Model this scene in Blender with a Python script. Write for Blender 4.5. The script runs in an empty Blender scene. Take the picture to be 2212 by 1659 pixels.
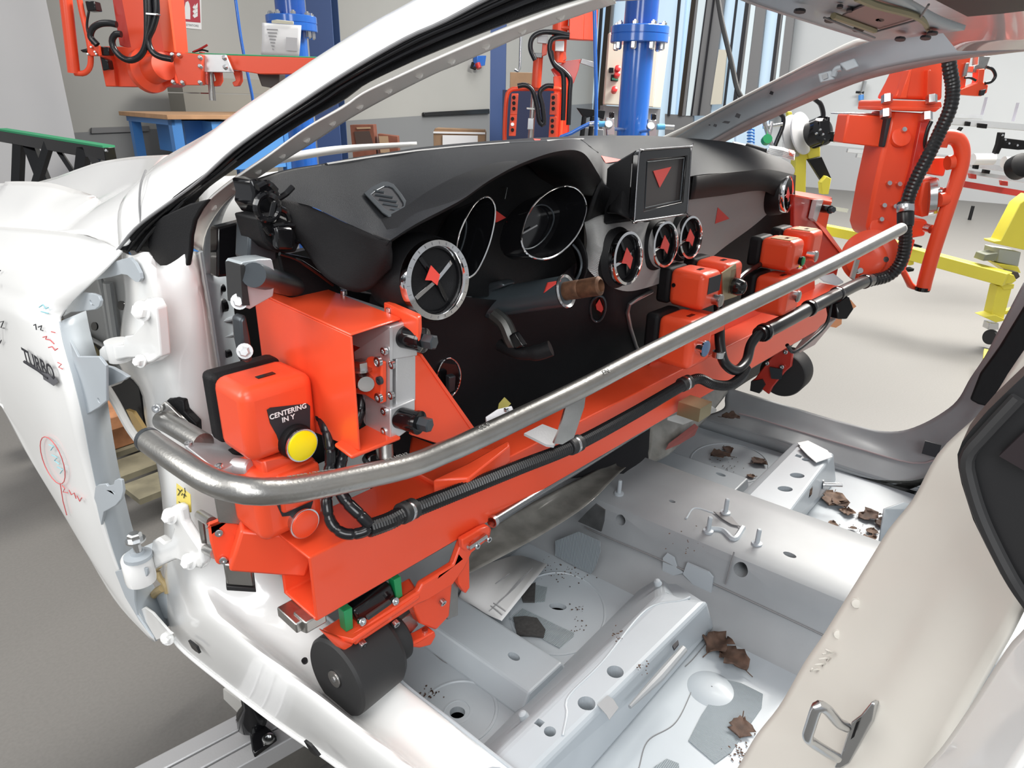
import bpy, math, random
from mathutils import Vector as V, Matrix as M3
from mathutils.geometry import tessellate_polygon
random.seed(7)
SC = bpy.context.scene; COL = SC.collection
# ---------------------------------------------------------------- camera
CX, CY, F = 1106.0, 829.5, 1480.0
XD = V(((2400-CX)/F, (CY-248)/F, 1)).normalized()
H2 = V(((-797-CX)/F, (CY-179)/F, 1)).normalized()
UD = XD.cross(H2).normalized()
if UD.y < 0: UD = -UD
YD = XD.cross(UD).normalized()
if YD.z < 0: YD = -YD
CAM = V((-1.1803, -0.5764, 1.4))
def w2(v): return V((XD.dot(v), YD.dot(v), UD.dot(v)))
right, up, fwd = w2(V((1,0,0))), w2(V((0,1,0))), w2(V((0,0,1)))
cd = bpy.data.cameras.new('camera'); cam = bpy.data.objects.new('camera', cd); COL.objects.link(cam)
cd.sensor_fit = 'HORIZONTAL'; cd.sensor_width = 36; cd.lens = 36*F/2212; cd.clip_start = .02; cd.clip_end = 200
m = M3.Identity(4)
for i in range(3):
    m[i][0] = right[i]; m[i][1] = up[i]; m[i][2] = -fwd[i]; m[i][3] = CAM[i]
cam.matrix_world = m; SC.camera = cam
# ---------------------------------------------------------------- light, exposure
SC.view_settings.view_transform = 'Standard'; SC.view_settings.look = 'None'
SC.view_settings.gamma = 1; SC.view_settings.use_curve_mapping = False
SC.view_settings.exposure = 0.0
wd = bpy.data.worlds.new('hall_air'); SC.world = wd; wd.use_nodes = True
wd.node_tree.nodes['Background'].inputs[0].default_value = (.93,.96,1,1)
wd.node_tree.nodes['Background'].inputs[1].default_value = .46
def area(name, loc, target, sx, sy, power, col=(1,1,1)):
    l = bpy.data.lights.new(name, 'AREA'); l.shape = 'RECTANGLE'; l.size = sx; l.size_y = sy; l.energy = power; l.color = col
    o = bpy.data.objects.new(name, l); COL.objects.link(o); o.location = loc
    o.rotation_euler = (V(target)-V(loc)).to_track_quat('-Z','Y').to_euler(); return o
area('hall_lamp', (-2.6,-1.0,5.0), (-.8,.2,.9), 2.6, 2.6, 110, (1,.98,.95))
area('window_daylight', (-2.5,-2.3,2.5), (-.5,0,1.0), 1.8, 1.4, 62, (.97,.99,1))
area('window_daylight', (-3.1,1.7,2.6), (-.7,-.2,1.0), 1.8, 1.4, 62, (1,.985,.95))
area('hall_lamp', (-3.0,4.6,5.8), (-1.6,8.0,.8), 2, 3, 70, (1,.98,.95))
area('hall_lamp', (6.2,-.4,5.6), (5.0,-.9,0), 4, 4, 1650, (1,.97,.91))
area('hall_lamp', (8.5,5.0,6.0), (10.5,4.5,1.0), 4, 4, 260, (1,.99,.97))
# ---------------------------------------------------------------- pixel -> place
def ray(px, py): return w2(V(((px-CX)/F, (CY-py)/F, 1)))
def P(px, py, X=None, Y=None, Z=None, D=None):
    r = ray(px, py)
    if X is not None: t = (X-CAM.x)/r.x
    elif Y is not None: t = (Y-CAM.y)/r.y
    elif Z is not None: t = (Z-CAM.z)/r.z
    else: t = D
    return CAM + r*t
def PX(L, X=None): return [P(p[0],p[1],X=p[2] if len(p)>2 else X) for p in L]
def PY(L, Y=None): return [P(p[0],p[1],Y=p[2] if len(p)>2 else Y) for p in L]
def PZ(L, Z=None): return [P(p[0],p[1],Z=p[2] if len(p)>2 else Z) for p in L]
def PD(L, D=None): return [P(p[0],p[1],D=p[2] if len(p)>2 else D) for p in L]
def PN(L, o, n):                       # points on the plane through o with normal n
    out = []
    for p in L:
        r = ray(p[0], p[1]); out.append(CAM + r*((o-CAM).dot(n)/r.dot(n)))
    return out
def cr(pts, n):                        # smooth curve through points, n evenly spaced samples
    pts = [V(p) for p in pts]
    if len(pts) == 2: return [pts[0].lerp(pts[1], i/(n-1)) for i in range(n)]
    Q = [pts[0]*2-pts[1]] + pts + [pts[-1]*2-pts[-2]]; fine = []
    for i in range(len(pts)-1):
        a,b,c,d = Q[i:i+4]
        for k in range(16):
            t = k/16; fine.append(.5*((2*b)+(c-a)*t+(2*a-5*b+4*c-d)*t*t+(3*b-a-3*c+d)*t**3))
    fine.append(pts[-1]); return even(fine, n)
def even(fine, n):
    L = [0]
    for i in range(1, len(fine)): L.append(L[-1]+(fine[i]-fine[i-1]).length)
    out = []; j = 0
    for k in range(n):
        s = L[-1]*k/(n-1)
        while j < len(L)-2 and L[j+1] < s: j += 1
        d = L[j+1]-L[j]; out.append(fine[j].lerp(fine[j+1], 0 if d < 1e-9 else min(1,max(0,(s-L[j])/d))))
    return out
# ---------------------------------------------------------------- materials
MATS = {}
def mat(name, col, rough=.5, metal=0, coat=0, noise=0, scale=20, bump=0, bscale=200, spec=.5, col2=None, wave=None, trans=0, emit=0, aniso=0):
    if name in MATS: return MATS[name]
    mt = bpy.data.materials.new(name); mt.use_nodes = True; nt = mt.node_tree; b = nt.nodes['Principled BSDF']
    b.inputs['Base Color'].default_value = (*col,1); b.inputs['Roughness'].default_value = rough
    b.inputs['Metallic'].default_value = metal; b.inputs['Specular IOR Level'].default_value = spec
    if coat: b.inputs['Coat Weight'].default_value = coat; b.inputs['Coat Roughness'].default_value = .06
    if trans: b.inputs['Transmission Weight'].default_value = trans
    if emit: b.inputs['Emission Color'].default_value = (*col,1); b.inputs['Emission Strength'].default_value = emit
    tc = nt.nodes.new('ShaderNodeTexCoord')
    if noise:
        n = nt.nodes.new('ShaderNodeTexNoise'); n.inputs['Scale'].default_value = scale; n.inputs['Detail'].default_value = 5
        nt.links.new(tc.outputs['Object'], n.inputs['Vector'])
        r = nt.nodes.new('ShaderNodeValToRGB'); r.color_ramp.elements[0].position = .35; r.color_ramp.elements[1].position = .65
        c2 = col2 or tuple(max(0,c*(1-noise)) for c in col)
        r.color_ramp.elements[0].color = (*c2,1); r.color_ramp.elements[1].color = (*col,1)
        nt.links.new(n.outputs['Fac'], r.inputs['Fac']); nt.links.new(r.outputs['Color'], b.inputs['Base Color'])
    if bump:
        if wave:
            n = nt.nodes.new('ShaderNodeTexWave'); n.bands_direction = wave; n.inputs['Scale'].default_value = bscale; h = n.outputs['Fac']
        else:
            n = nt.nodes.new('ShaderNodeTexNoise'); n.inputs['Scale'].default_value = bscale; n.inputs['Detail'].default_value = 3; h = n.outputs['Fac']
        nt.links.new(tc.outputs['Object'], n.inputs['Vector'])
        bp = nt.nodes.new('ShaderNodeBump'); bp.inputs['Strength'].default_value = bump; bp.inputs['Distance'].default_value = .002
        nt.links.new(h, bp.inputs['Height']); nt.links.new(bp.outputs['Normal'], b.inputs['Normal'])
    MATS[name] = mt; return mt
WHITE = mat('white_body_paint', (.86,.86,.85), .22, coat=.6)
CREAM = mat('pale_inner_paint', (.86,.84,.80), .35, coat=.2, noise=.06, scale=9)
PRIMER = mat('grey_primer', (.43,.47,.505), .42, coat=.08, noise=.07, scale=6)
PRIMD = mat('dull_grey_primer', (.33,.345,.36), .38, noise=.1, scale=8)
BLACK = mat('black_plastic', (.009,.009,.010), .5, spec=.2, bump=.25, bscale=900)
GLOSSB = mat('gloss_black', (.006,.006,.007), .12)
SKIN = mat('charcoal_dash_skin', (.019,.020,.023), .5, spec=.14, bump=.45, bscale=1400)
RUBBER = mat('black_rubber', (.02,.02,.021), .55)
TAPEB = mat('spiral_wrap', (.009,.009,.011), .22)
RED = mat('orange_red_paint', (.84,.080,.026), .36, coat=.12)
RED2 = mat('deep_red_paint', (.50,.035,.022), .28, coat=.4)  # deeper red; shade put into it on rear, side and far guard faces
STEEL = mat('brushed_steel', (.47,.46,.44), .33, 1, noise=.12, scale=30, bump=.12, bscale=300)
ALU = mat('machined_aluminium', (.64,.64,.65), .42, .65, bump=.08, bscale=250)
CHROME = mat('chrome', (.75,.75,.76), .08, 1)
BOLT = mat('zinc_bolt', (.62,.63,.64), .25, 1)
GUN = mat('gunmetal', (.07,.08,.09), .35, .6)
YEL = mat('yellow_button', (.95,.80,.0), .35)
YPAINT = mat('yellow_paint', (.75,.66,.07), .4, noise=.08, scale=3)
BLUEP = mat('blue_gloss_paint', (.018,.13,.52), .22, coat=.5)
BLUEB = mat('bench_blue', (.07,.25,.62), .4)
NAVY = mat('navy_paint', (.03,.06,.15), .4)
TRI = mat('red_sticker', (.62,.06,.05), .5)
WOOD = mat('raw_wood', (.45,.20,.09), .7, noise=.4, scale=14)
OAK = mat('beech_top', (.55,.31,.16), .5, noise=.15, scale=8)
PALLET = mat('grey_pallet_wood', (.20,.18,.12), .8, noise=.35, scale=12)
CARD = mat('cardboard', (.30,.19,.11), .8, noise=.12, scale=9)
PAPER = mat('white_paper', (.78,.78,.78), .7)
PRINT = mat('grey_print', (.35,.35,.36), .7)
INK = mat('black_ink', (.02,.02,.025), .6)
INKR = mat('red_ink', (.62,.12,.12), .6)
INKB = mat('teal_ink', (.25,.55,.62), .6)
GREEN = mat('green_plastic', (.01,.27,.09), .4)
GRIP = mat('green_felt', (.04,.30,.14), .8)
LEAF = mat('dry_leaf', (.11,.062,.042), .75, noise=.5, scale=60)
LEAF2 = mat('pale_dry_leaf', (.20,.12,.08), .75, noise=.5, scale=60)
FOAM = mat('charcoal_foam', (.055,.053,.052), .9, noise=.3, scale=150)
DUCT = mat('silver_duct_tape', (.40,.45,.48), .4, .3, bump=.8, bscale=120, wave='Y')
WALLM = mat('hall_wall_panel', (.42,.415,.39), .6, noise=.03, scale=1.5)
WALLR = mat('hall_wall_panel_pale', (.54,.56,.57), .6, noise=.03, scale=1.5)
DADO = mat('grey_dado_paint', (.23,.235,.24), .45)
FLOORM = mat('grey_resin_floor', (.145,.139,.131), .5, noise=.10, scale=120, bump=.03, bscale=60)
BEIGE = mat('beige_cabinet', (.66,.62,.52), .45)
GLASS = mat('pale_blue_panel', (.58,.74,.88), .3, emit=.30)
MULL = mat('grey_frame', (.20,.20,.205), .45)
# ---------------------------------------------------------------- objects
def tag(o, label=None, cat=None, group=None, kind=None):
    if label: o['label'] = label
    if cat: o['category'] = cat
    if group: o['group'] = group
    if kind: o['kind'] = kind
    return o
def root(name, loc, label, cat, group=None):
    o = bpy.data.objects.new(name, None); COL.objects.link(o); o.location = loc; o.empty_display_size = .05
    bpy.context.view_layer.update()
    return tag(o, label, cat, group)
def wloc(o):
    v = V((0,0,0))
    while o: v += o.location; o = o.parent
    return v
class MB:
    def __init__(s): s.v = []; s.f = []; s.mi = []
    def add(s, vs, fs):
        n = len(s.v); s.v += [V(p) for p in vs]; s.f += [tuple(i+n for i in f) for f in fs]; return s
    def box(s, c, sz, ax=None):
        X,Y,Z = ax or (V((1,0,0)),V((0,1,0)),V((0,0,1))); c = V(c); a,b,d = sz[0]/2,sz[1]/2,sz[2]/2
        vs = [c+X*(a*i)+Y*(b*j)+Z*(d*k) for k in (-1,1) for j in (-1,1) for i in (-1,1)]
        return s.add(vs, [(0,2,3,1),(4,5,7,6),(0,1,5,4),(2,6,7,3),(0,4,6,2),(1,3,7,5)])
    def prism(s, pts, vec):
        pts = [V(p) for p in pts]; n = len(pts); vec = V(vec)
        vs = pts+[p+vec for p in pts]
        tri = tessellate_polygon([pts])
        fs = [tuple(t) for t in tri]+[tuple(i+n for i in reversed(t)) for t in tri]
        fs += [(i,(i+1)%n,(i+1)%n+n,i+n) for i in range(n)]
        return s.add(vs, fs)
    def plate(s, outer, holes, vec):
        loops = [[V(p) for p in outer]]+[[V(p) for p in h] for h in holes]; vec = V(vec)
        allp = [p for l in loops for p in l]; n = len(allp); tri = tessellate_polygon(loops)
        fs = [tuple(t) for t in tri]+[tuple(i+n for i in reversed(t)) for t in tri]; k = 0
        for l in loops:
            m = len(l); fs += [(k+i,k+(i+1)%m,k+(i+1)%m+n,k+i+n) for i in range(m)]; k += m
        return s.add(allp+[p+vec for p in allp], fs)
    def tube(s, pts, r, n=12, caps=True, closed=False):
        pts = [V(p) for p in pts]; m = len(pts); vs = []; fs = []
        R = r if isinstance(r,(list,tuple)) else [r]*m
        T = []
        for i in range(m):
            a = pts[i-1] if (i or closed) else pts[i]; b = pts[(i+1)%m] if (i < m-1 or closed) else pts[i]
            T.append((b-a).normalized())
        nrm = T[0].orthogonal().normalized()
        for i in range(m):
            nrm = (nrm-T[i]*nrm.dot(T[i]))
            nrm = nrm.normalized() if nrm.length > 1e-6 else T[i].orthogonal().normalized()
            bn = T[i].cross(nrm)
            for k in range(n):
                a = 2*math.pi*k/n; vs.append(pts[i]+(nrm*math.cos(a)+bn*math.sin(a))*R[i])
        for i in range(m if closed else m-1):
            j = (i+1)%m
            for k in range(n): fs.append((i*n+k,i*n+(k+1)%n,j*n+(k+1)%n,j*n+k))
        if caps and not closed: fs += [tuple(range(n-1,-1,-1)), tuple(range((m-1)*n,m*n))]
        return s.add(vs, fs)
    def cyl(s, p0, p1, r0, r1=None, n=24):
        return s.tube([p0,p1], [r0, r0 if r1 is None else r1], n)
    def lathe(s, o, ax, prof, n=32, caps=True):
        o = V(o); ax = V(ax).normalized(); e = ax.orthogonal().normalized(); g = ax.cross(e); vs = []; fs = []
        for r,h in prof:
            for k in range(n):
                a = 2*math.pi*k/n; vs.append(o+ax*h+(e*math.cos(a)+g*math.sin(a))*r)
        for i in range(len(prof)-1):
            for k in range(n): fs.append((i*n+k,i*n+(k+1)%n,(i+1)*n+(k+1)%n,(i+1)*n+k))
        if caps: fs += [tuple(range(n-1,-1,-1)), tuple(range((len(prof)-1)*n,len(prof)*n))]
        return s.add(vs, fs)
    def grid(s, rows, cu=False):
        n = len(rows[0]); vs = [p for r in rows for p in r]; fs = []
        for i in range(len(rows)-1):
            for k in range(n if cu else n-1): fs.append((i*n+k,i*n+(k+1)%n,(i+1)*n+(k+1)%n,(i+1)*n+k))
        return s.add(vs, fs)
    def loft(s, curves, n=32, m=4, lin=False):
        cs = [cr(c, n) for c in curves]
        if lin or len(cs) == 2: rows = cs
        else:
            rows = []; k = (len(cs)-1)*m+1; colm = [cr([c[i] for c in cs], k) for i in range(n)]
            rows = [[colm[i][j] for i in range(n)] for j in range(k)]
        return s.grid(rows)
    def hexb(s, p, ax, r=.006, h=.005, wr=None):   # bolt head on a washer
        p = V(p); ax = V(ax).normalized()
        s.lathe(p, ax, [(wr or r*1.5,0),(wr or r*1.5,h*.25)], 16); s.lathe(p, ax, [(r,h*.2),(r,h),(r*.75,h*1.15)], 6); return s
    def cap(s, p, ax, r=.006, h=.006):              # socket cap screw
        s.lathe(p, ax, [(r,0),(r,h),(r*.85,h*1.1),(r*.5,h*1.1),(r*.45,h*.5)], 16); return s
    def build(s, name, mt, parent=None, smooth=35, bevel=0, solid=0, seg=2, off=-1, label=None):
        me = bpy.data.meshes.new(name); base = wloc(parent) if parent else V((0,0,0))
        me.from_pydata([tuple(p-base) for p in s.v], [], s.f); me.validate(); me.update()
        me.materials.append(mt)
        import bmesh
        bm = bmesh.new(); bm.from_mesh(me); bmesh.ops.remove_doubles(bm, verts=bm.verts, dist=1e-6); bmesh.ops.recalc_face_normals(bm, faces=bm.faces); bm.to_mesh(me); bm.free()
        if smooth:
            for p in me.polygons: p.use_smooth = True
            me.set_sharp_from_angle(angle=math.radians(smooth))
        o = bpy.data.objects.new(name, me); COL.objects.link(o)
        if parent: o.parent = parent
        if solid:
            d = o.modifiers.new('thick','SOLIDIFY'); d.thickness = solid; d.offset = off
        if bevel:
            d = o.modifiers.new('edge','BEVEL'); d.width = bevel; d.segments = seg; d.limit_method = 'ANGLE'; d.angle_limit = math.radians(40)
        if label: o['label'] = label
        return o
def each(b, name, mt, par=None, **k):              # one object per separate piece
    n = len(b.v); up_ = list(range(n))
    def find(i):
        while up_[i] != i: up_[i] = up_[up_[i]]; i = up_[i]
        return i
    for f in b.f:
        r = find(f[0])
        for i in f[1:]: up_[find(i)] = r
    gr = {}
    for f in b.f: gr.setdefault(find(f[0]), []).append(f)
    out = []
    for fs in gr.values():
        ids = sorted({i for f in fs for i in f}); mp = {i: j for j,i in enumerate(ids)}; q = MB()
        q.v = [b.v[i] for i in ids]; q.f = [tuple(mp[i] for i in f) for f in fs]; out.append(q.build(name, mt, par, **k))
    return out
def circ(c, a, b, r, n=20, r2=None):               # circle around c in the plane of unit vectors a, b
    return [V(c)+V(a)*(r*math.cos(2*math.pi*k/n))+V(b)*((r2 or r)*math.sin(2*math.pi*k/n)) for k in range(n)]
def cut(o, cutter):                                 # real holes: boolean difference, then the cutter goes
    me = bpy.data.meshes.new('c'); base = wloc(o); me.from_pydata([tuple(p-base) for p in cutter.v], [], cutter.f); me.update()
    import bmesh
    bm = bmesh.new(); bm.from_mesh(me); bmesh.ops.recalc_face_normals(bm, faces=bm.faces); bm.to_mesh(me); bm.free()
    c = bpy.data.objects.new('c', me); COL.objects.link(c); c.parent = o.parent
    if o.parent: c.location = (0,0,0)
    d = o.modifiers.new('holes','BOOLEAN'); d.operation = 'DIFFERENCE'; d.object = c; d.solver = 'EXACT'; d.use_self = True
    bpy.context.view_layer.update(); dg = bpy.context.evaluated_depsgraph_get()
    nm = bpy.data.meshes.new_from_object(o.evaluated_get(dg)); old = o.data
    o.modifiers.clear(); o.data = nm; nm.name = o.name
    bpy.data.objects.remove(c, do_unlink=True); bpy.data.meshes.remove(old); return o
def text(s, name, mt, parent, o, ax, ay, size, align='CENTER', depth=.0004, bold=False, label=None):
    c = bpy.data.curves.new('t','FONT'); c.body = s; c.size = size; c.align_x = align; c.align_y = 'CENTER'; c.extrude = depth/2; c.resolution_u = 3
    if bold: c.offset = size*.018
    t = bpy.data.objects.new('t', c); COL.objects.link(t); bpy.context.view_layer.update()
    me = bpy.data.meshes.new_from_object(t.evaluated_get(bpy.context.evaluated_depsgraph_get()))
    bpy.data.objects.remove(t, do_unlink=True)
    ax = V(ax).normalized(); az = ax.cross(V(ay)).normalized(); ay = az.cross(ax); base = wloc(parent) if parent else V((0,0,0))
    for v in me.vertices: v.co = V(o)+ax*v.co.x+ay*v.co.y+az*v.co.z-base
    me.name = name; me.materials.clear(); me.materials.append(mt)
    ob = bpy.data.objects.new(name, me); COL.objects.link(ob)
    if parent: ob.parent = parent
    if label: ob['label'] = label
    return ob
XA, YA, ZA = V((1,0,0)), V((0,1,0)), V((0,0,1))
# ================================================================ HALL
YW, XW = 8.5, 13.0
f_ = MB().box((5.0,1.5,-.05),(17,15,.1)).build('floor', FLOORM); tag(f_, kind='structure')
def struct(o): return tag(o, kind='structure')
wf = struct(MB().prism([V((-3.5,YW,0)),V((XW,YW,0)),V((XW,YW,6.5)),V((-3.5,YW,6.5))], (0,.1,0)).build('wall_front', WALLM))
wr = struct(MB().prism([V((XW,-6,0)),V((XW,YW,0)),V((XW,YW,6.5)),V((XW,-6,6.5))], (.1,0,0)).build('wall_right', WALLR))
# painted lower wall bands and rails
struct(MB().prism(PY([(150,287),(300,280),(700,264),(1000,244),(1300,222),(1300,420),(700,480),(150,520)],YW-.005), (0,-.004,0)).build('trim_1', DADO))
struct(MB().prism(PY([(196,276),(320,272),(320,283),(196,288)],YW-.01), (0,-.03,0)).build('trim_2', MULL))
struct(MB().prism(PX([(1690,306),(1772,312),(1908,324),(2087,338),(2330,358),(2330,470),(1908,420),(1690,400)],XW-.005), (-.004,0,0)).build('trim_3', mat('pale_dado',(.40,.41,.42),.45)))
cp = P(131,150,D=6.3)
cx0, cy0 = cp.x, cp.y; cy1 = P(190,150,X=cx0).y
struct(MB().box(((cx0-3.5+cx0)/2+.0,(cy0+max(cy1,cy0+.3))/2,3.0),(3.5,max(.3,cy1-cy0),6.0)).build('wall_left', mat('hall_wall_near',(.45,.45,.46),.6,noise=.03,scale=1.5)))
# ================================================================ CAR BODY
car = root('car_body', (0,.2,.35), 'bare white car body shell without doors or windscreen', 'car body')
def sheet(name, curves, mt, n=40, m=4, solid=.004, off=-1, lin=False, par=None, smooth=40, label=None):
    return MB().loft(curves, n, m, lin).build(name, mt, par or car, smooth=smooth, solid=solid, off=off, label=label)
# ---- fender: side below the crease, top above it
E0 = PX([(262,541,-.815),(225,580,-.835),(165,640,-.855),(134,674,-.865),(127,695,-.87),(137,745,-.875),(158,820,-.88),(177,900,-.88),(194,990,-.875),(214,1080,-.87),(244,1190,-.86),(285,1295,-.845),(337,1385,-.83)])
Em = PX([(130,500,-.80),(70,560,-.845),(40,610,-.865),(20,640,-.872),(15,665,-.88),(30,730,-.885),(60,830,-.89),(90,920,-.89),(120,1020,-.885),(155,1110,-.88),(200,1210,-.868),(262,1300,-.85),(334,1386,-.832)])
E1 = PX([(-170,480,-.78),(-170,540,-.83),(-170,600,-.862),(-150,640,-.872),(-130,660,-.88),(-100,720,-.885),(-55,800,-.888),(-5,865,-.888),(55,975,-.886),(112,1070,-.88),(178,1180,-.868),(250,1300,-.85),(330,1387,-.832)])
fender = sheet('fender', [E0,Em,E1], WHITE, n=60, m=8, solid=.003)
E0b = [p+V((.045,.03,0)) for p in E0]
sheet('fender_return_flange', [E0[4:],E0b[4:]], PRIMER, n=50, solid=.0015)
T0 = PX([(-150,415,-.30),(0,408,-.36),(100,388,-.40),(165,366,-.42),(215,350,-.45),(285,339,-.52),(368,334,-.66)])
T1 = PX([(-150,470,-.55),(0,458,-.58),(100,446,-.60),(180,432,-.62),(240,412,-.65),(300,385,-.70),(345,358,-.71)])
T2 = PX([(-160,520,-.70),(0,515,-.72),(90,508,-.73),(170,470,-.74),(230,445,-.75),(290,420,-.76),(330,395,-.75)])
T3 = [E1[0],Em[0]]+PX([(200,512,-.80),(232,528,-.807),(255,537,-.812)])+[E0[0]]+PX([(304,480,-.79)])
sheet('fender_top', [T0,T1,T2,T3], WHITE, n=40, m=6, solid=.003)
# the raised bonnet corner with its dark shut line
ho = PX([(-160,395,-.55),(0,396,-.58),(14,392,-.59),(100,394,-.60),(170,412,-.62),(207,424,-.645)])
hu = PX([(-160,488,-.735),(0,502,-.745),(50,513,-.75),(86,509,-.745),(118,493,-.735),(152,466,-.71),(179,442,-.68),(207,425,-.646)])
hm = PX([(-160,440,-.66),(0,446,-.68),(60,448,-.69),(110,444,-.68),(165,430,-.66),(207,424.5,-.645)])
sheet('bonnet_corner', [ho,hm,hu], WHITE, n=40, m=5, solid=.012)
MB().tube([p+V((.0,.012,-.012)) for p in cr(hu,50)], .005, 8).build('bonnet_gap_shade', MULL, car)  # dark tube added for the shade in the gap under the edge
MB().tube(cr(PX([(315,368,-.752),(304,400,-.775),(301,440,-.785),(304,482,-.795)]),24), .0014, 6).build('fender_gap_seal', MULL, car)
# far bonnet strip that shows over the dashboard
bz = 1.262
MB().loft([PZ([(575,352,bz-.02),(640,340,bz-.02),(760,322,bz-.02),(880,312,bz-.02)]), PZ([(590,338,bz+.0),(640,327,bz),(740,314,bz),(900,306,bz)])],20).build('bonnet', WHITE, car, solid=.01)
# ---- A pillar: white outer face, black window seal, pale flange
PU = PX([(330,360,-.70),(365,334,-.685),(460,280,-.665),(554,216,-.64),(640,160,-.62),(739,95,-.60),(820,45,-.585),(899,0,-.572),(1000,-52,-.555)])
PW = PX([(256,541,-.812),(304,486,-.797),(422,402,-.765),(506,326,-.742),(608,253,-.714),(740,165,-.685),(869,89,-.658),(953,51,-.64),(1048,0,-.622),(1160,-50,-.60)])
PM = [a.lerp(b,.5)+V((-.022,-.004,.006)) for a,b in zip(cr(PU,20),cr(PW,20))]
sheet('outer_pillar', [PU,PM,PW], WHITE, n=50, m=6, solid=.004)
PB = PX([(330,545,-.782),(360,502,-.772),(408,452,-.76),(449,407,-.748),(506,366,-.733),(574,318,-.718),(658,262,-.698),(740,215,-.68),(784,184,-.67),(869,142,-.653),(936,112,-.64),(1038,70,-.62),(1122,38,-.604),(1206,9,-.588),(1300,-20,-.57)])
sheet('window_seal', [PW,[a.lerp(b,.33)+V((-.006,0,.002)) for a,b in zip(cr(PW,20),cr(PB,20))],[a.lerp(b,.45)+V((.004,0,0)) for a,b in zip(cr(PW,20),cr(PB,20))],PB], BLACK, n=60, m=4, solid=.004)
for t,r,mt in ((.36,.0022,GLOSSB),(.62,.0025,GLOSSB),(.06,.002,MULL)):
    MB().tube([a.lerp(b,t)+V((-.004,-.001,.001)) for a,b in zip(cr(PW,40),cr(PB,40))], r, 8).build('seal_lip', mt, car)
# black mirror triangle
tri = [(262,541),(300,505),(352,466),(408,440),(449,430),(432,452),(418,478),(411,510),(409,545),(404,573),(398,583),(375,587),(357,590),(346,583),(336,572),(328,555),(318,533),(296,532),(280,540),(268,546)]
MB().prism(PX(tri,-.786), (.006,0,0)).build('mirror_triangle', BLACK, car, bevel=.002)
PB2 = PX([(408,527,-.778),(413,500,-.774),(425,473,-.768),(449,432,-.752),(506,385,-.735),(574,338,-.72),(658,277,-.70),(740,230,-.682),(784,199,-.672),(869,159,-.655),(936,128,-.642),(1038,84,-.622),(1122,51,-.606),(1206,20,-.59),(1300,-10,-.57)])
PF = PX([(434,545,-.74),(441,505,-.735),(461,466,-.725),(492,428,-.71),(535,395,-.695),(600,352,-.675),(680,302,-.655),(751,255,-.638),(835,208,-.62),(936,157,-.60),(987,136,-.592),(1071,99,-.577),(1139,69,-.565),(1240,33,-.548),(1330,3,-.53)])
PBm = [a.lerp(b,.45)+V((-.008,-.002,.004)) for a,b in zip(cr(PB2,24),cr(PF,24))]
sheet('inner_pillar_flange', [PB2,PBm,PF], CREAM, n=60, m=6, solid=.002)
b = MB(); ff = cr(PF,60); bb = cr(PBm,60)
for i in range(6,58,4): p = ff[i].lerp(bb[i],.45); b.lathe(p, V((-.85,-.3,.3)), [(.005,-.002),(.0045,.0006),(.001,.001)], 10)
each(b, 'weld_spot', CREAM, car)
PI = PX([(478,590,-.70),(474,540,-.70),(474,490,-.70),(484,455,-.69),(502,425,-.68),(517,406,-.67)])
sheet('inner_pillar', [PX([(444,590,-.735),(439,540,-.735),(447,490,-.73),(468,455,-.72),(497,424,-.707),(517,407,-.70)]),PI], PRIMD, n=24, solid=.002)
# inner face of the hinge pillar seen past the flange
H0 = PX([(440,585,-.735),(448,640,-.73),(462,740,-.72),(478,850,-.71),(492,960,-.705),(505,1060,-.70)])
H1 = PX([(497,600,-.66),(505,690,-.655),(514,740,-.65),(517,800,-.65),(520,900,-.65),(524,1060,-.65)])
ip = sheet('inner_pillar_lower', [H0,H1], PRIMER, n=24, solid=.002)
b = MB()
for px,py,r in ((478,623,.006),(481,660,.010),(492,764,.006)):
    b.cyl(P(px,py,X=-.69)+V((-.003,0,0)), P(px,py,X=-.69)+V((.004,0,0)), r, n=14)
each(b, 'pillar_hole', GLOSSB, ip)
for yy in (690,724,910):
    MB().tube([P(462+(yy-690)*.1,yy+8,X=-.712),P(512+(yy-690)*.02,yy-4,X=-.652)], .0035, 8).build('pressing_rib', PRIMER, car)
# ---- hinge pillar and sill: one long pressing
R0 = PX([(262,545,-.80),(266,600,-.80),(270,650,-.795),(262,700,-.79),(258,790,-.79),(289,822,-.79),(306,850,-.79),(314,910,-.79),(335,990,-.79),(346,1050,-.79),(352,1110,-.79),(354,1165,-.79),(350,1220,-.79),(352,1280,-.79),(362,1340,-.80),(385,1392,-.80),(480,1472,-.79),(600,1563,-.785),(700,1632,-.78),(760,1675,-.78),(900,1775,-.78)])
R0b = PX([(285,552,-.812),(288,600,-.812),(291,650,-.81),(285,700,-.808),(285,790,-.806),(304,822,-.806),(318,850,-.806),(326,910,-.806),(348,990,-.806),(358,1050,-.806),(363,1110,-.806),(366,1165,-.806),(364,1220,-.806),(366,1270,-.806),(380,1318,-.81),(403,1345,-.815),(503,1420,-.812),(620,1508,-.806),(725,1588,-.80),(790,1635,-.797),(930,1740,-.79)])
R1 = PX([(318,545,-.815),(330,610,-.815),(340,680,-.812),(346,750,-.81),(350,830,-.808),(354,900,-.806),(368,980,-.806),(378,1050,-.806),(387,1120,-.806),(398,1180,-.806),(412,1230,-.806),(425,1270,-.812),(450,1310,-.814),(480,1340,-.815),(560,1405,-.81),(660,1480,-.802),(760,1560,-.796),(840,1620,-.79),(980,1730,-.785)])
R2 = PX([(352,575,-.80),(368,620,-.80),(376,690,-.798),(384,760,-.797),(392,830,-.796),(400,900,-.795),(410,980,-.794),(420,1050,-.793),(432,1120,-.792),(448,1180,-.79),(468,1240,-.788),(492,1290,-.785),(530,1340,-.78),(590,1395,-.772),(680,1470,-.765),(780,1550,-.76),(860,1610,-.755),(960,1690,-.75),(1060,1770,-.745)])
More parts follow.
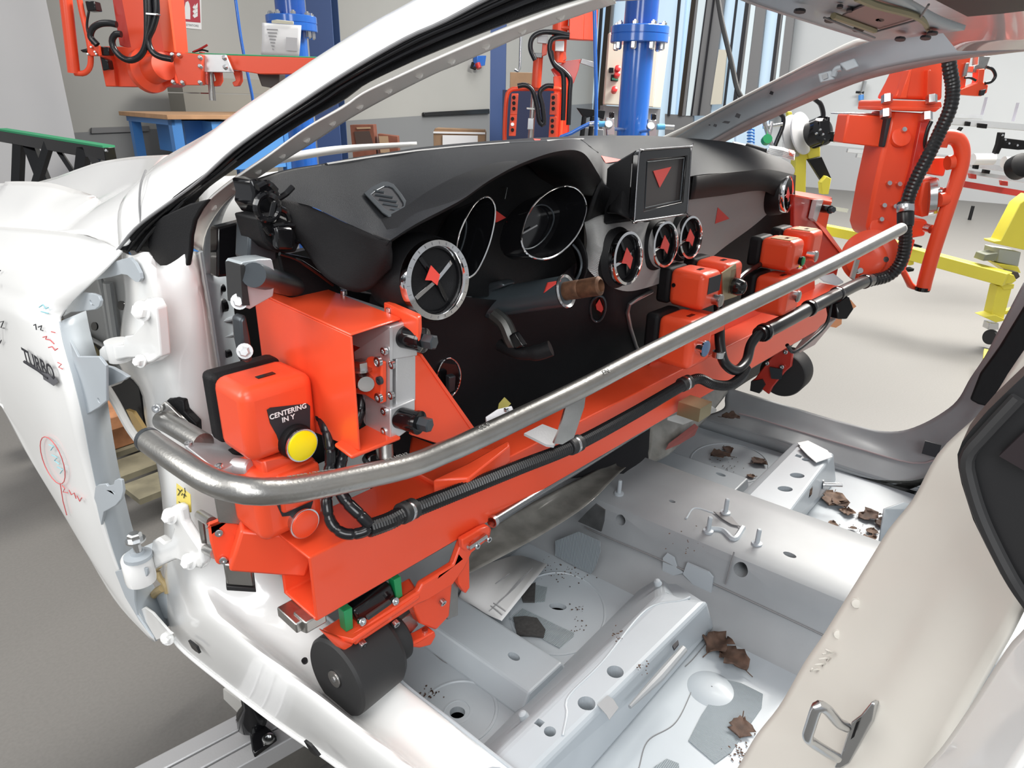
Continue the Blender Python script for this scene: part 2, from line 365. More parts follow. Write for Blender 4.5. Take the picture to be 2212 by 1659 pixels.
R3 = PX([(408,545,-0.782),(425,600,-0.775),(438,680,-0.768),(448,760,-0.760),(458,840,-0.755),(468,920,-0.750),(480,1000,-0.748),(492,1060,-0.745),(508,1120,-0.742),(530,1180,-0.740),(560,1235,-0.737),(600,1285,-0.727),(650,1330,-0.717),(720,1385,-0.708),(800,1445,-0.706),(880,1505,-0.703),(960,1570,-0.698),(1060,1650,-0.693),(1160,1730,-0.688)])
R4 = PX([(434,545,-0.745),(442,600,-0.740),(456,680,-0.735),(468,760,-0.728),(482,850,-0.720),(495,940,-0.715),(508,1010,-0.712),(524,1070,-0.710),(545,1130,-0.708),(575,1190,-0.706),(615,1245,-0.699),(665,1298,-0.692),(725,1350,-0.684),(790,1400,-0.684),(850,1458,-0.684),(905,1505,-0.684),(980,1562,-0.684),(1075,1638,-0.684),(1180,1720,-0.684)])
sill = sheet('hinge_pillar_and_sill', [R0,R0b,R1,R2,R3,R4], WHITE, n=90, m=6, solid=.003)
MB().tube([p+V((0,0,.001)) for p in cr(R4,90)], .0026, 8).build('weld_flange', PRIMER, car)
MB().tube(cr(R0,80)[45:], .0045, 10).build('sill_lower_lip', WHITE, car)
b = MB()
for poly in ([(406,1384),(414,1390),(424,1398),(430,1412),(422,1407),(414,1400)],[(656,1601),(668,1609),(676,1618),(689,1634),(680,1632),(670,1624)]):
    b.prism(PX(poly,-.818), (.004,0,0))
each(b, 'sill_slot', GLOSSB, car)
MB().lathe(P(658,1427,X=-.768), V((-.3,-.2,1)), [(.0045,-.003),(.0045,.0012)], 14).build('sill_hole', GLOSSB, car)
# front stub of the sill with yellowed sealer
MB().prism(PX([(320,1289),(352,1268),(372,1290),(388,1330),(362,1340),(338,1330)],-.80), (.03,0,0)).build('sill_end_plate', PRIMER, car, bevel=.004)
for pts,r in (([(352,1270),(338,1278),(328,1290)],.007),([(340,1235),(346,1250),(356,1262),(362,1280)],.005),([(338,1230),(345,1222)],.004)):
    MB().tube(cr(PX(pts,-.803),12), r, 8).build('seam_sealer', mat('amber_sealer',(.45,.34,.17),.5), car)
# ---- inner wheel house, dark cavity and brackets
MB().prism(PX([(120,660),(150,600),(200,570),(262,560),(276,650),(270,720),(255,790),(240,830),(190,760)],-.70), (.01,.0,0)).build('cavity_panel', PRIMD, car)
for pts,w in (([(232,610),(242,680),(254,760)],.008),([(212,590),(226,650),(240,740)],.006),([(134,690),(180,722),(230,750)],.004)):
    MB().tube(cr(PX(pts,-.712),10), w, 8).build('cavity_rib', PRIMD, car)
MB().prism(PX([(128,690),(150,700),(200,750),(236,800),(215,810),(170,770),(140,725)],-.72), (.006,0,0)).build('primed_member', mat('primer_stain',(.22,.19,.10),.5), car)
b = MB()
for px,py in ((168,738),(204,705),(262,660)): b.lathe(P(px,py,X=-.725),V((-1,-.3,.3)),[(.008,-.002),(.008,.001)],12)
each(b, 'cavity_hole', GLOSSB, car)
# fender brackets
def plate(name, poly, X, mt=PRIMER, th=.004, holes=(), bev=.001, par=None):
    hs = [circ(P(h[0],h[1],X=X), V((0,.8,.6)), V((0,-.6,.8)), h[2], 12) for h in holes]
    return MB().plate(PX(poly,X), hs, (th,0,0)).build(name, mt, par or car, bevel=bev)
MB().loft([PX([(258,553,-.80),(278,552,-.80)]),PX([(200,600,-.82),(278,560,-.80)]),PX([(185,615,-.825),(286,575,-.80)]),PX([(170,638,-.835),(304,600,-.79)]),PX([(198,606,-.82),(262,592,-.80)])],8) if False else None
plate('upper_fender_bracket', [(263,560),(279,556),(292,570),(302,590),(304,602),(300,609),(293,609),(284,602),(275,594),(263,592),(240,598),(200,606),(184,618),(170,634),(200,598),(235,570)], -.822)
plate('cable_tab', [(166,637),(178,632),(200,634),(213,640),(217,650),(214,662),(205,669),(180,672),(152,675),(135,684),(150,655)], -.845, holes=((196,653,.0028),))
plate('hinge_bracket', [(150,735),(168,770),(213,770),(228,790),(229,848),(230,866),(214,880),(180,900),(176,870),(168,830)], -.872, holes=((213,865,.0035),))
fl = plate('bracket_lug', [(184,801),(205,793),(225,790),(240,794),(262,806),(276,815),(266,822),(250,828),(228,836),(199,846)], -.855, mt=PRIMER, th=.005)
b = MB(); b.lathe(P(206,817,X=-.858),V((-.8,-.4,.2)),[(.009,-.004),(.009,.002),(.004,.003),(.004,.012),(.003,.014)],16); b.build('lug_bolt', BOLT, fl)
MB().tube(cr(PX([(226,832,-.84),(250,870,-.83),(280,925,-.82),(310,965,-.81)],0),16), .006, 8).build('fender_stay', CREAM, car)
MB().prism(PX([(240,836),(262,828),(276,815),(300,838),(306,880),(312,930),(312,965),(285,930),(262,895)],-.76), (.006,0,0)).build('pillar_cavity', BLACK, car)
MB().prism(PX([(272,885),(286,890),(312,930),(313,960),(300,945)],-.775), (.006,0,0)).build('stained_pillar_edge', mat('amber_stain',(.42,.28,.10),.5), car)
plate('lower_fender_bracket', [(197,1060),(212,1047),(228,1045),(232,1050),(245,1047),(247,1038),(255,1034),(262,1037),(266,1060),(262,1078),(250,1092),(224,1106),(218,1135),(208,1090)], -.872, holes=((246,1064,.0028),))
plate('bottom_fender_bracket', [(248,1235),(258,1232),(270,1226),(288,1222),(316,1228),(318,1240),(310,1256),(290,1275),(290,1300),(296,1330),(318,1362),(330,1380),(300,1340),(270,1290)], -.862)
plate('fender_foot', [(300,1318),(312,1312),(330,1325),(364,1364),(372,1370),(338,1383),(320,1352)], -.835, mt=WHITE)
b = MB(); b.hexb(P(362,1379,X=-.835),V((-.7,-.5,.2)),.007,.008,.012); b.build('foot_bolt', WHITE, car)
# ---- door hinges (castings bolted to the pillar)
def casting(name, poly, X, th, mt=WHITE, bev=.004): return MB().prism(PX(poly,X), (th,0,0)).build(name, mt, car, bevel=bev, seg=3)
uh = casting('upper_door_hinge', [(306,665),(308,650),(316,645),(328,649),(337,665),(341,700),(346,760),(347,770),(330,782),(312,789),(302,782),(298,774),(275,774),(240,781),(222,782),(214,776),(213,755),(220,748),(245,746),(266,745),(268,726),(288,722),(310,700)], -.838, .014)
MB().lathe(P(228,764,X=-.845)+V((.016,0,.012)), V((0.05,0,-1)), [(.015,-.003),(.015,.026)], 20).build('hinge_eye', WHITE, uh)
for px,py,r in ((308,672,.009),(305,780,.006)): MB().hexb(P(px,py,X=-.842),V((-.85,-.4,.2)),r,.009,r*1.4).build('hinge_bolt', WHITE, uh)
lh = casting('lower_door_hinge', [(360,1110),(366,1095),(378,1092),(388,1100),(394,1130),(415,1165),(432,1190),(438,1218),(432,1230),(420,1228),(395,1215),(380,1210),(372,1212),(340,1226),(322,1238),(316,1215),(326,1190),(328,1168),(340,1162),(352,1172),(368,1165),(374,1140),(366,1125)], -.842, .014)
MB().lathe(P(299,1225,X=-.862), V((0,0,1)), [(.021,-.026),(.022,-.02),(.022,.018),(.020,.021)], 24).build('hinge_barrel', WHITE, lh)
MB().lathe(P(299,1205,X=-.862), V((0,0,1)), [(.020,0),(.020,.006),(.010,.008),(.010,.014)], 20).build('hinge_bush', PRIMER, lh)
b = MB(); q = P(298,1190,X=-.862); b.cyl(q, q+V((0,0,.02)), .0055, n=12); b.hexb(q+V((0,0,.018)), ZA, .010, .012, .014); b.build('hinge_screw', BOLT, lh)
for px,py in ((369,1114),(410,1212)): MB().hexb(P(px,py,X=-.845),V((-.85,-.4,.2)),.008,.01,.012).build('hinge_bolt', WHITE, lh)
# ---- floor pan with real holes
ZF = .50
b = MB(); b.box((0,-.15,ZF-.006), (1.43,1.9,.012))
pan = b.build('floor_pan', PRIMER, car)
def hol(px,py,z,r,r2=None,d=.05): return circ(P(px,py,Z=z), XA, YA, r, 20, r2), d
c = MB()
for px,py,r,r2 in ((988,1539,.0125,.0115),(1205,1310,.017,.010),(1000,2000,.02,.02)):
    q = P(px,py,Z=ZF); c.prism([p+V((0,0,-.04)) for p in circ(q,V((.5,-.86,0)),V((.86,.5,0)),r,20,r2)], (0,0,.08))
cut(pan, c)
# pressed rings round the holes
def ring(px,py,a,bb,z,tilt=0,rr=.004):
    q = P(px,py,Z=z); u = V((math.cos(tilt),math.sin(tilt),0)); w = V((-math.sin(tilt),math.cos(tilt),0))
    return MB().tube(circ(q,u,w,a,40,bb), rr, 6, closed=True)
for args in ((988,1540,.066,.060,ZF-.002),(1205,1320,.115,.09,ZF-.002,.5),(988,1540,.023,.021,ZF-.003),(1575,1000,.12,.10,ZF-.002)):
    ring(*args).build('pressed_ring', PRIMER, car)
# longitudinal rails pressed in the floor
def bar3(name, A, B, w0, w1, h, z=ZF, mt=PRIMER, par=None):  # trapezoid rib from A to B (x, y)
    A = V((A[0],A[1],z)); B = V((B[0],B[1],z)); d = (B-A).normalized(); s = V((d.y,-d.x,0))
    prof = [(-w0/2,0),(-w1/2,h),(w1/2,h),(w0/2,0)]
    rows = [[p+s*x+ZA*k for x,k in prof] for p in (A,B)]
    return solid2(rows[0],rows[1]).build(name, mt, par or car, smooth=0, bevel=.004)
def solid2(A, B):                       # solid between two end profiles
    n = len(A); m_ = MB().add(A+B, [tuple(range(n)),tuple(range(2*n-1,n-1,-1))]+[(i,(i+1)%n,(i+1)%n+n,i+n) for i in range(n)]); return m_
q1,q2 = P(965,1325,Z=ZF+.03), P(1180,1468,Z=ZF+.03)
d = (q1-q2).normalized()
rl = bar3('floor_rail', q1+d*.35, q2, .13, .085, .035)
c = MB().prism([p+V((0,0,-.02)) for p in circ(P(1110,1418,Z=ZF+.035),d,V((d.y,-d.x,0)),.012,18,.0075)], (0,0,.04)); cut(rl, c)
q1,q2 = P(1440,992,Z=ZF+.03), P(1602,1050,Z=ZF+.03); d = (q1-q2).normalized()
r2 = bar3('far_floor_rail', q1+d*.3, q2, .12, .08, .035)
c = MB().prism([p+V((0,0,-.02)) for p in circ(P(1557,1025,Z=ZF+.035),d,V((d.y,-d.x,0)),.013,18,.007)], (0,0,.04)); cut(r2, c)
# ---- seat crossmember, driver side
L1 = PZ([(1000,1648),(1412,1240)], ZF); L2 = PZ([(1085,1614),(1425,1285)], .60); L3 = PZ([(1171,1652),(1531,1296)], .60); L4 = PZ([(1285,1659),(1535,1368)], ZF)
def extend(l, a, b): d = (l[1]-l[0]).normalized(); return [l[0]-d*a, l[1]+d*b]
rows = [extend(L1,.10,.02),extend(L2,.12,.0),extend(L3,.12,.0),extend(L4,.15,.02)]
cm = solid2([r[0] for r in rows],[r[1] for r in rows]).build('seat_crossmember', PRIMER, car, smooth=0, bevel=.010, seg=3)
c = MB()
for px,py,r,r2 in ((1188,1580,.0085,.0085),(1267,1519,.013,.0125),(1329,1451,.013,.0125),(1471,1281,.0105,.008)):
    q = P(px,py,Z=.60); c.prism([p+V((0,0,-.05)) for p in circ(q,V((.7,-.7,0)),V((.7,.7,0)),r,20,r2)], (0,0,.1))
for px,py,r in ((1165,1561,.0055),(1450,1268,.0075)):
    q = P(px,py,Z=.60); c.prism([q+V((x,y,-.05)) for x,y in ((-r,-r),(r,-r),(r,r),(-r,r))], (0,0,.1))
cut(cm, c)
e1 = rows[2]; ax = (e1[1]-e1[0]).normalized()
# groove pressing on the rear face
nr = (rows[3][0]-rows[2][0]).normalized()
g = [P(1345,1518,Z=.575),P(1462,1395,Z=.575)]
MB().tube([g[0]+V((0,-.012,0)),g[0].lerp(g[1],.5)+V((0,-.014,0)),g[1]+V((0,-.012,0))], [.003,.008,.007], 10).build('crossmember_groove', PRIMD, cm)
MB().prism(PZ([(1452,1398),(1464,1386),(1466,1394),(1456,1406)],.584),(0,0,.004)).build('groove_end', INK, cm)
MB().prism(PZ([(1290,1523),(1312,1503),(1325,1512),(1336,1530),(1316,1556),(1310,1545)],.602), (0,0,.0012)).build('adhesive_patch', PRIMD, cm)
b = MB(); b.tube(cr(PZ([(1215,1590),(1224,1545),(1228,1505),(1300,1432),(1395,1318),(1470,1298),(1490,1290)],.5988),40), .0026, 8); b.build('pressed_bead', PRIMER, cm)
for px,py in ((1130,1545),(1420,1258)):
    MB().lathe(P(px,py,Z=.575),V((-.3,.3,1)),[(.008,-.004),(.006,.004),(.001,.007)],12).build('weld_nib', PRIMER, cm)
# gusset tabs at the tunnel end
for poly in ([(1430,1250),(1432,1205),(1440,1196),(1455,1205),(1462,1228),(1475,1238)],[(1475,1240),(1484,1216),(1530,1236),(1540,1248),(1534,1300),(1528,1296)]):
    MB().prism(PX(poly,-.118), (.004,0,0)).build('gusset_tab', PRIMER, cm)
# ---- tunnel
TS = PX([(1180,1100,-.12),(1301,1155,-.118),(1420,1205,-.114),(1541,1260,-.11),(1780,1372,-.11),(2000,1480,-.11)])
tp = [(-.17,ZF-.002),(-.155,ZF+.004),(-.125,.538),(-.118,.548),(-.112,.56),(-.108,.60),(-.104,.622),(-.097,.632),(-.085,.637),(-.03,.640),(.08,.640),(.125,.637),(.137,.630),(.147,.61),(.17,.555),(.20,ZF-.002)]
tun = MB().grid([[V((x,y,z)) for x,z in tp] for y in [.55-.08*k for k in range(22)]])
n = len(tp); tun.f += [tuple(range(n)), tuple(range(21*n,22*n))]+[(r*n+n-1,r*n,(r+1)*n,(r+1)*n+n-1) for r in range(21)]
tun = tun.build('transmission_tunnel', mat('tunnel_primer',(.30,.315,.33),.45,noise=.12,scale=7), car, smooth=28)  # tunnel in its own darker primer tone
c = MB()
for px,py,r in ((1341,1123,.011),(1600,1231,.0135)):
    q = P(px,py,X=-.105); c.prism([p+V((-.05,0,0)) for p in circ(q,YA,ZA,r,20)], (.1,0,0))
for px,py,r,r2 in ((1452,1083,.007,.005),(1706,1198,.012,.007)):
    q = P(px,py,Z=.64); c.prism([p+V((0,0,-.06)) for p in circ(q,YA,XA,r,16,r2)], (0,0,.12))
cut(tun, c)
def lift(px,py,z,dz=.003): return P(px,py,Z=z)+V((0,0,dz))
MB().prism([lift(*a,.64,.002) for a in ((1541,1108),(1560,1112),(1580,1120),(1592,1134),(1598,1140),(1580,1136),(1560,1124))], (0,0,.002)).build('tunnel_slot', MULL, tun)
for px,py,z in ((1337,1066,.64),(1567,1107,.645),(1530,1147,.64),(1635,1174,.64)):
    q = P(px,py,Z=z); b = MB(); b.lathe(q,ZA,[(.010,-.004),(.010,.002),(.0045,.003),(.0045,.03),(.003,.032)],14); b.build('weld_stud', PRIMER, tun)
def bead(name, pts, r, mt, par=car, **k): return MB().tube(cr(pts,24), r, 6).build(name, mt, par)
bead('sealer_seam', [p+V((-.004,0,.002)) for p in cr(TS,30)[4:26]], .0016, MULL, tun)
bead('panel_seam', PX([(1567,1262,-.116),(1577,1225,-.112),(1586,1192,-.102)]), .0014, MULL, tun)
bead('pressed_bead', [lift(*a,.64,.0) for a in ((1482,1120),(1500,1098),(1540,1108))], .002, PRIMER, tun)
bead('pressed_bead', [lift(*a,.64,.0) for a in ((1525,1142),(1560,1146),(1585,1165),(1605,1140))], .006, PRIMER, tun)
bead('pressed_bead', [lift(*a,.635,.0) for a in ((1750,1232),(1762,1215),(1800,1228),(1850,1250))], .002, PRIMER, tun)
# ---- seat crossmember, passenger side
q = [PZ([(1572,1092),(1708,962)],.60), PZ([(1590,1100),(1722,966)],.615), PZ([(1682,1140),(1795,988)],.615), PZ([(1706,1158),(1800,1048)],ZF)]
q = [[p+V((0,.02,ZF-p.z)) for p in q[0]]]+q
rw = [extend(r,.1,.03) for r in q]
cf = solid2([r[0] for r in rw],[r[1] for r in rw]).build('far_seat_crossmember', PRIMER, car, smooth=0, bevel=.008, seg=3)
c = MB()
for px,py,r,r2 in ((1741,993,.010,.008),(1722,1027,.017,.012),(1696,1056,.017,.012)):
    w = P(px,py,Z=.615); c.prism([p+V((0,0,-.05)) for p in circ(w,V((.7,-.7,0)),V((.7,.7,0)),r,20,r2)], (0,0,.1))
w = P(1725,985,Z=.615); c.prism([w+V((x,y,-.05)) for x,y in ((-.007,-.007),(.007,-.007),(.007,.007),(-.007,.007))], (0,0,.1))
cut(cf, c)
MB().prism(PX([(1742,1068),(1750,1057),(1748,1075),(1700,1140),(1690,1142),(1712,1112)],.30), (.02,0,0)).build('end_notch', GLOSSB, cf)
w = P(1776,1046,X=.42); b = MB(); b.lathe(w,V((.4,-.8,.1)),[(.012,0),(.012,.003),(.005,.004),(.005,.045)],12); b.build('side_stud', BOLT, cf)
MB().grid([PZ([(1780,1158),(1770,1178)],ZF+.03),PZ([(1880,1205),(1885,1235)],ZF+.03)]).build('rear_floor_flange', WHITE, car, solid=.004)
MB().grid([PZ([(1912,1100),(1955,1085)],ZF+.08),PZ([(1900,1180),(1985,1100)],ZF+.02)]).build('rear_seat_panel', PRIMER, car, solid=.004)
# ---- far sill and door opening
S0 = PX([(1570,835,.76),(1597,845,.76),(1693,874,.76),(1790,903,.76),(1850,919,.76),(1902,931,.76),(1951,930,.76),(1999,913,.758),(2047,884,.755),(2073,859,.75),(2096,818,.745),(2128,770,.74),(2165,700,.735),(2212,610,.72)])
S1 = PX([(1566,862,.735),(1600,866,.735),(1690,893,.735),(1780,920,.735),(1840,940,.735),(1902,958,.735),(1960,960,.735),(2010,948,.733),(2062,918,.73),(2092,886,.727),(2120,840,.724),(2150,785,.72),(2190,710,.715),(2240,620,.70)])
S2 = PX([(1560,885,.70),(1629,902,.70),(1700,924,.70),(1780,948,.70),(1860,971,.70),(1931,992,.70),(1985,1002,.70),(2030,990,.70),(2075,955,.70),(2112,905,.70),(2140,860,.70),(2170,800,.70),(2210,720,.70),(2260,640,.69)])
S3 = PX([(1500,905,.64),(1532,909,.64),(1620,935,.64),(1700,958,.64),(1790,1000,.64),(1880,1030,.64),(1990,1062,.64),(2060,1080,.64),(2120,1060,.64),(2170,1000,.64),(2200,930,.64),(2230,860,.64),(2260,780,.64),(2300,700,.64)])
fs = sheet('far_sill', [S0,S1,S2,S3], PRIMD, n=70, m=6, solid=.003, off=0)  # far sill's shade is put into a darker primer
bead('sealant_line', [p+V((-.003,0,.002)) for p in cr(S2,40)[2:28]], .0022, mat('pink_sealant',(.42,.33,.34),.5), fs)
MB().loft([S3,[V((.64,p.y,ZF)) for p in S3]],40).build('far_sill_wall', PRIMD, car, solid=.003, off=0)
b = MB()
for px,py,r,r2 in ((2014,967,.018,.018),(1682,944,.010,.006),(1930,1024,.007,.005)):
    w = P(px,py,X=.70)+V((-.01,0,0)); 
    b.prism([w+V((0,-r,-r2)),w+V((0,r,-r2)),w+V((0,r,r2)),w+V((0,-r,r2))] if r>.015 else circ(w,YA,ZA,r,14,r2), (-.003,0,0))
each(b, 'sill_hole', INK, fs)
# ---- far rear pillar trim (black)
MB().prism(PX([(2212,660),(2160,745),(2120,800),(2098,856),(2116,866),(2178,880),(2200,840),(2300,700),(2300,560)],.70), (-.03,0,0)).build('far_pillar_trim', BLACK, car, bevel=.006)
# ---- far A pillar and roof rail
Q0 = PX([(1418,302,.66),(1440,292,.655),(1510,259,.64),(1615,203,.62),(1720,150,.60),(1825,96,.58),(1863,82,.57)])
Q1 = PX([(1440,304,.675),(1461,294,.67),(1545,245,.655),(1650,189,.635),(1755,136,.615),(1850,98,.59),(1886,86,.58)])
fw = sheet('far_pillar_flange', [Q0,Q1], CREAM, n=30, solid=.003, off=0)
Q2 = PX([(1455,312,.70),(1480,304,.695),(1560,258,.68),(1660,206,.665),(1760,157,.65),(1850,118,.635),(1930,92,.62),(2020,70,.61),(2120,52,.60),(2230,40,.60),(2330,30,.60)])
Q2b = [p+V((.012,0,.004)) for p in cr(Q2,14)]
Q3 = PX([(1495,318,.73),(1527,308,.725),(1615,260,.71),(1720,213,.695),(1790,182,.685),(1894,150,.67),(1999,129,.66),(2104,115,.65),(2230,104,.645),(2330,97,.64)])
Q4 = PX([(1530,322,.76),(1555,311,.755),(1650,264,.74),(1755,217,.725),(1860,175,.71),(1964,149,.70),(2069,128,.69),(2150,117,.68),(2230,108,.675),(2330,101,.67)])
Q1x = Q1[:-1]+PX([(1886,84,.60),(1960,62,.59),(2060,38,.58),(2160,16,.575),(2260,-5,.57),(2340,-20,.57)])
fp = sheet('far_pillar', [Q1x,Q2b,Q3], PRIMER, n=60, m=5, solid=.003, off=0)
sheet('far_pillar_edge', [Q3,Q4], mat('rosy_primer',(.36,.30,.30),.4), n=50, solid=.003, off=0)
for poly,X,mt in (([(1720,158),(1732,138)],.66,PRIMER),):
    pass
b = MB()
for px,py,w,h in ((1533,270,2,1.5),(1545,271,4,3.5),(1569,264,9,3),(1594,250,6,5.5),(1667,201,4.5,4.5),(1814,137,5,4.5)):
    q3 = [(px-w,py+h*.4),(px-w*.3,py-h),(px+w,py-h*.5),(px+w*.5,py+h)]
    b.prism(PX(q3,.664), (-.003,0,0))
each(b, 'pillar_hole', INK, fp)
br = MB().prism(PX([(1769,160),(1800,152),(1805,172),(1774,180)],.64), (-.012,0,0)).build('trim_bracket', PRIMER, fp, bevel=.003)
MB().prism(PX([(1776,162),(1787,158),(1789,168),(1779,172)],.627), (-.002,0,0)).build('bracket_window', PRIMD, br)
MB().prism(PX([(1815,138),(1848,126),(1858,144),(1830,155)],.632), (-.012,0,0)).build('trim_bracket', PRIMER, fp, bevel=.003)
MB().tube(cr(PX([(1800,164,.632),(1806,150,.63),(1818,146,.628)]),8), .007, 8).build('bracket_bridge', PRIMER, fp)
# ---- roof header
HZ = PX([(1622,0,.27)])[0].z
HF = [P(1500,-50,Z=1.535),P(1560,-28,Z=1.535),P(1622,0,Z=1.535),P(1720,33,Z=1.535),P(1810,62,Z=1.535),P(1884,85,Z=1.53)]
HM = [P(1690,-60,Z=1.52),P(1740,-35,Z=1.52),P(1790,-8,Z=1.52),P(1850,25,Z=1.52),P(1900,52,Z=1.518),P(1955,78,Z=1.512)]
HR = [P(1900,-70,Z=1.515),P(1920,-45,Z=1.515),P(1945,-10,Z=1.515),P(1990,18,Z=1.515),P(2030,40,Z=1.51),P(2085,60,Z=1.505)]
hd = MB().loft([HF,HM,HR],24,5).build('roof_header', PRIMER, car, solid=.006, off=0)
MB().tube(cr(HF,30), .005, 8).build('header_lip', PRIMER, car)
b = MB()
for px,py,w,h in ((1728,21,13,4),(1794,41,13,4.5),(1855,61,13,4.5),(1815,11,7,2.5),(1836,19,7,3),(1902,38,10,4),(1945,82,12,4),(2000,79,12,4),(2015,69,12,3.5)):
    q3 = [P(px+w*math.cos(k*.785),py+h*math.sin(k*.785),Z=1.514-(.012 if px>1930 else 0)) for k in range(8)]; b.prism(q3, (0,0,-.003))
each(b, 'header_hole', INK, hd)
for pts in ([(1887,70),(1985,42),(2006,10)],[(1780,38),(1890,82)]):
    MB().tube(PZ(pts,1.508), .0014, 6).build('header_seam', MULL, hd)
for pts in ([(1850,-6),(1895,12),(1985,38),(2010,70)],[(1800,34),(1890,66)]):
    MB().tube(cr(PZ(pts,1.508),14), .004, 6).build('mastic_bead', mat('ochre_mastic',(.36,.31,.18),.6), hd)
MB().prism(PZ([(1870,8),(1975,36),(1905,62),(1820,30)],1.513), (0,0,-.002)).build('rust_primer', mat('reddish_primer',(.30,.20,.19),.5), hd)
MB().prism(PZ([(1995,-60),(2010,-5),(2090,36),(2160,30),(2330,10),(2330,-120)],1.50), (0,0,.01)).build('headliner', BLACK, car)
# ---- near B pillar
G0 = PX([(2330,600,-.60),(2260,700,-.61),(2190,800,-.62),(2159,850,-.622),(2122,896,-.625),(2034,978,-.63),(1978,1078,-.632),(1925,1143,-.634),(1893,1194,-.636),(1785,1367,-.64),(1741,1431,-.642),(1688,1523,-.645),(1634,1592,-.648),(1594,1662,-.65),(1530,1760,-.655)])
G1 = PX([(2360,640,-.63),(2290,740,-.64),(2225,840,-.65),(2195,890,-.652),(2160,940,-.655),(2105,1020,-.66),(2070,1100,-.662),(2035,1170,-.664),(2010,1220,-.666),(1930,1380,-.668),(1880,1460,-.67),(1830,1540,-.672),(1785,1610,-.674),(1750,1665,-.676),(1690,1770,-.68)])
G2 = PX([(2400,680,-.64),(2330,790,-.655),(2270,880,-.665),(2235,930,-.668),(2190,990,-.67),(2140,1070,-.673),(2100,1140,-.676),(2070,1210,-.678),(2045,1270,-.68),(1980,1420,-.684),(1935,1500,-.686),(1890,1580,-.688),(1855,1650,-.69),(1780,1780,-.695)])
G3 = PX([(2420,760,-.70),(2360,860,-.70),(2310,930,-.70),(2270,990,-.70),(2240,1050,-.70),(2200,1120,-.70),(2165,1200,-.70),(2140,1270,-.70),(2090,1400,-.70),(2040,1500,-.70),(2010,1570,-.70),(1980,1640,-.70),(1900,1790,-.70)])
G4 = PX([(2440,900,-.73),(2400,980,-.73),(2350,1060,-.73),(2300,1130,-.73),(2260,1200,-.725),(2220,1290,-.72),(2180,1370,-.72),(2140,1440,-.715),(2080,1550,-.71),(2040,1620,-.71),(1950,1790,-.71)])
BEIGEP = mat('beige_pillar_paint', (.66,.63,.575), .4, coat=.1, noise=.05, scale=7)
bp = sheet('rear_pillar', [G0,G1,G2,G3,G4], BEIGEP, n=60, m=5, solid=.004, off=0)
b = MB()
for px,py in ((1850,1304),(1811,1371),(1763,1456),(1708,1527),(1650,1608)):
    q3 = P(px,py,X=-.648)
    b.lathe(q3, V((-.75,-.3,.3)), [(.0042,-.002),(.0036,.0005),(.001,.0008)], 12)
each(b, 'weld_spot', BEIGEP, bp)
text('2 7 7 A', 'stamped_mark', BEIGEP, bp, P(1775,1428,X=-.656), P(1790,1405,X=-.66)-P(1765,1440,X=-.656), V((.3,-.5,.3)), .012, depth=.0012)
# striker
sk = lambda px,py,x: P(px,py,X=x)
st = MB().prism([sk(1882,1516,-.69),sk(1890,1522,-.69),sk(1884,1560,-.69),sk(1862,1600,-.69),sk(1835,1650,-.69),sk(1815,1662,-.69),sk(1800,1660,-.69),sk(1815,1630,-.69),sk(1838,1560,-.69),sk(1858,1545,-.69)], (.006,-.002,0)).build('striker_plate', BOLT, car, bevel=.002)
MB().tube(cr([sk(1828,1570,-.695),sk(1812,1562,-.705),sk(1797,1545,-.715),sk(1785,1532,-.722),sk(1770,1525,-.728),sk(1762,1535,-.728),sk(1752,1565,-.726),sk(1745,1590,-.724),sk(1752,1601,-.718),sk(1775,1617,-.708),sk(1800,1632,-.698),sk(1808,1636,-.694)],60), .0042, 12).build('striker_loop', BOLT, car)
MB().prism([sk(1850,1560,-.694),sk(1858,1553,-.694),sk(1846,1590,-.694),sk(1838,1596,-.694)], (-.001,0,0)).build('striker_slot', GLOSSB, st)
# near rear door edge: black trim and white skin
dk = MB().prism(PX([(2171,850),(2135,885),(2102,923),(2078,955),(2068,982),(2070,1010),(2077,1045),(2102,1123),(2130,1180),(2161,1240),(2190,1285),(2240,1350),(2330,1400),(2330,700)],-.735), (.03,0,0)).build('rear_door_trim', mat('satin_black_trim',(.012,.012,.013),.42), car, bevel=.008, seg=3)
MB().prism(PX([(2212,930),(2160,980),(2212,1010),(2260,1030),(2260,900)],-.737), (-.004,0,0)).build('trim_recess', mat('aubergine_black',(.016,.010,.012),.5), dk)
MB().tube(cr(PX([(2200,860,-.738),(2130,935,-.738),(2090,985,-.738),(2095,1040,-.738),(2125,1130,-.738),(2185,1250,-.738),(2240,1330,-.738)],0),30), .004, 8).build('trim_groove', RUBBER, dk)
D0 = PX([(2290,1290,-.76),(2212,1372,-.76),(2180,1410,-.76),(2100,1535,-.76),(2040,1620,-.76),(2000,1665,-.76),(1960,1730,-.76)])
D1 = PX([(2320,1370,-.80),(2260,1440,-.80),(2212,1490,-.80),(2150,1570,-.80),(2100,1640,-.80),(2070,1690,-.80),(2030,1750,-.80)])
D2 = PX([(2400,1420,-.84),(2330,1480,-.84),(2280,1540,-.84),(2240,1600,-.84),(2190,1680,-.84),(2140,1760,-.84)])
sheet('rear_door_skin', [D0,D1,D2], WHITE, n=30, m=5, solid=.004, off=0)
# firewall insulation and toe board
fwl = MB().prism([V((x,.50,z)) for x,z in ((-.70,.42),(.70,.42),(.70,1.20),(-.70,1.13))], (0,.02,0)).build('firewall_insulation', BLACK, car)
MB().grid([[V((-.68,.18,ZF+.004)),V((-.14,.18,ZF+.004))],[V((-.68,.48,.72)),V((-.14,.48,.72))]]).build('toe_board', PRIMD, car, solid=.004)
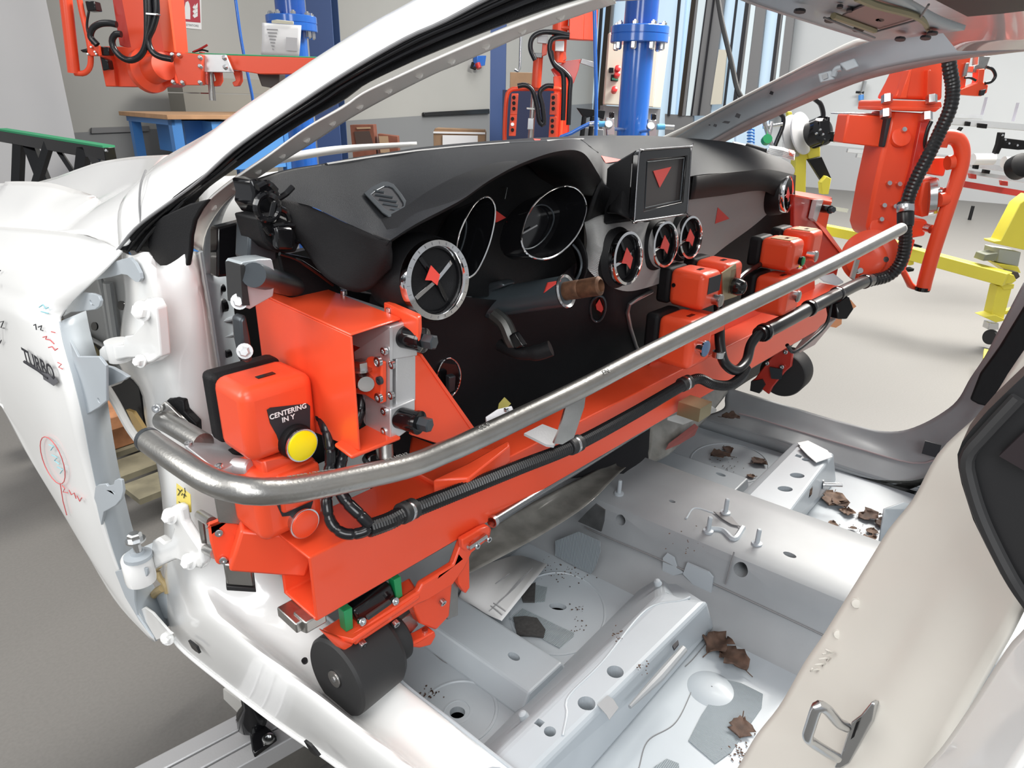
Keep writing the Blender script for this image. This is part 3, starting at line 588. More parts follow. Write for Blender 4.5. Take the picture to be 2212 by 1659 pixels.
# ---- roof panel and near roof rail above the frame of the photo (they shade the cabin)
MB().loft([[V((-.60,y,1.52)),V((-.3,y+.02,1.565)),V((0,y+.03,1.575)),V((.3,y+.02,1.565)),V((.60,y,1.52))] for y in (-.30,-.8,-1.5)],16,4).build('roof_panel', WHITE, car, solid=.006)

# two additions: below the floor, and behind the gap at the dashboard end
MB().box((0,-.15,.40),(1.3,1.8,.01)).build('underfloor_blackout', BLACK, car)  # unseen black plate added to keep the floor holes dark
MB().loft([PX([(430,505,-.55),(500,500,-.55),(600,480,-.55)]),PX([(430,380,-.50),(500,380,-.50),(600,370,-.50)])],8).build('gap_light_catcher', WHITE, car, solid=.004)  # white panel added here, tilted up to catch light in the gap
# pillars carried on up to the roof outside the photo's frame
ex = lambda row,pts: [row[-1]]+[V(p) for p in pts]
MB().loft([ex(PU,[(-.555,-.45,1.545),(-.565,-1.1,1.55)]),ex(PW,[(-.615,-.45,1.52),(-.625,-1.1,1.515)]),ex(PB,[(-.60,-.45,1.495),(-.61,-1.1,1.49)]),ex(PF,[(-.545,-.45,1.485),(-.555,-1.1,1.48)])],24,3).build('roof_rail', WHITE, car, solid=.003)
MB().loft([[G0[0],V((-.565,-.62,1.49))],[G1[0],V((-.585,-.65,1.50))],[G2[0],V((-.60,-.68,1.505))],[G3[0],V((-.61,-.72,1.51))]],8,3).build('rear_pillar_upper', BEIGEP, car, solid=.004)
# ================================================================ DASHBOARD (held by the gripper between the pillars)
from mathutils.bvhtree import BVHTree
dash = root('dashboard', (0,.15,.9), 'charcoal car dashboard with round chrome air vents held inside the white body', 'dashboard')
def bvh(o):
    w = wloc(o); return BVHTree.FromPolygons([v.co+w for v in o.data.vertices], [tuple(p.vertices) for p in o.data.polygons])
def hit(bv, px, py, lift=.0008):
    r = ray(px,py).normalized(); h = bv.ray_cast(CAM, r)
    if h[0] is None: return None
    n = h[1] if h[1].dot(r) < 0 else -h[1]
    return h[0]+n*lift, n
def decal(name, poly, bv, mt, par, th=.0006, label=None):
    hs = [hit(bv,*p) for p in poly]
    if any(h is None for h in hs): print('decal miss', name, poly); return None
    n = sum((h[1] for h in hs), V()).normalized()
    return MB().prism([h[0]-n*.0004 for h in hs], n*th).build(name, mt, par, smooth=0, label=label)
cols = [
 (.16,.15,[(546,388),(556,402),(568,416),(580,428)]),
 (.22,.13,[(620,366),(632,388),(646,412),(660,432),(664,443)]),
 (.27,.08,[(700,353),(712,380),(726,415),(740,455),(745,480)]),
 (.30,.03,[(760,341),(775,375),(788,420),(797,470),(800,504)]),
 (.31,.0,[(805,334),(820,370),(834,415),(842,470),(842,520)]),
 (.33,-.012,[(850,327),(868,357),(884,395),(896,440),(901,482)]),
 (.34,-.03,[(920,317),(946,345),(970,372),(988,396),(998,412),(1002,424),(996,432)]),
 (.36,-.03,[(1000,309),(1020,328),(1038,346),(1052,362),(1060,374),(1064,383),(1058,389)]),
 (.37,-.035,[(1080,303),(1096,316),(1110,328),(1120,338),(1127,345),(1130,350),(1126,353)]),
 (.37,-.035,[(1150,298),(1165,305),(1178,311),(1190,316),(1198,320),(1204,323),(1204,327)]),
 (.37,-.03,[(1225,295),(1236,300),(1244,305),(1251,311),(1257,317),(1260,323),(1259,330)]),
 (.36,-.01,[(1275,293),(1283,304),(1288,315),(1292,328),(1294,343),(1295,358),(1293,376)]),
 (.35,.02,[(1318,293),(1318,312),(1318,330),(1318,350),(1318,370),(1318,388),(1316,408)]),
 (.33,.03,[(1400,293),(1405,312),(1410,332),(1412,352),(1414,372),(1415,390),(1415,408)]),
 (.30,.02,[(1460,297),(1475,312),(1485,330),(1491,345),(1494,358),(1496,368),(1496,380)]),
 (.24,.02,[(1520,301),(1545,315),(1564,330),(1577,343),(1584,354),(1588,362),(1588,372)]),
 (.14,.01,[(1600,312),(1622,323),(1640,334),(1650,344),(1656,352),(1659,358),(1658,366)]),
 (.05,-.005,[(1690,343),(1702,349),(1709,354),(1713,359),(1716,364),(1717,370),(1714,378)])]
def colpts(yb, yf, pts):
    L = [0]
    for a,b in zip(pts,pts[1:]): L.append(L[-1]+math.hypot(b[0]-a[0],b[1]-a[1]))
    return [P(p[0],p[1],Y=yb+(yf-yb)*(l/L[-1])) for p,l in zip(pts,L)]
CC = [colpts(*c) for c in cols]
pad = MB().loft(CC, 20, 6).build('dash_pad', SKIN, dash, smooth=60)
pv = bvh(pad)
# rolled lip down from the front edge of the pad, and the dark binnacle behind it
lip = [c[-1] for c in CC]
LB = cr(lip[4:],120)
rows = [LB,[p+V((0,.006,-.006)) for p in LB],[p+V((0,.03,-.012)) for p in LB],[p+V((0,.10,-.02)) for p in LB]]
MB().grid(rows).build('pad_lip', BLACK, dash, smooth=60)
s0 = PY([(568,420,.152),(664,444,.13),(745,481,.08),(800,505,.03),(836,519,.004),(844,522,.0)])
s1 = PY([(590,455,.15),(660,500,.115),(735,555,.075),(795,570,.04),(830,560,.012),(848,550,.006)])
s2 = PY([(610,480,.15),(655,535,.12),(695,592,.09),(745,624,.065),(792,628,.05),(846,580,.02)])
MB().loft([s0,s1,s2],40,6).build('pad_end_face', mat('shaded_end_skin',(.013,.0125,.0135),.55,spec=.12,bump=.45,bscale=1400), dash, smooth=60, solid=.004)  # end face in shadow: its shade is put into a darker skin
MB().grid([cr([c[0] for c in CC],60),[p+V((0,.03,-.06)) for p in cr([c[0] for c in CC],60)]]).build('pad_rear_edge', BLACK, dash, solid=.004)
MB().tube([hit(pv,*p,.000)[0] for p in ((705,356),(800,341),(900,327),(1000,317),(1100,309),(1180,305),(1260,301))], .0028, 6).build('defroster_trim', mat('grey_trim_line',(.07,.073,.08),.5), pad)
MB().tube([hit(pv,*p,.000)[0] for p in ((1255,302),(1275,318),(1292,330))], .0016, 6).build('pad_seam', BLACK, pad)
# side demister grille on the pad
fr = [(786,420),(800,408),(826,395),(838,395),(850,400),(868,422),(882,444),(883,455),(872,462),(848,471),(838,470),(826,462)]
h0 = hit(pv,835,433); n0 = h0[1]
fo = PN(fr,h0[0]+n0*.005,n0); cen = sum(fo,V())/len(fo); fi = [cen+(p-cen)*.72 for p in fo]
gr = MB().plate(fo,[fi],n0*.002).build('demister_grille', GUN, dash, bevel=.0008)
MB().prism([p-n0*.001 for p in fi], n0*.0012).build('grille_opening', INK, gr)
for k in range(5):
    a = PN([(802+k*8.5,412+k*9.5),(846+k*8.5,419+k*9.5)],h0[0]+n0*.0055,n0)
    d1 = (a[1]-a[0])
    aa = a[0]+d1*(.12 if k in(0,) else .02 if k<4 else .2); bb_ = a[1]-d1*(.35 if k==0 else .12 if k<3 else .25)
    MB().tube([aa,bb_], .0022, 8).build('grille_slat', GUN, gr)
# binnacle back wall and sides
bk = [(842,560),(860,505),(925,468),(1000,430),(1060,388),(1127,352),(1204,327),(1259,330),(1294,376),(1318,408),(1340,470),(1262,485),(1262,600),(1100,640),(980,640),(900,610)]
MB().prism([P(*p,Y=.085) for p in bk], (0,.01,0)).build('binnacle_back', BLACK, dash)
# ---- instrument dials
gn = V((0,-1,.30)).normalized()
def gauge(poly, o, rr):
    pts = PN(poly, o, gn); c = sum(pts,V())/len(pts)
    g = MB().tube(cr(pts+[pts[0]],72)[:-1], rr, 8, closed=True).build('dial_ring', CHROME, dash)
    back = [c+(p-c)*.9-gn*.045 for p in cr(pts+[pts[0]],60)]
    MB().grid([cr(pts+[pts[0]],60),back]).build('dial_barrel', GLOSSB, g)
    MB().prism(back[:-1], -gn*.002).build('dial_face', GLOSSB, g)
    MB().tube([c+(p-c)*.62-gn*.040 for p in cr(pts+[pts[0]],60)][:-1], .0014, 6, closed=True).build('dial_inner_ring', GUN, g)
    e = (pts[3]-c)*.3
    MB().tube([c-gn*.038-e*1.4,c-gn*.038+e*.2], .0012, 6).build('dial_needle', mat('pale_needle',(.35,.35,.36),.4), g)
    return g
gauge([(1045,426),(1056,426),(1067,441),(1069,461),(1066,488),(1057,525),(1043,561),(1028,588),(1012,600),(1002,597),(994,579),(987,556),(986,538),(991,507),(1005,473),(1021,446),(1034,432)], P(1028,515,Y=.015), .0014)
gauge([(1224,401),(1242,406),(1258,421),(1266,441),(1265,461),(1256,488),(1240,516),(1220,538),(1197,554),(1174,560),(1152,556),(1136,545),(1127,525),(1128,502),(1138,468),(1154,441),(1179,418),(1202,406)], P(1196,482,Y=.005), .0016)
MB().prism(PY([(1070,455),(1091,470),(1070,480)],.078), (0,-.002,0)).build('red_sticker', TRI, dash)
MB().tube(PY([(1081,405),(1096,405),(1091,430)],.07), .0009, 6).build('bright_clip', BOLT, dash)
# ---- air vents
def vent(px, py, Y, r, yaw=0, rot=0, deep=.05):
    c = P(px,py,Y=Y); ax = V((math.sin(yaw),-math.cos(yaw),.10)).normalized()
    e = ZA.cross(ax).normalized(); g = ax.cross(e)
    t = MB().lathe(c, ax, [(r*1.06,-deep),(r*1.16,-deep*.55),(r*1.10,-.012),(r*1.03,-.006)], 40).build('air_vent', BLACK, dash)
    MB().lathe(c, ax, [(r*1.01,-.010),(r*1.04,-.002),(r*1.0,.005),(r*(.90 if r<.045 else .86),.006),(r*(.86 if r<.045 else .80),.002),(r*(.84 if r<.045 else .79),-.006)], 48, caps=False).build('vent_ring', CHROME, t)
    MB().lathe(c, ax, [(r*.87,.001),(r*.84,.003),(r*.78,-.004),(r*.74,-.02),(r*.62,-.024),(.001,-.024)], 40, caps=False).build('vent_barrel', GLOSSB, t)
    if r > .044:
        b = MB()
        for k in range(26):
            a = 2*math.pi*k/26; d = e*math.cos(a)+g*math.sin(a); tt = -e*math.sin(a)+g*math.cos(a)
            b.box(c+d*r*.93+ax*.0062, (.0005,r*.07,.0005), (tt,d,ax))
        b.build('ring_notches', MULL, t)
    for k in range(4):
        a = rot+math.pi/2*k; d = e*math.cos(a)+g*math.sin(a); tt = -e*math.sin(a)+g*math.cos(a)
        f_ = MB().prism([c+d*r*.72-ax*.004-tt*.003*1, c+d*r*.72-ax*.004+tt*.003, c+tt*.0022+ax*.002, c-tt*.0022+ax*.002], -ax*.012)
        f_.build('vent_blade', CHROME if k%2 == 0 else GLOSSB, t, bevel=.0008)
    s = .5
    k1 = 1.0 if px > 1000 else .62; o2 = c+ax*.0035+(V() if px > 1000 else e*(-r*.12)+g*(r*.14))
    MB().prism([o2+e*(-r*.10*k1)+g*(r*.42*k1), o2+e*(r*.30*k1)+g*(-r*.02*k1), o2+e*(r*.12*k1)+g*(-r*.42*k1), o2+e*(-r*.14*k1)+g*(-r*.18*k1), o2+e*(-r*.45*k1)+g*(-r*.12*k1)], ax*.001).build('red_sticker', TRI if px > 1000 else mat('lit_red_sticker',(.80,.07,.05),.5), t, label=None)  # left sticker nearer the light: falloff put into a brighter red
    return t
vent(942,605,0,.0475,-.12,.55,.07)
vent(1353,558,-.010,.044,-.05,.30,.03)
vent(1434,528,.004,.042,-.08,.30,.03)
vent(1489,513,.014,.042,-.1,.30,.03)
vent(1699,420,-.005,.044,.05,.35,.06)
# ---- central screen
sn = V((0,-1,.12)).normalized(); so = P(1433,395,Y=-.03)
q = PN([(1388,324),(1491,317),(1493,322),(1484,458),(1478,463),(1376,478),(1371,472),(1381,332)],so,sn)
qi = PN([(1398,346),(1484,337),(1475,436),(1392,455)],so,sn)
sc = MB().plate(q,[qi],-sn*.012).build('screen', GLOSSB, dash, bevel=.002)
MB().prism([p-sn*.006 for p in qi], -sn*.004).build('screen_panel', mat('dark_screen',(.035,.028,.027),.35), sc)
MB().tube(cr([*q,q[0]],60)[:-1], .0014, 8, closed=True).build('screen_bezel', mat('dark_chrome',(.22,.22,.23),.22,1), sc)
MB().tube([p-sn*.002 for p in PN([(1400,350),(1480,341),(1471,433),(1395,450)],so,sn)], .0012, 6, closed=True).build('screen_lip', GUN, sc)
MB().prism([p-sn*.0055 for p in PN([(1417,369),(1456,360),(1431,405)],so,sn)], sn*.0008).build('red_sticker', TRI, sc)
hb = [p-sn*.012 for p in q]; qc = sum(q,V())/len(q); hb2 = [qc+(p-qc)*.86+V((-.006,.06,-.02)) for p in q]
MB().grid([hb+[hb[0]],[a.lerp(b_,.5) for a,b_ in zip(hb+[hb[0]],hb2+[hb2[0]])],hb2+[hb2[0]]]).build('screen_housing', BLACK, sc, smooth=60)
MB().loft([PY([(1340,410,.03),(1318,440,.02),(1310,458,.015)]),PY([(1356,395,.0),(1345,420,-.01),(1340,462,-.02)]),PY([(1378,440,-.02),(1372,470,-.025),(1378,480,-.03)])],10,4).build('screen_base', BLACK, dash, solid=.004)
# ---- silver trim panel
tt_ = [(1262,478,0.050),(1288,463,0.040),(1318,458,0.032),(1352,466,0.026),(1385,480,0.024),(1430,470,0.032),(1490,428,0.046),(1560,419,0.048),(1646,410,0.032),(1664,410,0.024)]
tm_ = [(1268,520,0.040),(1290,530,0.014),(1320,545,0.008),(1360,560,0.014),(1400,555,0.020),(1450,530,0.032),(1500,510,0.050),(1560,490,0.054),(1630,455,0.036),(1666,432,0.026)]
tb_ = [(1262,565,0.040),(1278,592,0.024),(1310,615,0.014),(1352,629,0.014),(1395,622,0.020),(1450,602,0.032),(1515,572,0.056),(1570,530,0.058),(1625,490,0.040),(1666,455,0.026)]
tp_ = MB().loft([PY(tt_),PY(tm_),PY(tb_)],50,8).build('trim_panel', mat('pinstriped_silver',(.40,.395,.39),.42,.15,bump=.5,bscale=260,wave='DIAGONAL'), dash, smooth=60)
decal('red_sticker', [(1550,448),(1575,472),(1544,483)], bvh(tp_), TRI, tp_)
decal('red_sticker', [(1298,337),(1349,347),(1308,353)], pv, mat('lit_red_sticker',(.80,.07,.05),.5), pad)
decal('red_sticker', [(1152,300.5),(1168,301.5),(1166,304.5),(1155,304)], pv, MATS['lit_red_sticker'], pad)
# upper black band above the trim (pad side down to the trim) and the passenger side lower face
bt_ = [(1496,380,.022),(1590,370,.022),(1658,366,.012),(1700,374,0),(1716,378,-.003)]
bb2 = [(1488,430,.03),(1560,421,.034),(1646,412,.018),(1690,440,.005),(1712,455,.002)]
MB().loft([PY(bt_),PY(bb2)],30).build('upper_band', BLACK, dash, solid=.004, off=1)
MB().loft([PY([(1300,386,.0),(1318,408,.02),(1415,408,.03),(1496,380,.022)]),PY([(1262,480,.04),(1318,462,.03),(1415,480,.035),(1490,432,.035)])],30).build('centre_band', BLACK, dash, solid=.004, off=1)
l0 = [(848,560,0.030),(880,590,0.035),(1000,640,0.060),(1150,640,0.070),(1262,559,0.058),(1310,609,0.032),(1352,623,0.032),(1395,617,0.036),(1450,597,0.048),(1515,567,0.070),(1570,525,0.072),(1625,485,0.056),(1668,449,0.042),(1714,433,0.038)]
l1 = [(800,640,.10),(860,690,.10),(1000,715,.11),(1150,700,.12),(1270,660,.08),(1320,680,.06),(1370,690,.06),(1420,680,.06),(1480,650,.07),(1545,620,.075),(1610,590,.07),(1660,560,.06),(1700,530,.05),(1722,510,.05)]
l2 = [(800,720,.14),(880,780,.14),(1000,810,.15),(1150,800,.17),(1270,770,.16),(1330,760,.14),(1380,760,.14),(1430,750,.14),(1500,740,.14),(1560,700,.13),(1620,660,.12),(1670,620,.10),(1700,590,.09),(1725,560,.09)]
l3 = [(800,930,.17),(900,950,.17),(1000,960,.18),(1150,950,.21),(1270,930,.21),(1330,900,.20),(1380,880,.20),(1430,860,.20),(1500,830,.19),(1560,800,.17),(1620,760,.15),(1670,720,.13),(1700,690,.12),(1725,660,.12)]
l4 = [(800,1060,.20),(900,1060,.20),(1000,1050,.21),(1150,1030,.25),(1270,1000,.25),(1330,970,.25),(1380,950,.24),(1430,930,.24),(1500,900,.22),(1560,860,.20),(1620,820,.18),(1670,790,.16),(1700,760,.15),(1725,730,.15)]
low = MB().loft([PY(l) for l in (l0,l1,l2,l3,l4)],70,6).build('lower_panel', mat('soft_black_panel',(.010,.0105,.0125),.5,spec=.18,bump=.3,bscale=1200), dash, smooth=60)
lv = bvh(low)
# light switch, start button, centre stack strip
def ringdisc(name, px, py, w, h, lift=.006, rr=.0016, mt=CHROME):
    a = [hit(lv,px+w*math.cos(k*math.pi/18)-h*.12*math.sin(k*math.pi/18),py+h*math.sin(k*math.pi/18),.003) for k in range(36)]
    if any(x is None for x in a): return None
    c, n = hit(lv,px,py,.003)
    pts = [x[0] for x in a]; fl = [c+(p-c)-n*((p-c).dot(n)) for p in pts]
    o = MB().tube(fl, rr, 8, closed=True).build(name, mt, dash)
    MB().prism([p-n*.001 for p in fl], -n*.002).build('switch_face', GLOSSB, o); return o, c, n, fl
r_ = ringdisc('light_switch', 966, 816, 26, 43)
if r_: MB().prism([p+r_[2]*.004 for p in PN([(958,806),(972,803),(970,835),(958,842)],r_[1],r_[2])], r_[2]*.01).build('switch_knob', GUN, r_[0], bevel=.002)
r_ = ringdisc('start_button', 1291, 662, 17, 27, rr=.0024, mt=GUN)
if r_: MB().prism(PN([(1295,645),(1302,662),(1303,668),(1299,674),(1289,668),(1287,658)],r_[1]+r_[2]*.002,r_[2]), r_[2]*.001).build('red_sticker', TRI, r_[0])
b = MB().tube([x[0] for x in [hit(lv,*p,.004) for p in ((1404,628),(1372,644),(1356,655),(1352,672),(1360,705),(1372,745),(1378,758))] if x], .0042, 10); b.build('stack_strip', mat('satin_silver',(.45,.45,.46),.3,.9), dash)
# ---- steering column
sa, sb = P(1042,657,X=-.40), P(1222,629,X=-.385); u = (sb-sa).normalized()
col_ = MB().lathe(sa, u, [(.019,-.03),(.024,-.005),(.024,0),(.0225,.004),(.0225,(sb-sa).length-.01),(.0228,(sb-sa).length)], 28).build('steering_column', mat('column_tube',(.06,.075,.085),.3,.4), dash)
L = (sb-sa).length
MB().lathe(sa, u, [(.0235,L-.002),(.0245,L),(.0235,L+.003),(.020,L+.001),(.018,L-.01)], 28, caps=False).build('column_ring', BOLT, col_)
MB().lathe(sa, u, [(.017,L-.01),(.001,L-.01)], 20, caps=False).build('column_bore', GLOSSB, col_)
MB().lathe(sa, u, [(.0095,L-.01),(.0135,L),(.0135,L+.022),(.0125,L+.024),(.0135,L+.026),(.0135,L+.055),(.009,L+.058),(.008,L+.05)], 24).build('splined_shaft', mat('rusty_steel',(.16,.075,.04),.6,.4,noise=.5,scale=80), col_)
cv = bvh(col_)
N_ = 8; gp = {}
for i_ in range(N_+1):
    for j_ in range(N_+1-i_):
        w1, w2_ = i_/N_, j_/N_; w0 = 1-w1-w2_
        h_ = hit(cv, 1174*w0+1182*w1+1212*w2_, 634*w0+611*w1+606*w2_, .0006)
        if h_: gp[(i_,j_)] = h_[0]
vs_ = list(gp.values()); ix = {k: n_ for n_,k in enumerate(gp)}; fs_ = []
for (i_,j_) in gp:
    for t_ in (((i_,j_),(i_+1,j_),(i_,j_+1)),((i_+1,j_),(i_+1,j_+1),(i_,j_+1))):
        if all(k in ix for k in t_): fs_.append(tuple(ix[k] for k in t_))
MB().add(vs_,fs_).build('red_sticker', TRI, col_, solid=.0004)
MB().prism(PX([(1030,625),(1052,612),(1078,608),(1090,618),(1060,630),(1056,668),(1062,690),(1048,690),(1034,660)],-.415), (.03,0,0)).build('column_bracket', GUN, dash, bevel=.004)
MB().tube(cr([P(1068,680,X=-.42),P(1090,700,X=-.42),P(1105,735,X=-.42),P(1118,752,X=-.41)],10), .012, 10).build('column_clamp', mat('cast_grey',(.10,.10,.095),.4,.7), dash)
MB().prism(PX([(1098,726),(1110,718),(1130,748),(1112,755)],-.43), (.012,0,0)).build('adjuster_catch', GLOSSB, dash, bevel=.002)
MB().tube(cr([P(1080,745,X=-.42),P(1120,762,X=-.42),P(1160,762,X=-.41),P(1190,752,X=-.40)],14), [.010]*9+[.012]*5, 12).build('adjuster_lever', BLACK, dash)
MB().tube(cr(PY([(1237,528,.03),(1250,545,.02),(1256,570,.015),(1252,590,.015),(1244,605,.02)]),12), .0022, 8).build('trim_arc', GUN, dash)
MB().loft([PY([(1238,500,.05),(1262,540,.02),(1266,580,.015),(1255,612,.03)]),PY([(1225,520,.07),(1240,545,.06),(1246,575,.06),(1240,600,.07)])],12).build('binnacle_cheek', BLACK, dash, solid=.003)
# ---- bare black structure at the left end of the dashboard
def blk(name, poly, Y, d, mt=BLACK, bev=.003): return MB().prism([P(*p,Y=Y) for p in poly], (0,d,0)).build(name, mt, dash, bevel=bev)
blk('end_bracket', [(540,390),(560,386),(590,404),(604,420),(598,460),(580,470),(560,462),(545,440),(548,420)], .15, .04, GLOSSB)
blk('end_bracket', [(556,470),(600,462),(640,480),(652,520),(640,545),(610,548),(590,540),(570,520)], .13, .05)
blk('end_bracket', [(596,490),(634,492),(636,540),(600,540)], .115, .012, GLOSSB)
blk('end_bracket', [(540,478),(598,492),(600,560),(560,575),(536,560)], .16, .03, GUN)
blk('end_cover', [(470,492),(556,470),(560,590),(470,600)], .26, .02, GLOSSB)
blk('end_bracket', [(600,545),(680,560),(740,625),(830,640),(842,680),(760,700),(620,640)], .16, .04)
for pts,r in (([(556,405),(578,396),(596,412)],.004),([(578,418),(590,412),(600,424),(592,440),(586,468)],.003),([(596,432),(616,420),(632,404)],.0035),([(604,450),(618,458),(626,475)],.0035),([(588,488),(612,486),(634,488)],.003),([(570,490),(582,505),(596,510),(600,530)],.0025),([(640,520),(660,525),(672,545)],.003),([(604,548),(640,560),(680,585),(720,615)],.0025)):
    MB().tube(cr(PY(pts,.125),14), r, 8).build('torn_edge', GLOSSB, dash)
MB().tube(circ(P(578,448,Y=.125), XA, ZA, .014, 20), .004, 8, closed=True).build('duct_mouth', GLOSSB, dash)
# ---- clear protective film and dark cloth hanging below
film = mat('grey_plastic_film', (.30,.295,.27), .22, noise=.3, scale=25, coat=.3)
f0 = [P(990,1250,D=1.15),P(1080,1205,D=1.2),P(1180,1150,D=1.28),P(1270,1090,D=1.36),P(1330,1030,D=1.45),P(1352,1010,D=1.48)]
f1 = [P(1000,1222,D=1.2),P(1080,1160,D=1.26),P(1180,1110,D=1.34),P(1260,1060,D=1.42),P(1310,1025,D=1.48),P(1335,1008,D=1.5)]
f2 = [P(1010,1180,D=1.24),P(1090,1120,D=1.3),P(1180,1070,D=1.38),P(1250,1035,D=1.46),P(1300,1010,D=1.52),P(1330,1000,D=1.54)]
MB().loft([f0,f1,f2],24,5).build('protective_film', film, dash, solid=.001)
g0 = [P(1392,1008,D=1.62),P(1440,985,D=1.68),P(1490,940,D=1.76),P(1530,900,D=1.84),P(1570,850,D=1.92)]
g1 = [P(1400,950,D=1.66),P(1445,930,D=1.7),P(1495,895,D=1.78),P(1535,860,D=1.86),P(1580,830,D=1.92)]
g2 = [P(1390,905,D=1.68),P(1440,890,D=1.72),P(1490,865,D=1.8),P(1540,835,D=1.88),P(1590,800,D=1.94)]
fo_ = MB().loft([g0,g1,g2],24,5).build('protective_film', film, dash, solid=.001)
MB().prism([P(x,y,D=d) for x,y,d in ((1437,972,1.655),(1444,958,1.655),(1500,915,1.74),(1508,922,1.74),(1500,940,1.74),(1470,958,1.69))], (0,-.001,.0)).build('red_marking', mat('faded_red_mark',(.32,.09,.08),.5), fo_)
c0 = [P(1180,1040,D=1.5),P(1260,1030,D=1.5),P(1330,1020,D=1.52),P(1372,1042,D=1.55),P(1400,1030,D=1.6),P(1396,960,D=1.64)]
c1 = [P(1180,1000,D=1.52),P(1260,990,D=1.52),P(1330,985,D=1.54),P(1372,990,D=1.57),P(1395,980,D=1.62),P(1400,930,D=1.66)]
c2 = [P(1180,900,D=1.5),P(1260,890,D=1.5),P(1330,890,D=1.55),P(1372,890,D=1.58),P(1395,890,D=1.62),P(1410,880,D=1.66)]
MB().loft([c0,c1,c2],24,5).build('carpet_skirt', mat('black_felt',(.008,.008,.010),.95), dash, solid=.004)
# ================================================================ GRIPPER FRAME (one rigid tool across both door openings)
rig = root('gripper_frame', (-.8,.05,.6), 'orange red cockpit gripper beam with steel handle tube and push-button boxes across the car', 'gripper frame')
RO = V((-.80,.033,.793)); ra = V((.998,-.062,.004)).normalized(); rb = ZA.cross(ra).normalized(); rc = ra.cross(rb)
AX = (ra,rb,rc)
def R(u,v,w): return RO+ra*u+rb*v+rc*w
def rbox(u0,u1,v0,v1,w0,w1): return MB().box(R((u0+u1)/2,(v0+v1)/2,(w0+w1)/2),(u1-u0,v1-v0,w1-w0),AX)
def PF_(L, v=0): return PN(L, R(0,v,0), rb)          # on a plane parallel to the beam's front face
def PS_(L, u=0): return PN(L, R(u,0,0), ra)          # on a plane across the beam
def PT_(L, w=0): return PN(L, R(0,0,w), rc)          # on a level plane
BL = 1.86
# hollow beam, open at the near end
sec = lambda i: [(i,i),(.078-i,i),(.078-i,.097-i),(i,.097-i)]
o0 = [R(0,v,w) for v,w in sec(0)]; i0 = [R(0,v,w) for v,w in sec(.004)]
m_ = MB().plate(o0,[i0], ra*BL); bm_ = m_.build('beam', RED, rig, smooth=0, bevel=.0025, seg=3)
rbox(BL-.004,BL,0,.078,0,.097).build('beam_end_cap', RED, rig)
# slide rail and rod under the beam
rbox(-.02,BL,.016,.062,-.016,-.001).build('slide_rail', STEEL, rig, bevel=.002)
rA, rB = P(1062,1128,D=1.06), P(1482,868,D=1.62)
rod = MB().cyl(rA, rB, .0075, n=18).build('guide_rod', mat('dark_bright_steel',(.30,.31,.32),.25,1), rig)
MB().cyl(rA, rA.lerp(rB,.01), .0095, n=18).build('rod_clip', BOLT, rod)
MB().cyl(rA.lerp(rB,.93), rA.lerp(rB,1.03), .011, n=6).build('rod_fork', STEEL, rod)
# carriage with green end seals
cg = MB().prism(PF_([(762,1322),(846,1262),(864,1298),(778,1352)],.006), rb*.05).build('linear_carriage', GLOSSB, rig, bevel=.004)
MB().tube([P(794,1334,D=.845),P(842,1300,D=.87)], .0035, 8).build('carriage_rib', RUBBER, cg)
for poly in ([(743,1322),(761,1312),(763,1358),(748,1366)],[(851,1254),(866,1245),(870,1288),(857,1296)]):
    MB().prism(PF_(poly,.004), rb*.014).build('end_seal', GREEN, cg, bevel=.001)
for px,py in ((779,1342),(850,1298)):
    q = PN([(px,py)],R(0,.0,0),rb)[0]; MB().cap(q, -rb+rc*.4, .0055, .006).build('carriage_screw', BOLT, cg)
# red bracket arm below the beam
tr = MB().prism(PT_([(694,1358),(742,1328),(885,1246),(908,1284),(762,1382),(712,1370)],-.048), rc*-.008).build('lower_bracket', RED, rig, bevel=.003)
MB().prism(PF_([(760,1374),(905,1278),(912,1262),(980,1220),(998,1170),(1010,1163),(1054,1135),(1063,1142),(1059,1162),(1020,1194),(1004,1228),(980,1262),(915,1302),(900,1308),(768,1396)],-.006), rb*.012).build('bracket_arm', RED, tr, bevel=.003)
MB().prism(PF_([(893,1306),(978,1258),(972,1330),(942,1362),(908,1348),(897,1322)],.004), rb*.02).build('hanger_plate', RED, tr, bevel=.003)
MB().prism(PF_([(990,1200),(1014,1188),(1015,1270),(1006,1283),(991,1262)],.0), rb*.012).build('post_plate', RED, tr, bevel=.002)
MB().prism(PF_([(975,1236),(990,1228),(990,1330),(966,1340)],.012), rb*.018).build('steel_block', STEEL, tr, bevel=.002)
MB().prism(PF_([(998,1166),(1040,1142),(1056,1136),(1060,1148),(1052,1162),(1010,1192),(1000,1186)],-.016), rb*.010).build('toggle_plate', RED, tr, bevel=.003)
for px,py in ((1047,1160),(1022,1174)):
    q = PN([(px,py)],R(0,-.018,0),rb)[0]; MB().cap(q, -rb, .005, .010).build('toggle_bolt', BOLT, tr)
MB().tube(PF_([(1012,1184),(1050,1158)],-.024), .004, 10).build('toggle_pin', BOLT, tr)
MB().prism(PF_([(698,1366),(764,1392),(818,1360),(816,1394),(780,1421),(768,1418),(728,1398)],-.002), rb*.014).build('wheel_fork', RED, tr, bevel=.003)
for px,py in ((781,1388),(852,1344),(953,1298)):
    q = PN([(px,py)],R(0,-.006,0),rb)[0]; MB().cap(q, -rb-rc*.3, .0055, .006).build('bracket_screw', BOLT, tr)
MB().prism(PF_([(884,1392),(920,1376),(940,1364),(943,1374),(932,1394),(906,1401),(890,1399)],-.002), rb*.022).build('support_foot', RED, tr, bevel=.003)
MB().cyl(PF_([(918,1360)],.008)[0], PF_([(918,1382)],.008)[0], .0045, n=12).build('foot_bolt', BOLT, tr)
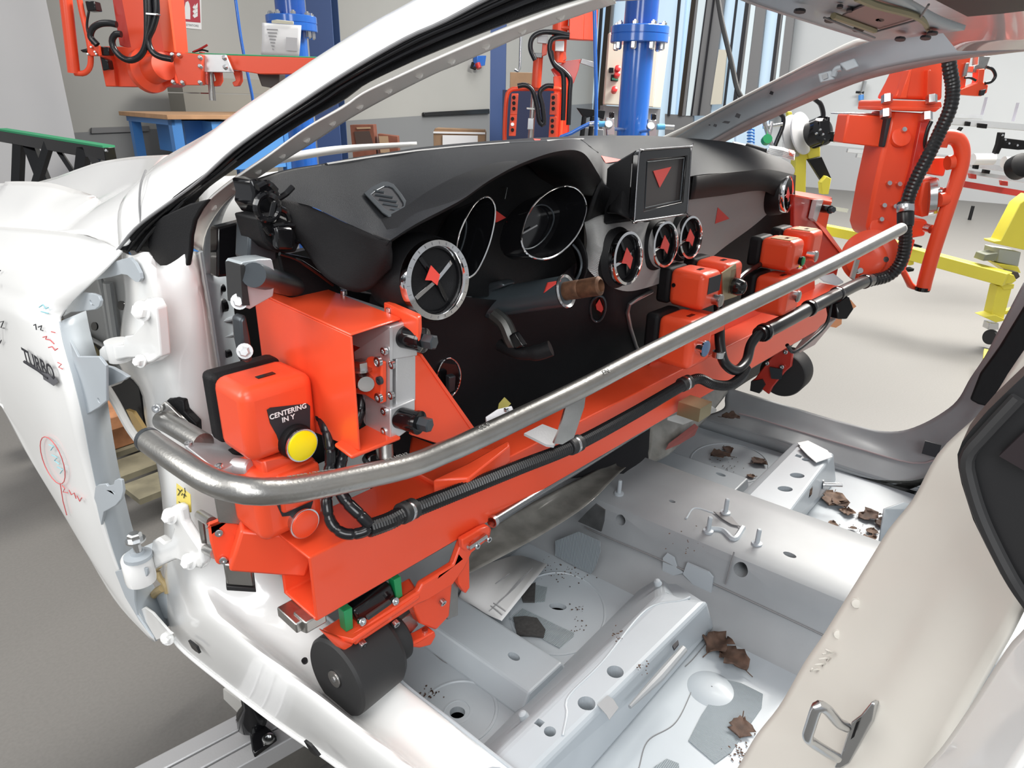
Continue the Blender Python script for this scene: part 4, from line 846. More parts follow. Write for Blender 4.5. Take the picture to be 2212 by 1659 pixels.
MB().prism(PF_([(850,1352),(892,1322),(905,1350),(868,1394),(850,1400)],.02), rb*.014).build('steel_block', STEEL, tr, bevel=.002)
MB().prism(PS_([(632,1322),(652,1340),(660,1346),(662,1370),(652,1366),(640,1358)],-.012), ra*.03).build('rail_stop', STEEL, rig, bevel=.002)
# support roller on the near sill
wc = P(725,1465,X=-.772); wh = MB().lathe(wc, XA, [(.010,-.001),(.055,-.001),(.0585,.003),(.059,.010),(.0575,.075),(.053,.082),(.02,.082)], 64).build('support_roller', RUBBER, rig, smooth=30)
MB().lathe(wc, XA, [(.013,-.0015),(.013,.004)], 32).build('roller_recess', GLOSSB, wh)
MB().lathe(wc+V((-.001,0,0)), XA, [(.012,-.0025),(.0125,-.001),(.0125,.003)], 32).build('roller_hub', STEEL, wh)
MB().lathe(wc+V((-.0035,0,0)), XA, [(.004,-.001),(.0045,.001)], 16).build('hub_rivet', BOLT, wh)
MB().lathe(wc+V((.082,0,0)), XA, [(.036,0),(.038,.004),(.038,.026),(.034,.03)], 40).build('inner_roller', RUBBER, wh)
# ---- guard box with clamp at the near end of the dashboard
ZG = 1.165
tq = [P(*p,Z=ZG) for p in ((548,631),(758,727),(866,692),(660,610))]
gL, gN, gR, gB = tq
def dn(p, z): return V((p.x,p.y,z))
zN = P(758,982,Y=gN.y).z; zL = P(552,880,X=gL.x).z
gd = MB().prism([gL,gN,dn(gN,zN),dn(gL,zL)], (gR-gN)*.035).build('guard_box', RED, rig, bevel=.003)
MB().prism([gL,gN,gR,gB], (0,0,.003)).build('guard_top', RED, gd, bevel=.002)
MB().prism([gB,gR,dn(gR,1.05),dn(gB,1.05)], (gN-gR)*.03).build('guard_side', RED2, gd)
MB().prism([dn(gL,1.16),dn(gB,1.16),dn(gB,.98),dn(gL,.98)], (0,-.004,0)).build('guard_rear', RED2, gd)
bz_ = zN-.001
MB().prism([P(*p,Z=bz_) for p in ((722,958),(759,985),(866,942),(800,912))], (0,0,-.005)).build('base_plate', RED, gd, bevel=.002)
for px,py in ((743,641),(841,679)):
    q = P(px,py,Z=ZG)+V((0,0,.003)); MB().cap(q, ZA, .0042, .005).build('guard_screw', BOLT, gd)
# machined clamp blocks
def blk3(name, fpoly, v, depth, mt=ALU, par=rig, bev=.0015): return MB().prism(PF_(fpoly,v), rb*depth).build(name, mt, par, bevel=bev)
va = (P(843,705,Z=ZG-.002)-RO).dot(rb)
cb = blk3('clamp_block', [(843,706),(902,688),(902,769),(843,778)], va, .16)
blk3('clamp_plate', [(856,774),(898,765),(898,866),(856,880)], va+.004, .02, par=cb)
blk3('clamp_block', [(843,884),(897,862),(897,918),(866,942),(843,948)], va-.001, .05, par=cb)
ob = PF_([(843,780)],va)[0]
lk = MB().prism(PN([(842,708),(842,946),(790,918),(786,912),(768,790),(765,760)], ob-ra*.003, ra), ra*.004)
lk.build('clamp_side_plate', ALU, cb)
rk = MB().prism(PN([(836,780),(836,868),(826,866),(800,850),(770,846),(768,838),(810,826),(816,812),(790,800),(768,806),(766,798),(795,786),(805,768)], ob-ra*.004, ra), ra*-.008).build('clamp_fork', RED, cb, bevel=.002)
for px,py,r in ((820,780,.006),(821,858,.006),(833,758,.005),(850,787,.005),(833,887,.005),(833,930,.005),(848,853,.005),(823,821,.005)):
    q = PN([(px,py)], ob-ra*(.004 if px > 829 else .012), ra)[0]; MB().cap(q, -ra, r, .004).build('clamp_screw', BOLT if px != 823 else GUN, cb)
q = PN([(786,826)], ob-ra*.02, ra)[0]
MB().lathe(q-rb*.004, V((-.55,-.8,0)), [(.0105,-.02),(.011,0),(.0095,.003)], 20).build('proximity_sensor', BOLT, cb)
MB().hexb(PN([(780,798)],q,ra)[0], ZA, .009, .010).build('gland_nut', BOLT, cb)
def knob(px,py,v,L,ax=None):
    ax = ax or (-rb*.92+ra*.25); q = PF_([(px,py)],v)[0]
    k_ = MB().lathe(q, ax.normalized(), [(.013,-.01),(.0135,.0),(.0135,L*.55),(.0145,L*.58),(.0145,L*.68),(.010,L*.7)], 28).build('clamp_knob', GLOSSB, rig)
    MB().lathe(q, ax.normalized(), [(.009,L*.66),(.009,L),(.007,L*1.03)], 6).build('knob_hex', GUN, k_, smooth=0)
    return k_
knob(872,727,va+.002,.042); knob(862,902,va+.002,.044)
# red edge plate and gusset
MB().prism(PN([(826,653),(832,650),(844,650),(911,679),(912,722),(901,722),(901,690),(826,662)], P(868,690,Z=ZG+.002)+ra*.012, ra), ra*.006) if False else None
ep = [P(827,652,Z=ZG+.012),P(842,650,Z=ZG+.012),P(912,680,Z=ZG+.012),P(902,686,Z=ZG+.012)]
MB().prism(ep, (0,0,-.03)).build('edge_plate', RED, rig, bevel=.003)
gs = blk3('gusset', [(897,771),(911,766),(1024,925),(1012,932),(990,965),(950,960),(888,940),(897,918)], va+.006, .006, RED)
MB().prism([PF_([p],va+.004)[0] for p in ((908,768),(912,765),(1026,926),(1020,931))], rb*.03).build('gusset_flange', RED, gs)
MB().prism(PT_([(888,940),(945,962),(1000,968),(1100,968),(1010,1040),(935,1040),(880,1010)],.105), rc*-.008).build('top_plate', RED, rig, bevel=.003)
ch = MB().prism(PT_([(934,1036),(1012,1032),(1102,962),(1098,950),(1010,1000)],.125), rc*-.03).build('cable_channel', RED, rig, bevel=.003)
MB().cyl(P(830,960,D=.95), P(832,990,D=.95), .012, n=18).build('clamp_pin', STEEL, rig)
MB().tube(circ(P(820,990,D=.95),ra,rb,.02,24), .004, 8, closed=True).build('cable_loop', TAPEB, rig)
# gray clamp head on the car's cross tube, far side of the guard
hp = MB().prism(PY([(519,572),(524,566),(560,560),(584,559),(588,562),(596,598),(590,640),(540,668),(525,662)],.105), (0,.03,0)).build('clamp_head', mat('cast_aluminium',(.55,.60,.63),.4,.6), rig, bevel=.006)
MB().prism(PY([(519,574),(528,572),(540,660),(524,660)],.100), (0,.03,0)).build('head_pad', RUBBER, hp)
MB().cyl(P(548,594,Y=.092), P(640,620,Y=.175), .0135, n=20).build('clamp_rod', GUN, hp)
MB().cyl(P(596,608,Y=.134), P(640,620,Y=.175), .0129, n=20).build('clamp_sleeve', BOLT, hp)
MB().prism(PY([(520,690),(532,680),(540,720),(546,780),(534,786),(524,740)],.12), (0,.02,0)).build('cable_guide', GUN, hp, bevel=.003)
for px,py in ((517,651),(529,758)): MB().hexb(P(px,py,Y=.11), V((-.6,-.8,.2)), .006,.007).build('head_bolt', ALU, hp)
# ---- push-button boxes
def button_box(px, py, D, w=.09, d=.075, h=.085, by=.5, black=.03, face=None):
    c = P(px,py,D=D)                                       # centre of the front face
    s = MB().box(c+rb*(d/2), (w,d,h), AX).build('button_box', RED, rig, bevel=min(.014,w*.18), seg=4, smooth=60)
    MB().box(c+rb*(d+black/2-.002), (w*.99,black,h*.99), AX).build('box_base', BLACK, s, bevel=.008, seg=3)
    MB().box(c+rb*(d*.4)+rc*(h/2), (w*.24,.008,.0016), AX).build('box_slot', GLOSSB, s)
    return s, c
def button(s, c, r, mt, stem=.014, flat=True, ring=BOLT, name='push_button'):
    b_ = MB().lathe(c, -rb, [(r*.8,-.004),(r*.8,stem-.004),(r,stem-.003),(r*1.0,stem)], 32).build(name, ring, s)
    MB().lathe(c-rb*stem, -rb, [(r*.90,-.002),(r*.90,.0015),(r*.6,.0028),(.001,.003)], 32).build('button_face', mt, b_)
    return b_
s1, c1 = button_box(612,905,.80, w=.092, h=.092)
pl = MB().prism(PN([(577,886),(584,881),(664,872),(670,877),(670,925),(655,945),(645,970),(610,975),(598,940),(584,915)], c1-rb*.0012, rb), rb*.001).build('legend_plate', INK, s1)
lt = mat('white_legend',(.85,.85,.85),.6)
tu = (P(660,884,D=.8)-P(582,893,D=.8)).normalized()
text('CENTERING', 'legend', lt, pl, PN([(623,889)],c1-rb*.0016,rb)[0], ra, rc, .0088, bold=True)
text('IN Y', 'legend', lt, pl, PN([(623,904)],c1-rb*.0016,rb)[0], ra, rc, .0088, bold=True)
cy = PN([(636,952)], c1, rb)[0]
MB().lathe(cy, -rb+rc*.15, [(.0215,-.002),(.0215,.008),(.019,.012)], 28).build('button_collar', BLACK, s1)
button(s1, cy-rb*.008, .0205, YEL, .010, name='yellow_push_button')
MB().box(R(.02,.05,.17), (.055,.03,.05), AX).build('box_bracket', RED, rig, bevel=.004)
s2, c2 = button_box(632,1082,.83, w=.086, h=.09)
MB().prism(PN([(588,1040),(676,1036),(676,1085),(668,1110),(610,1116),(596,1085)], c2-rb*.0012, rb), rb*.001).build('legend_plate', INK, s2)
button(s2, PN([(646,1122)], c2, rb)[0]-rb*.004, .0195, RED, .010, name='red_push_button')
MB().prism(PN([(566,998),(620,985),(668,990),(690,1010),(690,1040),(575,1050)], c2+rb*.01, rb), rb*.05).build('box_bracket', RED, s2, bevel=.004)
MB().lathe(P(568,1035,D=.86), -ra, [(.018,-.02),(.018,.004),(.014,.008)], 24).build('box_gland', GUN, s2)
# boxes on the passenger side
def rbx(px,py,D,**k):
    c = P(px,py,D=D)-rb*.0375+ra*.04; q = M3; u,v = w2p(c)
    return button_box(u,v,wdepth(c),**k)
def wdepth(p): return (p-CAM).dot(fwd)
def w2p(p):
    d = p-CAM; z = d.dot(fwd); return CX+F*d.dot(right)/z, CY-F*d.dot(up)/z
s3, c3 = rbx(1478,628,1.30, w=.07,h=.072)
button(s3, c3+ra*.008-rc*.018, .0125, STEEL, .016)
MB().prism([c3-rb*.001+ra*x+rc*z for x,z in ((-.02,.028),(.028,.028),(.028,-.004),(-.02,-.004))], rb*.0008).build('legend_plate', INK, s3)
MB().lathe(PN([(1455,616)],c3-ra*.036,ra)[0], -ra, [(.004,-.002),(.004,.001)], 16).build('plug', GLOSSB, s3)
s4, c4 = rbx(1530,605,1.38, w=.07,h=.072)
MB().lathe(c4-rc*.012, -rb, [(.017,-.002),(.017,.012),(.013,.022),(.006,.026)], 28).build('selector_knob', GLOSSB, s4)
s5, c5 = rbx(1455,742,1.28, w=.085,h=.095)
button(s5, PN([(1512,750)],c5-rb*.004,rb)[0], .016, mat('steel_blue',(.10,.17,.30),.35), .012, ring=CHROME)
s6, c6 = rbx(1672,552,1.52, w=.07,h=.068)
button(s6, PN([(1727,563)],c6,rb)[0], .011, GREEN, .008, ring=BLACK)
s7, c7 = rbx(1716,530,1.60, w=.07,h=.068)
button(s7, PN([(1748,552)],c7,rb)[0], .013, STEEL, .016)
for ss_,cc_ in ((s3,c3),(s6,c6),(s7,c7)):
    MB().box(cc_+rb*.035+rc*.0345-rc*.0005, (.05,.045,.0015), AX).build('label_strip', mat('ochre_label',(.45,.24,.05),.5,noise=.6,scale=60) if ss_ is not s3 else mat('mauve_label',(.30,.09,.14),.5), ss_)
s8, c8 = rbx(1662,640,1.52, w=.09,h=.085)
button(s8, PN([(1712,638)],c8-rb*.002,rb)[0], .013, STEEL, .014)
for a_,b_ in (((1470,690),(1560,735)),((1455,688),(1530,684)),((1690,600),(1745,590))):
    MB().box(P((a_[0]+b_[0])/2,(a_[1]+b_[1])/2,D=1.36 if a_[0]<1600 else 1.6), (.10,.05,.012), AX).build('mounting_plate', RED, rig, bevel=.002)
MB().prism(PN([(1560,590),(1590,570),(1592,640),(1562,650)],c4+ra*.05,rb), rb*.003).build('box_shield', mat('brassy_plate',(.40,.34,.22),.35,.8), rig)
# deep red web plate behind the boxes along the far half of the beam
MB().prism(PF_([(1300,960),(1420,760),(1560,700),(1760,560),(1760,640),(1640,760),(1500,840),(1380,925)],.062), rb*.008).build('web_plate', RED, rig)
# ---- handle tube
def TD(px): return .87/(1.10-.000561*(px-1006))
tp = [(322,952,.722),(356,976,.696),(390,999,.674),(440,1031,.653),(481,1049,.642)]+[(x,y,TD(x)) for x,y in ((541,1061),(600,1061),(661,1054),(782,1030),(860,1013),(910,998),(960,977),(1006,958),(1130,900),(1260,837),(1412,758),(1578,676),(1790,574),(1945,495))]
tpts = cr([P(x,y,D=d) for x,y,d in tp],120)
tb = MB().tube(tpts, .0132, 24).build('handle_tube', STEEL, rig, smooth=60)
MB().tube([tpts[0]-(tpts[1]-tpts[0]).normalized()*.004,tpts[0]+(tpts[1]-tpts[0]).normalized()*.003], .0136, 24).build('tube_cap', GUN, tb)
e_ = tpts[-1]; u_ = (tpts[-1]-tpts[-2]).normalized(); MB().lathe(e_,u_,[(.0132,-.001),(.0126,.006),(.0095,.0105),(.0035,.0125)],24).build('tube_end', mat('pale_cap',(.55,.55,.54),.4), tb)
tvv = bvh(tb)
def tube_text(t, px, py, qx, qy, size):
    h = hit(tvv,px,py,.0004)
    if not h: return
    g = hit(tvv,qx,qy,.0004); ax = ((g[0] if g else h[0]+ra)-h[0]).normalized()
    text(t,'etched_lettering',mat('etched_grey',(.20,.20,.19),.5),tb,h[0],ax,h[1].cross(ax),size,align='LEFT')
tube_text('TP304 / TP304L', 622,1030,720,1014,.0074); tube_text('EN 10217', 830,994,900,975,.0074); tube_text('CE 0', 1035,926,1080,905,.008); tube_text('EN', 1302,806,1330,795,.010)
# tube mounts
MB().prism([P(x,y,D=d) for x,y,d in ((1226,866,.93),(1240,866,.93),(1266,852,.95),(1262,880,.97),(1240,945,1.02),(1215,960,1.02),(1196,958,1.02),(1208,930,1.0))], rb*.004+ra*.002).build('tube_strap', STEEL, rig)
MB().prism([P(x,y,D=d) for x,y,d in ((1132,936,1.04),(1172,916,1.06),(1214,932,1.07),(1196,962,1.05),(1180,960,1.045))], rc*-.004).build('strap_foot', ALU, rig)
mp = MB().prism([P(x,y,D=1.02) for x,y in ((1048,900),(1072,884),(1106,876),(1110,886),(1066,908),(1050,912))], rc*-.006).build('small_mount', ALU, rig, bevel=.001)
MB().cap(P(1094,888,D=1.02), ZA, .004,.004).build('mount_screw', BOLT, mp)
MB().prism([P(x,y,D=1.06) for x,y in ((1078,872),(1090,858),(1104,872),(1096,880),(1076,884))], rb*.0006).build('yellow_tag', mat('dull_yellow',(.42,.38,.08),.6), rig)
MB().prism([P(x,y,D=1.72) for x,y in ((1838,600),(1850,560),(1858,562),(1846,604))], rb*.004).build('tube_strap', STEEL, rig)
MB().prism([P(x,y,D=1.7) for x,y in ((1770,598),(1800,590),(1822,608),(1806,614),(1780,606))], rc*-.004).build('strap_foot', ALU, rig)
# ---- near end: junction block, mounting plate and flange
MB().prism([P(x,y,D=d) for x,y,d in ((399,961,.82),(465,936,.90),(545,982,.86),(472,1018,.78))], (0,0,-.030)).build('junction_block', ALU, rig, bevel=.0015)
jb = bpy.data.objects[-1] if False else None
for px,py,d in ((408,961,.825),(465,942,.892),(538,984,.86),(473,1010,.79)):
    MB().cap(P(px,py,D=d)+V((0,0,.0005)), ZA, .0048, .003).build('block_screw', BOLT, rig)
MB().lathe(P(536,1010,D=.815), V((.3,-.9,.1)), [(.010,-.02),(.010,.002),(.008,.004)], 18).build('block_plug', ALU, rig)
MB().tube(cr([P(352,908,D=.93),P(372,918,D=.90),P(410,940,D=.87),P(440,958,D=.85)],14), .0135, 18).build('stub_tube', STEEL, rig)
MB().prism(PN([(358,866),(384,860),(398,866),(400,890),(414,904),(426,916),(428,946),(412,938),(402,915),(374,888),(364,876)], P(390,900,D=.93), V((-.75,-.55,.2)).normalized()), V((.012,.010,0))).build('mounting_bumper', BLACK, rig, bevel=.002)
MB().prism(PN([(346,876),(356,868),(372,882),(404,914),(420,925),(418,940),(392,930),(360,905),(348,902)], P(380,900,D=.92), V((-.75,-.55,.2)).normalized()), V((.004,.003,0))).build('mounting_plate', STEEL, rig, bevel=.001)
for px,py in ((343,881),(396,913),(408,928)): MB().cap(P(px,py,D=.915), V((-.75,-.55,.2)), .006, .007).build('plate_screw', BOLT, rig)
fn = V((-.45,-.88,.05)).normalized(); fo2 = P(500,1160,D=.87)
fl_ = MB().prism(PN([(449,1138),(455,1134),(545,1098),(551,1103),(557,1158),(540,1190),(476,1222),(466,1218),(453,1170)], fo2, fn), -fn*.012).build('end_flange', RED, rig, bevel=.003)
for px,py in ((473,1150),(540,1121),(482,1209)):
    MB().cap(PN([(px,py)],fo2+fn*.001,fn)[0], fn, .005, .003).build('flange_screw', BOLT, fl_)
aS = PN([(505,1165)],fo2,fn)[0]; aE = R(.045,.079,.05); ad = (aE-aS).normalized(); sx = ad.cross(ZA).normalized()
MB().box((aS+aE)/2, ((aE-aS).length,.055,.06), (ad,sx,sx.cross(ad))).build('end_arm', RED, rig, bevel=.004)
MB().box(aS-fn*.02+V((0,0,.05)), (.045,.03,.05), (sx,ad,ZA)).build('steel_spacer', STEEL, rig, bevel=.002)
MB().box(aS-fn*.02+V((0,0,-.052)), (.05,.035,.035), (sx,ad,ZA)).build('steel_spacer', STEEL, rig, bevel=.003)
MB().box(aS-fn*.02+V((0,0,-.073)), (.052,.037,.007), (sx,ad,ZA)).build('rubber_pad', RUBBER, rig, bevel=.001)
MB().prism(PN([(425,1112),(432,1108),(440,1112),(448,1180),(456,1200),(446,1200),(436,1185)], P(440,1150,D=.93), fn), -fn*.006).build('guide_plate', STEEL, rig, bevel=.002)
for a_,b_ in (((432,1112),(458,1128)),((446,1186),(466,1196))):
    MB().cyl(P(*a_,D=.93), P(*b_,D=.885), .007, n=16).build('guide_pin', STEEL, rig)
# ---- far end: guard, clamp, rollers
gr_ = MB().prism(PY([(1716,420),(1776,436),(1764,474),(1757,474),(1819,545),(1806,600),(1750,590),(1716,540)],-.02), (0,.012,0)).build('far_guard', RED2, rig, bevel=.002)
MB().prism([P(1718,412,Y=.05),P(1796,425,Y=.05),P(1797,436,Y=-.025),P(1718,421,Y=-.025)], (0,0,-.004)).build('guard_top', RED, gr_)
MB().prism([P(1776,436,Y=-.024),P(1797,428,Y=.02),P(1784,494,Y=.02),P(1821,545,Y=.0),P(1816,548,Y=-.024),P(1757,474,Y=-.024)], V((.004,0,0))).build('guard_flange', RED, gr_)
MB().prism(PY([(1765,432),(1779,432),(1764,479),(1756,472)],-.035), (0,.012,0)).build('clamp_plate', ALU, gr_)
k_ = MB().cyl(P(1775,450,Y=-.03), P(1794,453,Y=-.06), .011, n=20).build('clamp_knob', GLOSSB, gr_); MB().cyl(P(1794,453,Y=-.06), P(1801,453,Y=-.07), .008, n=6).build('knob_hex', GUN, k_)
fr_ = MB().prism(PX([(1634,815),(1668,770),(1686,752),(1704,748),(1716,760),(1712,790),(1700,800),(1672,834),(1664,850),(1648,838),(1632,830),(1624,822)],.70), (-.012,0,0)).build('far_bracket', RED2, rig, bevel=.003)
for px,py in ((1658,784),(1690,792),(1698,760),(1660,752)): MB().cap(P(px,py,X=.686), -XA, .006, .005).build('bracket_screw', BOLT, fr_)
MB().prism(PX([(1662,793),(1690,798),(1686,820),(1666,818)],.68), (.01,0,0)).build('bracket_pad', GUN, fr_)
MB().prism(PX([(1622,824),(1646,820),(1652,832),(1640,850),(1620,844)],.68), (.02,0,0)).build('rubber_block', RUBBER, fr_)
MB().lathe(P(1694,806,X=.735), XA, [(.04,-.02),(.062,-.02),(.065,-.015),(.065,.05),(.06,.055)], 48).build('far_roller', RUBBER, rig)
MB().prism(PF_([(1774,702),(1800,680),(1820,658),(1818,700),(1806,708)],.02), rb*.004).build('orange_guard', mat('amber_orange',(.85,.25,.02),.35), rig)
MB().prism(PF_([(1732,757),(1772,704),(1802,682),(1806,690),(1760,745),(1728,762)],.0), rb*.02).build('pale_wedge', mat('pinkish_grey',(.45,.36,.35),.45), rig)
MB().prism(PF_([(1820,660),(1838,648),(1850,662),(1836,672),(1818,682)],.0), rb*.03).build('end_bracket', mat('amber_orange',(.85,.25,.02),.35), rig)
MB().box(P(1500,882,D=1.42), (.05,.05,.03), AX).build('brass_block', mat('brass_block',(.38,.33,.20),.35,.8), rig)
MB().prism([P(x,y,D=1.48) for x,y in ((1442,902),(1530,872),(1548,884),(1476,912))], rc*-.006).build('rail_plate', STEEL, rig)
# ---- hoses and cables
def ribbed(name, pts, r, pitch=.0042, par=rig, mt=RUBBER, n=12):
    L = sum((pts[i+1]-pts[i]).length for i in range(len(pts)-1)); k = max(8,int(L/pitch)*2); q = even(cr(pts,200),k)
    return MB().tube(q, [r if i%2 else r*.90 for i in range(k)], n).build(name, mt, par, smooth=0 if False else 25)
HB = mat('hose_black',(.010,.010,.011),.28)
hp1 = [P(x,y,D=d) for x,y,d in ((795,1142,.83),(840,1126,.855),(880,1106,.88),(1000,1058,.95),(1120,1010,1.02),(1240,962,1.10),(1360,898,1.20),(1480,828,1.32))]
h1 = ribbed('corrugated_hose', hp1, .0115, mt=HB)
def collar(p, d, r, mt=BOLT, w=.008): MB().lathe(p, d, [(r,-w/2),(r*1.06,-w*.3),(r*1.06,w*.3),(r,w/2)], 24).build('hose_clamp', mt, h1)
for px,py,d in ((880,1104,.88),(1241,961,1.10),(1480,828,1.32)):
    p = P(px,py,D=d); collar(p, (P(px+60,py-28,D=d+.05)-P(px-60,py+28,D=d-.05)), .0135)
    MB().lathe(p, (P(px+60,py-28,D=d+.05)-P(px-60,py+28,D=d-.05)), [(.012,-.014),(.014,-.012),(.014,.012),(.012,.014)], 24).build('hose_sleeve', RUBBER, h1)
def wrap(name, pts, r, par=rig, pitch=.02):
    q = cr([P(x,y,D=d) for x,y,d in pts],80); L = sum((q[i+1]-q[i]).length for i in range(79)); k = int(L/.002); q = even(q,k)
    return MB().tube(q, [r*(.88 if (i*.002)%pitch < .0035 else 1) for i in range(k)], 12).build(name, TAPEB, par)
wrap('spiral_wrapped_cable', [(686,888,.86),(700,915,.84),(710,950,.83),(714,990,.83),(708,1040,.83),(706,1090,.82),(716,1130,.82),(742,1152,.82),(775,1152,.825),(800,1142,.83)], .0068)
wrap('spiral_wrapped_cable', [(770,820,.86),(780,850,.85),(776,890,.845),(760,930,.84),(745,970,.84),(734,1010,.84),(734,1055,.83),(750,1085,.825),(775,1110,.825),(800,1135,.83)], .0075)
MB().tube(cr([P(x,y,D=d) for x,y,d in ((774,745,.90),(780,765,.90),(782,785,.90))],10), .004, 8).build('sensor_cable', TAPEB, rig)
ribbed('corrugated_hose', [P(x,y,D=d) for x,y,d in ((1480,828,1.32),(1510,818,1.34),(1540,830,1.36),(1575,832,1.39),(1600,815,1.42),(1612,795,1.44))], .0105, mt=HB)
MB().tube(cr([P(x,y,D=d) for x,y,d in ((1552,640,1.42),(1554,700,1.40),(1556,750,1.39),(1566,785,1.39),(1590,800,1.41),(1612,780,1.44),(1622,745,1.46),(1640,722,1.47),(1660,715,1.48))],60), .0105, 12).build('black_cable', HB, rig)
MB().lathe(P(1552,765,D=1.385), ZA, [(.0125,-.006),(.0125,.006)], 20).build('hose_clamp', BOLT, rig)
MB().tube(cr([P(x,y,D=d) for x,y,d in ((1700,525,1.6),(1660,560,1.58),(1610,590,1.5),(1585,615,1.45))],20), .006, 8).build('black_cable', HB, rig)
pp = [P(x,y,D=d) for x,y,d in ((1640,722,1.47),(1690,697,1.53),(1745,668,1.62),(1800,640,1.72),(1850,615,1.82),(1880,605,1.9))]
MB().tube(cr(pp,40), .0165, 16).build('cable_duct', HB, rig)
for px,py,d in ((1650,718,1.48),(1748,666,1.62),(1808,636,1.74),(1868,608,1.87)):
    q = P(px,py,D=d); MB().lathe(q, pp[3]-pp[1], [(.019,-.008),(.020,-.004),(.020,.004),(.019,.008)], 20).build('duct_clip', GLOSSB, rig)
MB().prism([P(x,y,D=1.75) for x,y in ((1806,655),(1835,640),(1845,668),(1830,690),(1812,690))], rb*.03).build('duct_bracket', GLOSSB, rig, bevel=.003)
MB().tube(cr([P(x,y,D=d) for x,y,d in ((1795,655,1.7),(1785,700,1.68),(1750,735,1.64),(1715,760,1.6),(1700,745,1.58))],30), .0045, 8).build('black_cable', HB, rig)
# ================================================================ HALL FURNITURE AND MACHINES
HF_ = V((fwd.x,fwd.y,0)).normalized()
P_ray = P
def P(px, py, X=None, Y=None, Z=None, D=None):           # D: upright plane at that distance, so tall things stand plumb
    if D is None: return P_ray(px, py, X, Y, Z)
    r = ray(px, py); return CAM+r*(D*1.08/r.dot(HF_))
def PP(L, D): return [P(p[0],p[1],D=D) for p in L]
def slab(name, L, D, th, mt, par, bev=.004, **k):       # plate facing the aisle, built at distance D with real thickness
    return MB().prism(PP(L,D), HF_*th).build(name, mt, par, bevel=bev, **k)
def pipe(name, L, D, r, mt, par, n=12, sm=24):
    pts = [P(p[0],p[1],D=p[2] if len(p)>2 else D) for p in L]
    return MB().tube(cr(pts,sm) if len(pts)>2 else pts, r, n).build(name, mt, par)
def bolt(px,py,D,r,par,mt=BOLT): return MB().lathe(P(px,py,D=D), -fwd, [(r,-r),(r,r*.5),(r*.7,r*.8)], 12).build('bolt', mt, par)
# ---- workbench
def flr(p): return V((p.x,p.y,0))
wb = root('workbench', flr(P(400,250,D=6.6)), 'blue steel workbench with a beech top against the grey wall', 'workbench')
a,b_,c_ = P(360,248,D=6.0), P(255,237,D=6.9), P(640,240,D=6.9)
zt = a.z; b_ = V((b_.x,b_.y,zt)); c_ = V((c_.x,c_.y,zt)); d_ = b_+(c_-a)
MB().prism([a,b_,d_,c_],(0,0,-.04)).build('worktop', OAK, wb, bevel=.004)
e1 = (b_-a).normalized(); e2 = (c_-a).normalized()
def leg(p, nm='leg'): MB().prism([p,p+e1*.09,p+e1*.09+e2*.09,p+e2*.09],(0,0,-(zt-.04))).build(nm, BLUEB, wb)
for p in (a+e1*.05+e2*.05, b_-e1*.16+e2*.06, c_+e1*.05-e2*.14, d_-e1*.14-e2*.14): leg(p+V((0,0,-.04)))
MB().prism([a+e1*.05+e2*.05+V((0,0,-.04)),b_-e1*.05+e2*.05+V((0,0,-.04)),b_-e1*.05+e2*.05+V((0,0,-.09)),a+e1*.05+e2*.05+V((0,0,-.09))],e2*.03).build('apron', BLUEB, wb)
MB().prism([a+e1*.3+e2*.25+V((0,0,-.06)),b_-e1*.3+e2*.25+V((0,0,-.06)),b_-e1*.3+e2*.25+V((0,0,-.36)),a+e1*.3+e2*.25+V((0,0,-.36))],e2*.5).build('drawer_unit', BLUEB, wb)
MB().prism([a+e1*.06+e2*.42+V((0,0,-.06)),a+e1*.06+e2*1.5+V((0,0,-.06)),a+e1*.06+e2*1.5+V((0,0,-.5)),a+e1*.06+e2*.42+V((0,0,-.5))],e1*.4).build('cupboard', mat('bench_blue_pale',(.10,.32,.72),.4), wb)
# ---- trestle
ts = root('trestle', flr(P(120,350,D=4.4)), 'black trestle with a green felt top left of the white car', 'trestle')
t0,t1 = P(3,283,D=4.6), P(236,321,D=4.0)
tt = (t1-t0).normalized(); ts_ = tt.cross(ZA).normalized()
MB().box((t0+t1)/2+V((0,0,-.03)), ((t1-t0).length,.07,.075), (tt,ts_,ZA)).build('top_rail', GLOSSB, ts, bevel=.003)
MB().box((t0+t1)/2+V((0,0,.012)), ((t1-t0).length,.075,.012), (tt,ts_,ZA)).build('felt_strip', GRIP, ts)
MB().lathe(P(229,325,D=3.98), -fwd, [(.008,-.01),(.008,.004)], 12).build('bolt', BOLT, ts)
tz = lambda px,py,D: P(px,py,D=D)
for p,q,r in (((42,300,4.5),(38,400,4.5),.03),((60,300,4.5),(95,390,4.4),.035),((106,310,4.3),(78,400,4.3),.024),((118,312,4.3),(160,375,4.2),.014),((182,322,4.1),(170,420,4.1),.032),((194,325,4.1),(215,360,4.0),.024)):
    A_ = P(p[0],p[1],D=p[2]); B_ = P(q[0],q[1],D=q[2]); dd = (B_-A_); k = A_.z/(A_.z-B_.z)
    E_ = A_+dd*k*.985; dn_ = dd.normalized(); sx = dn_.cross(fwd).normalized()
    MB().box((A_+E_)/2, (r*2,r*1.6,(E_-A_).length), (sx,dn_.cross(sx),dn_)).build('leg', GLOSSB, ts)
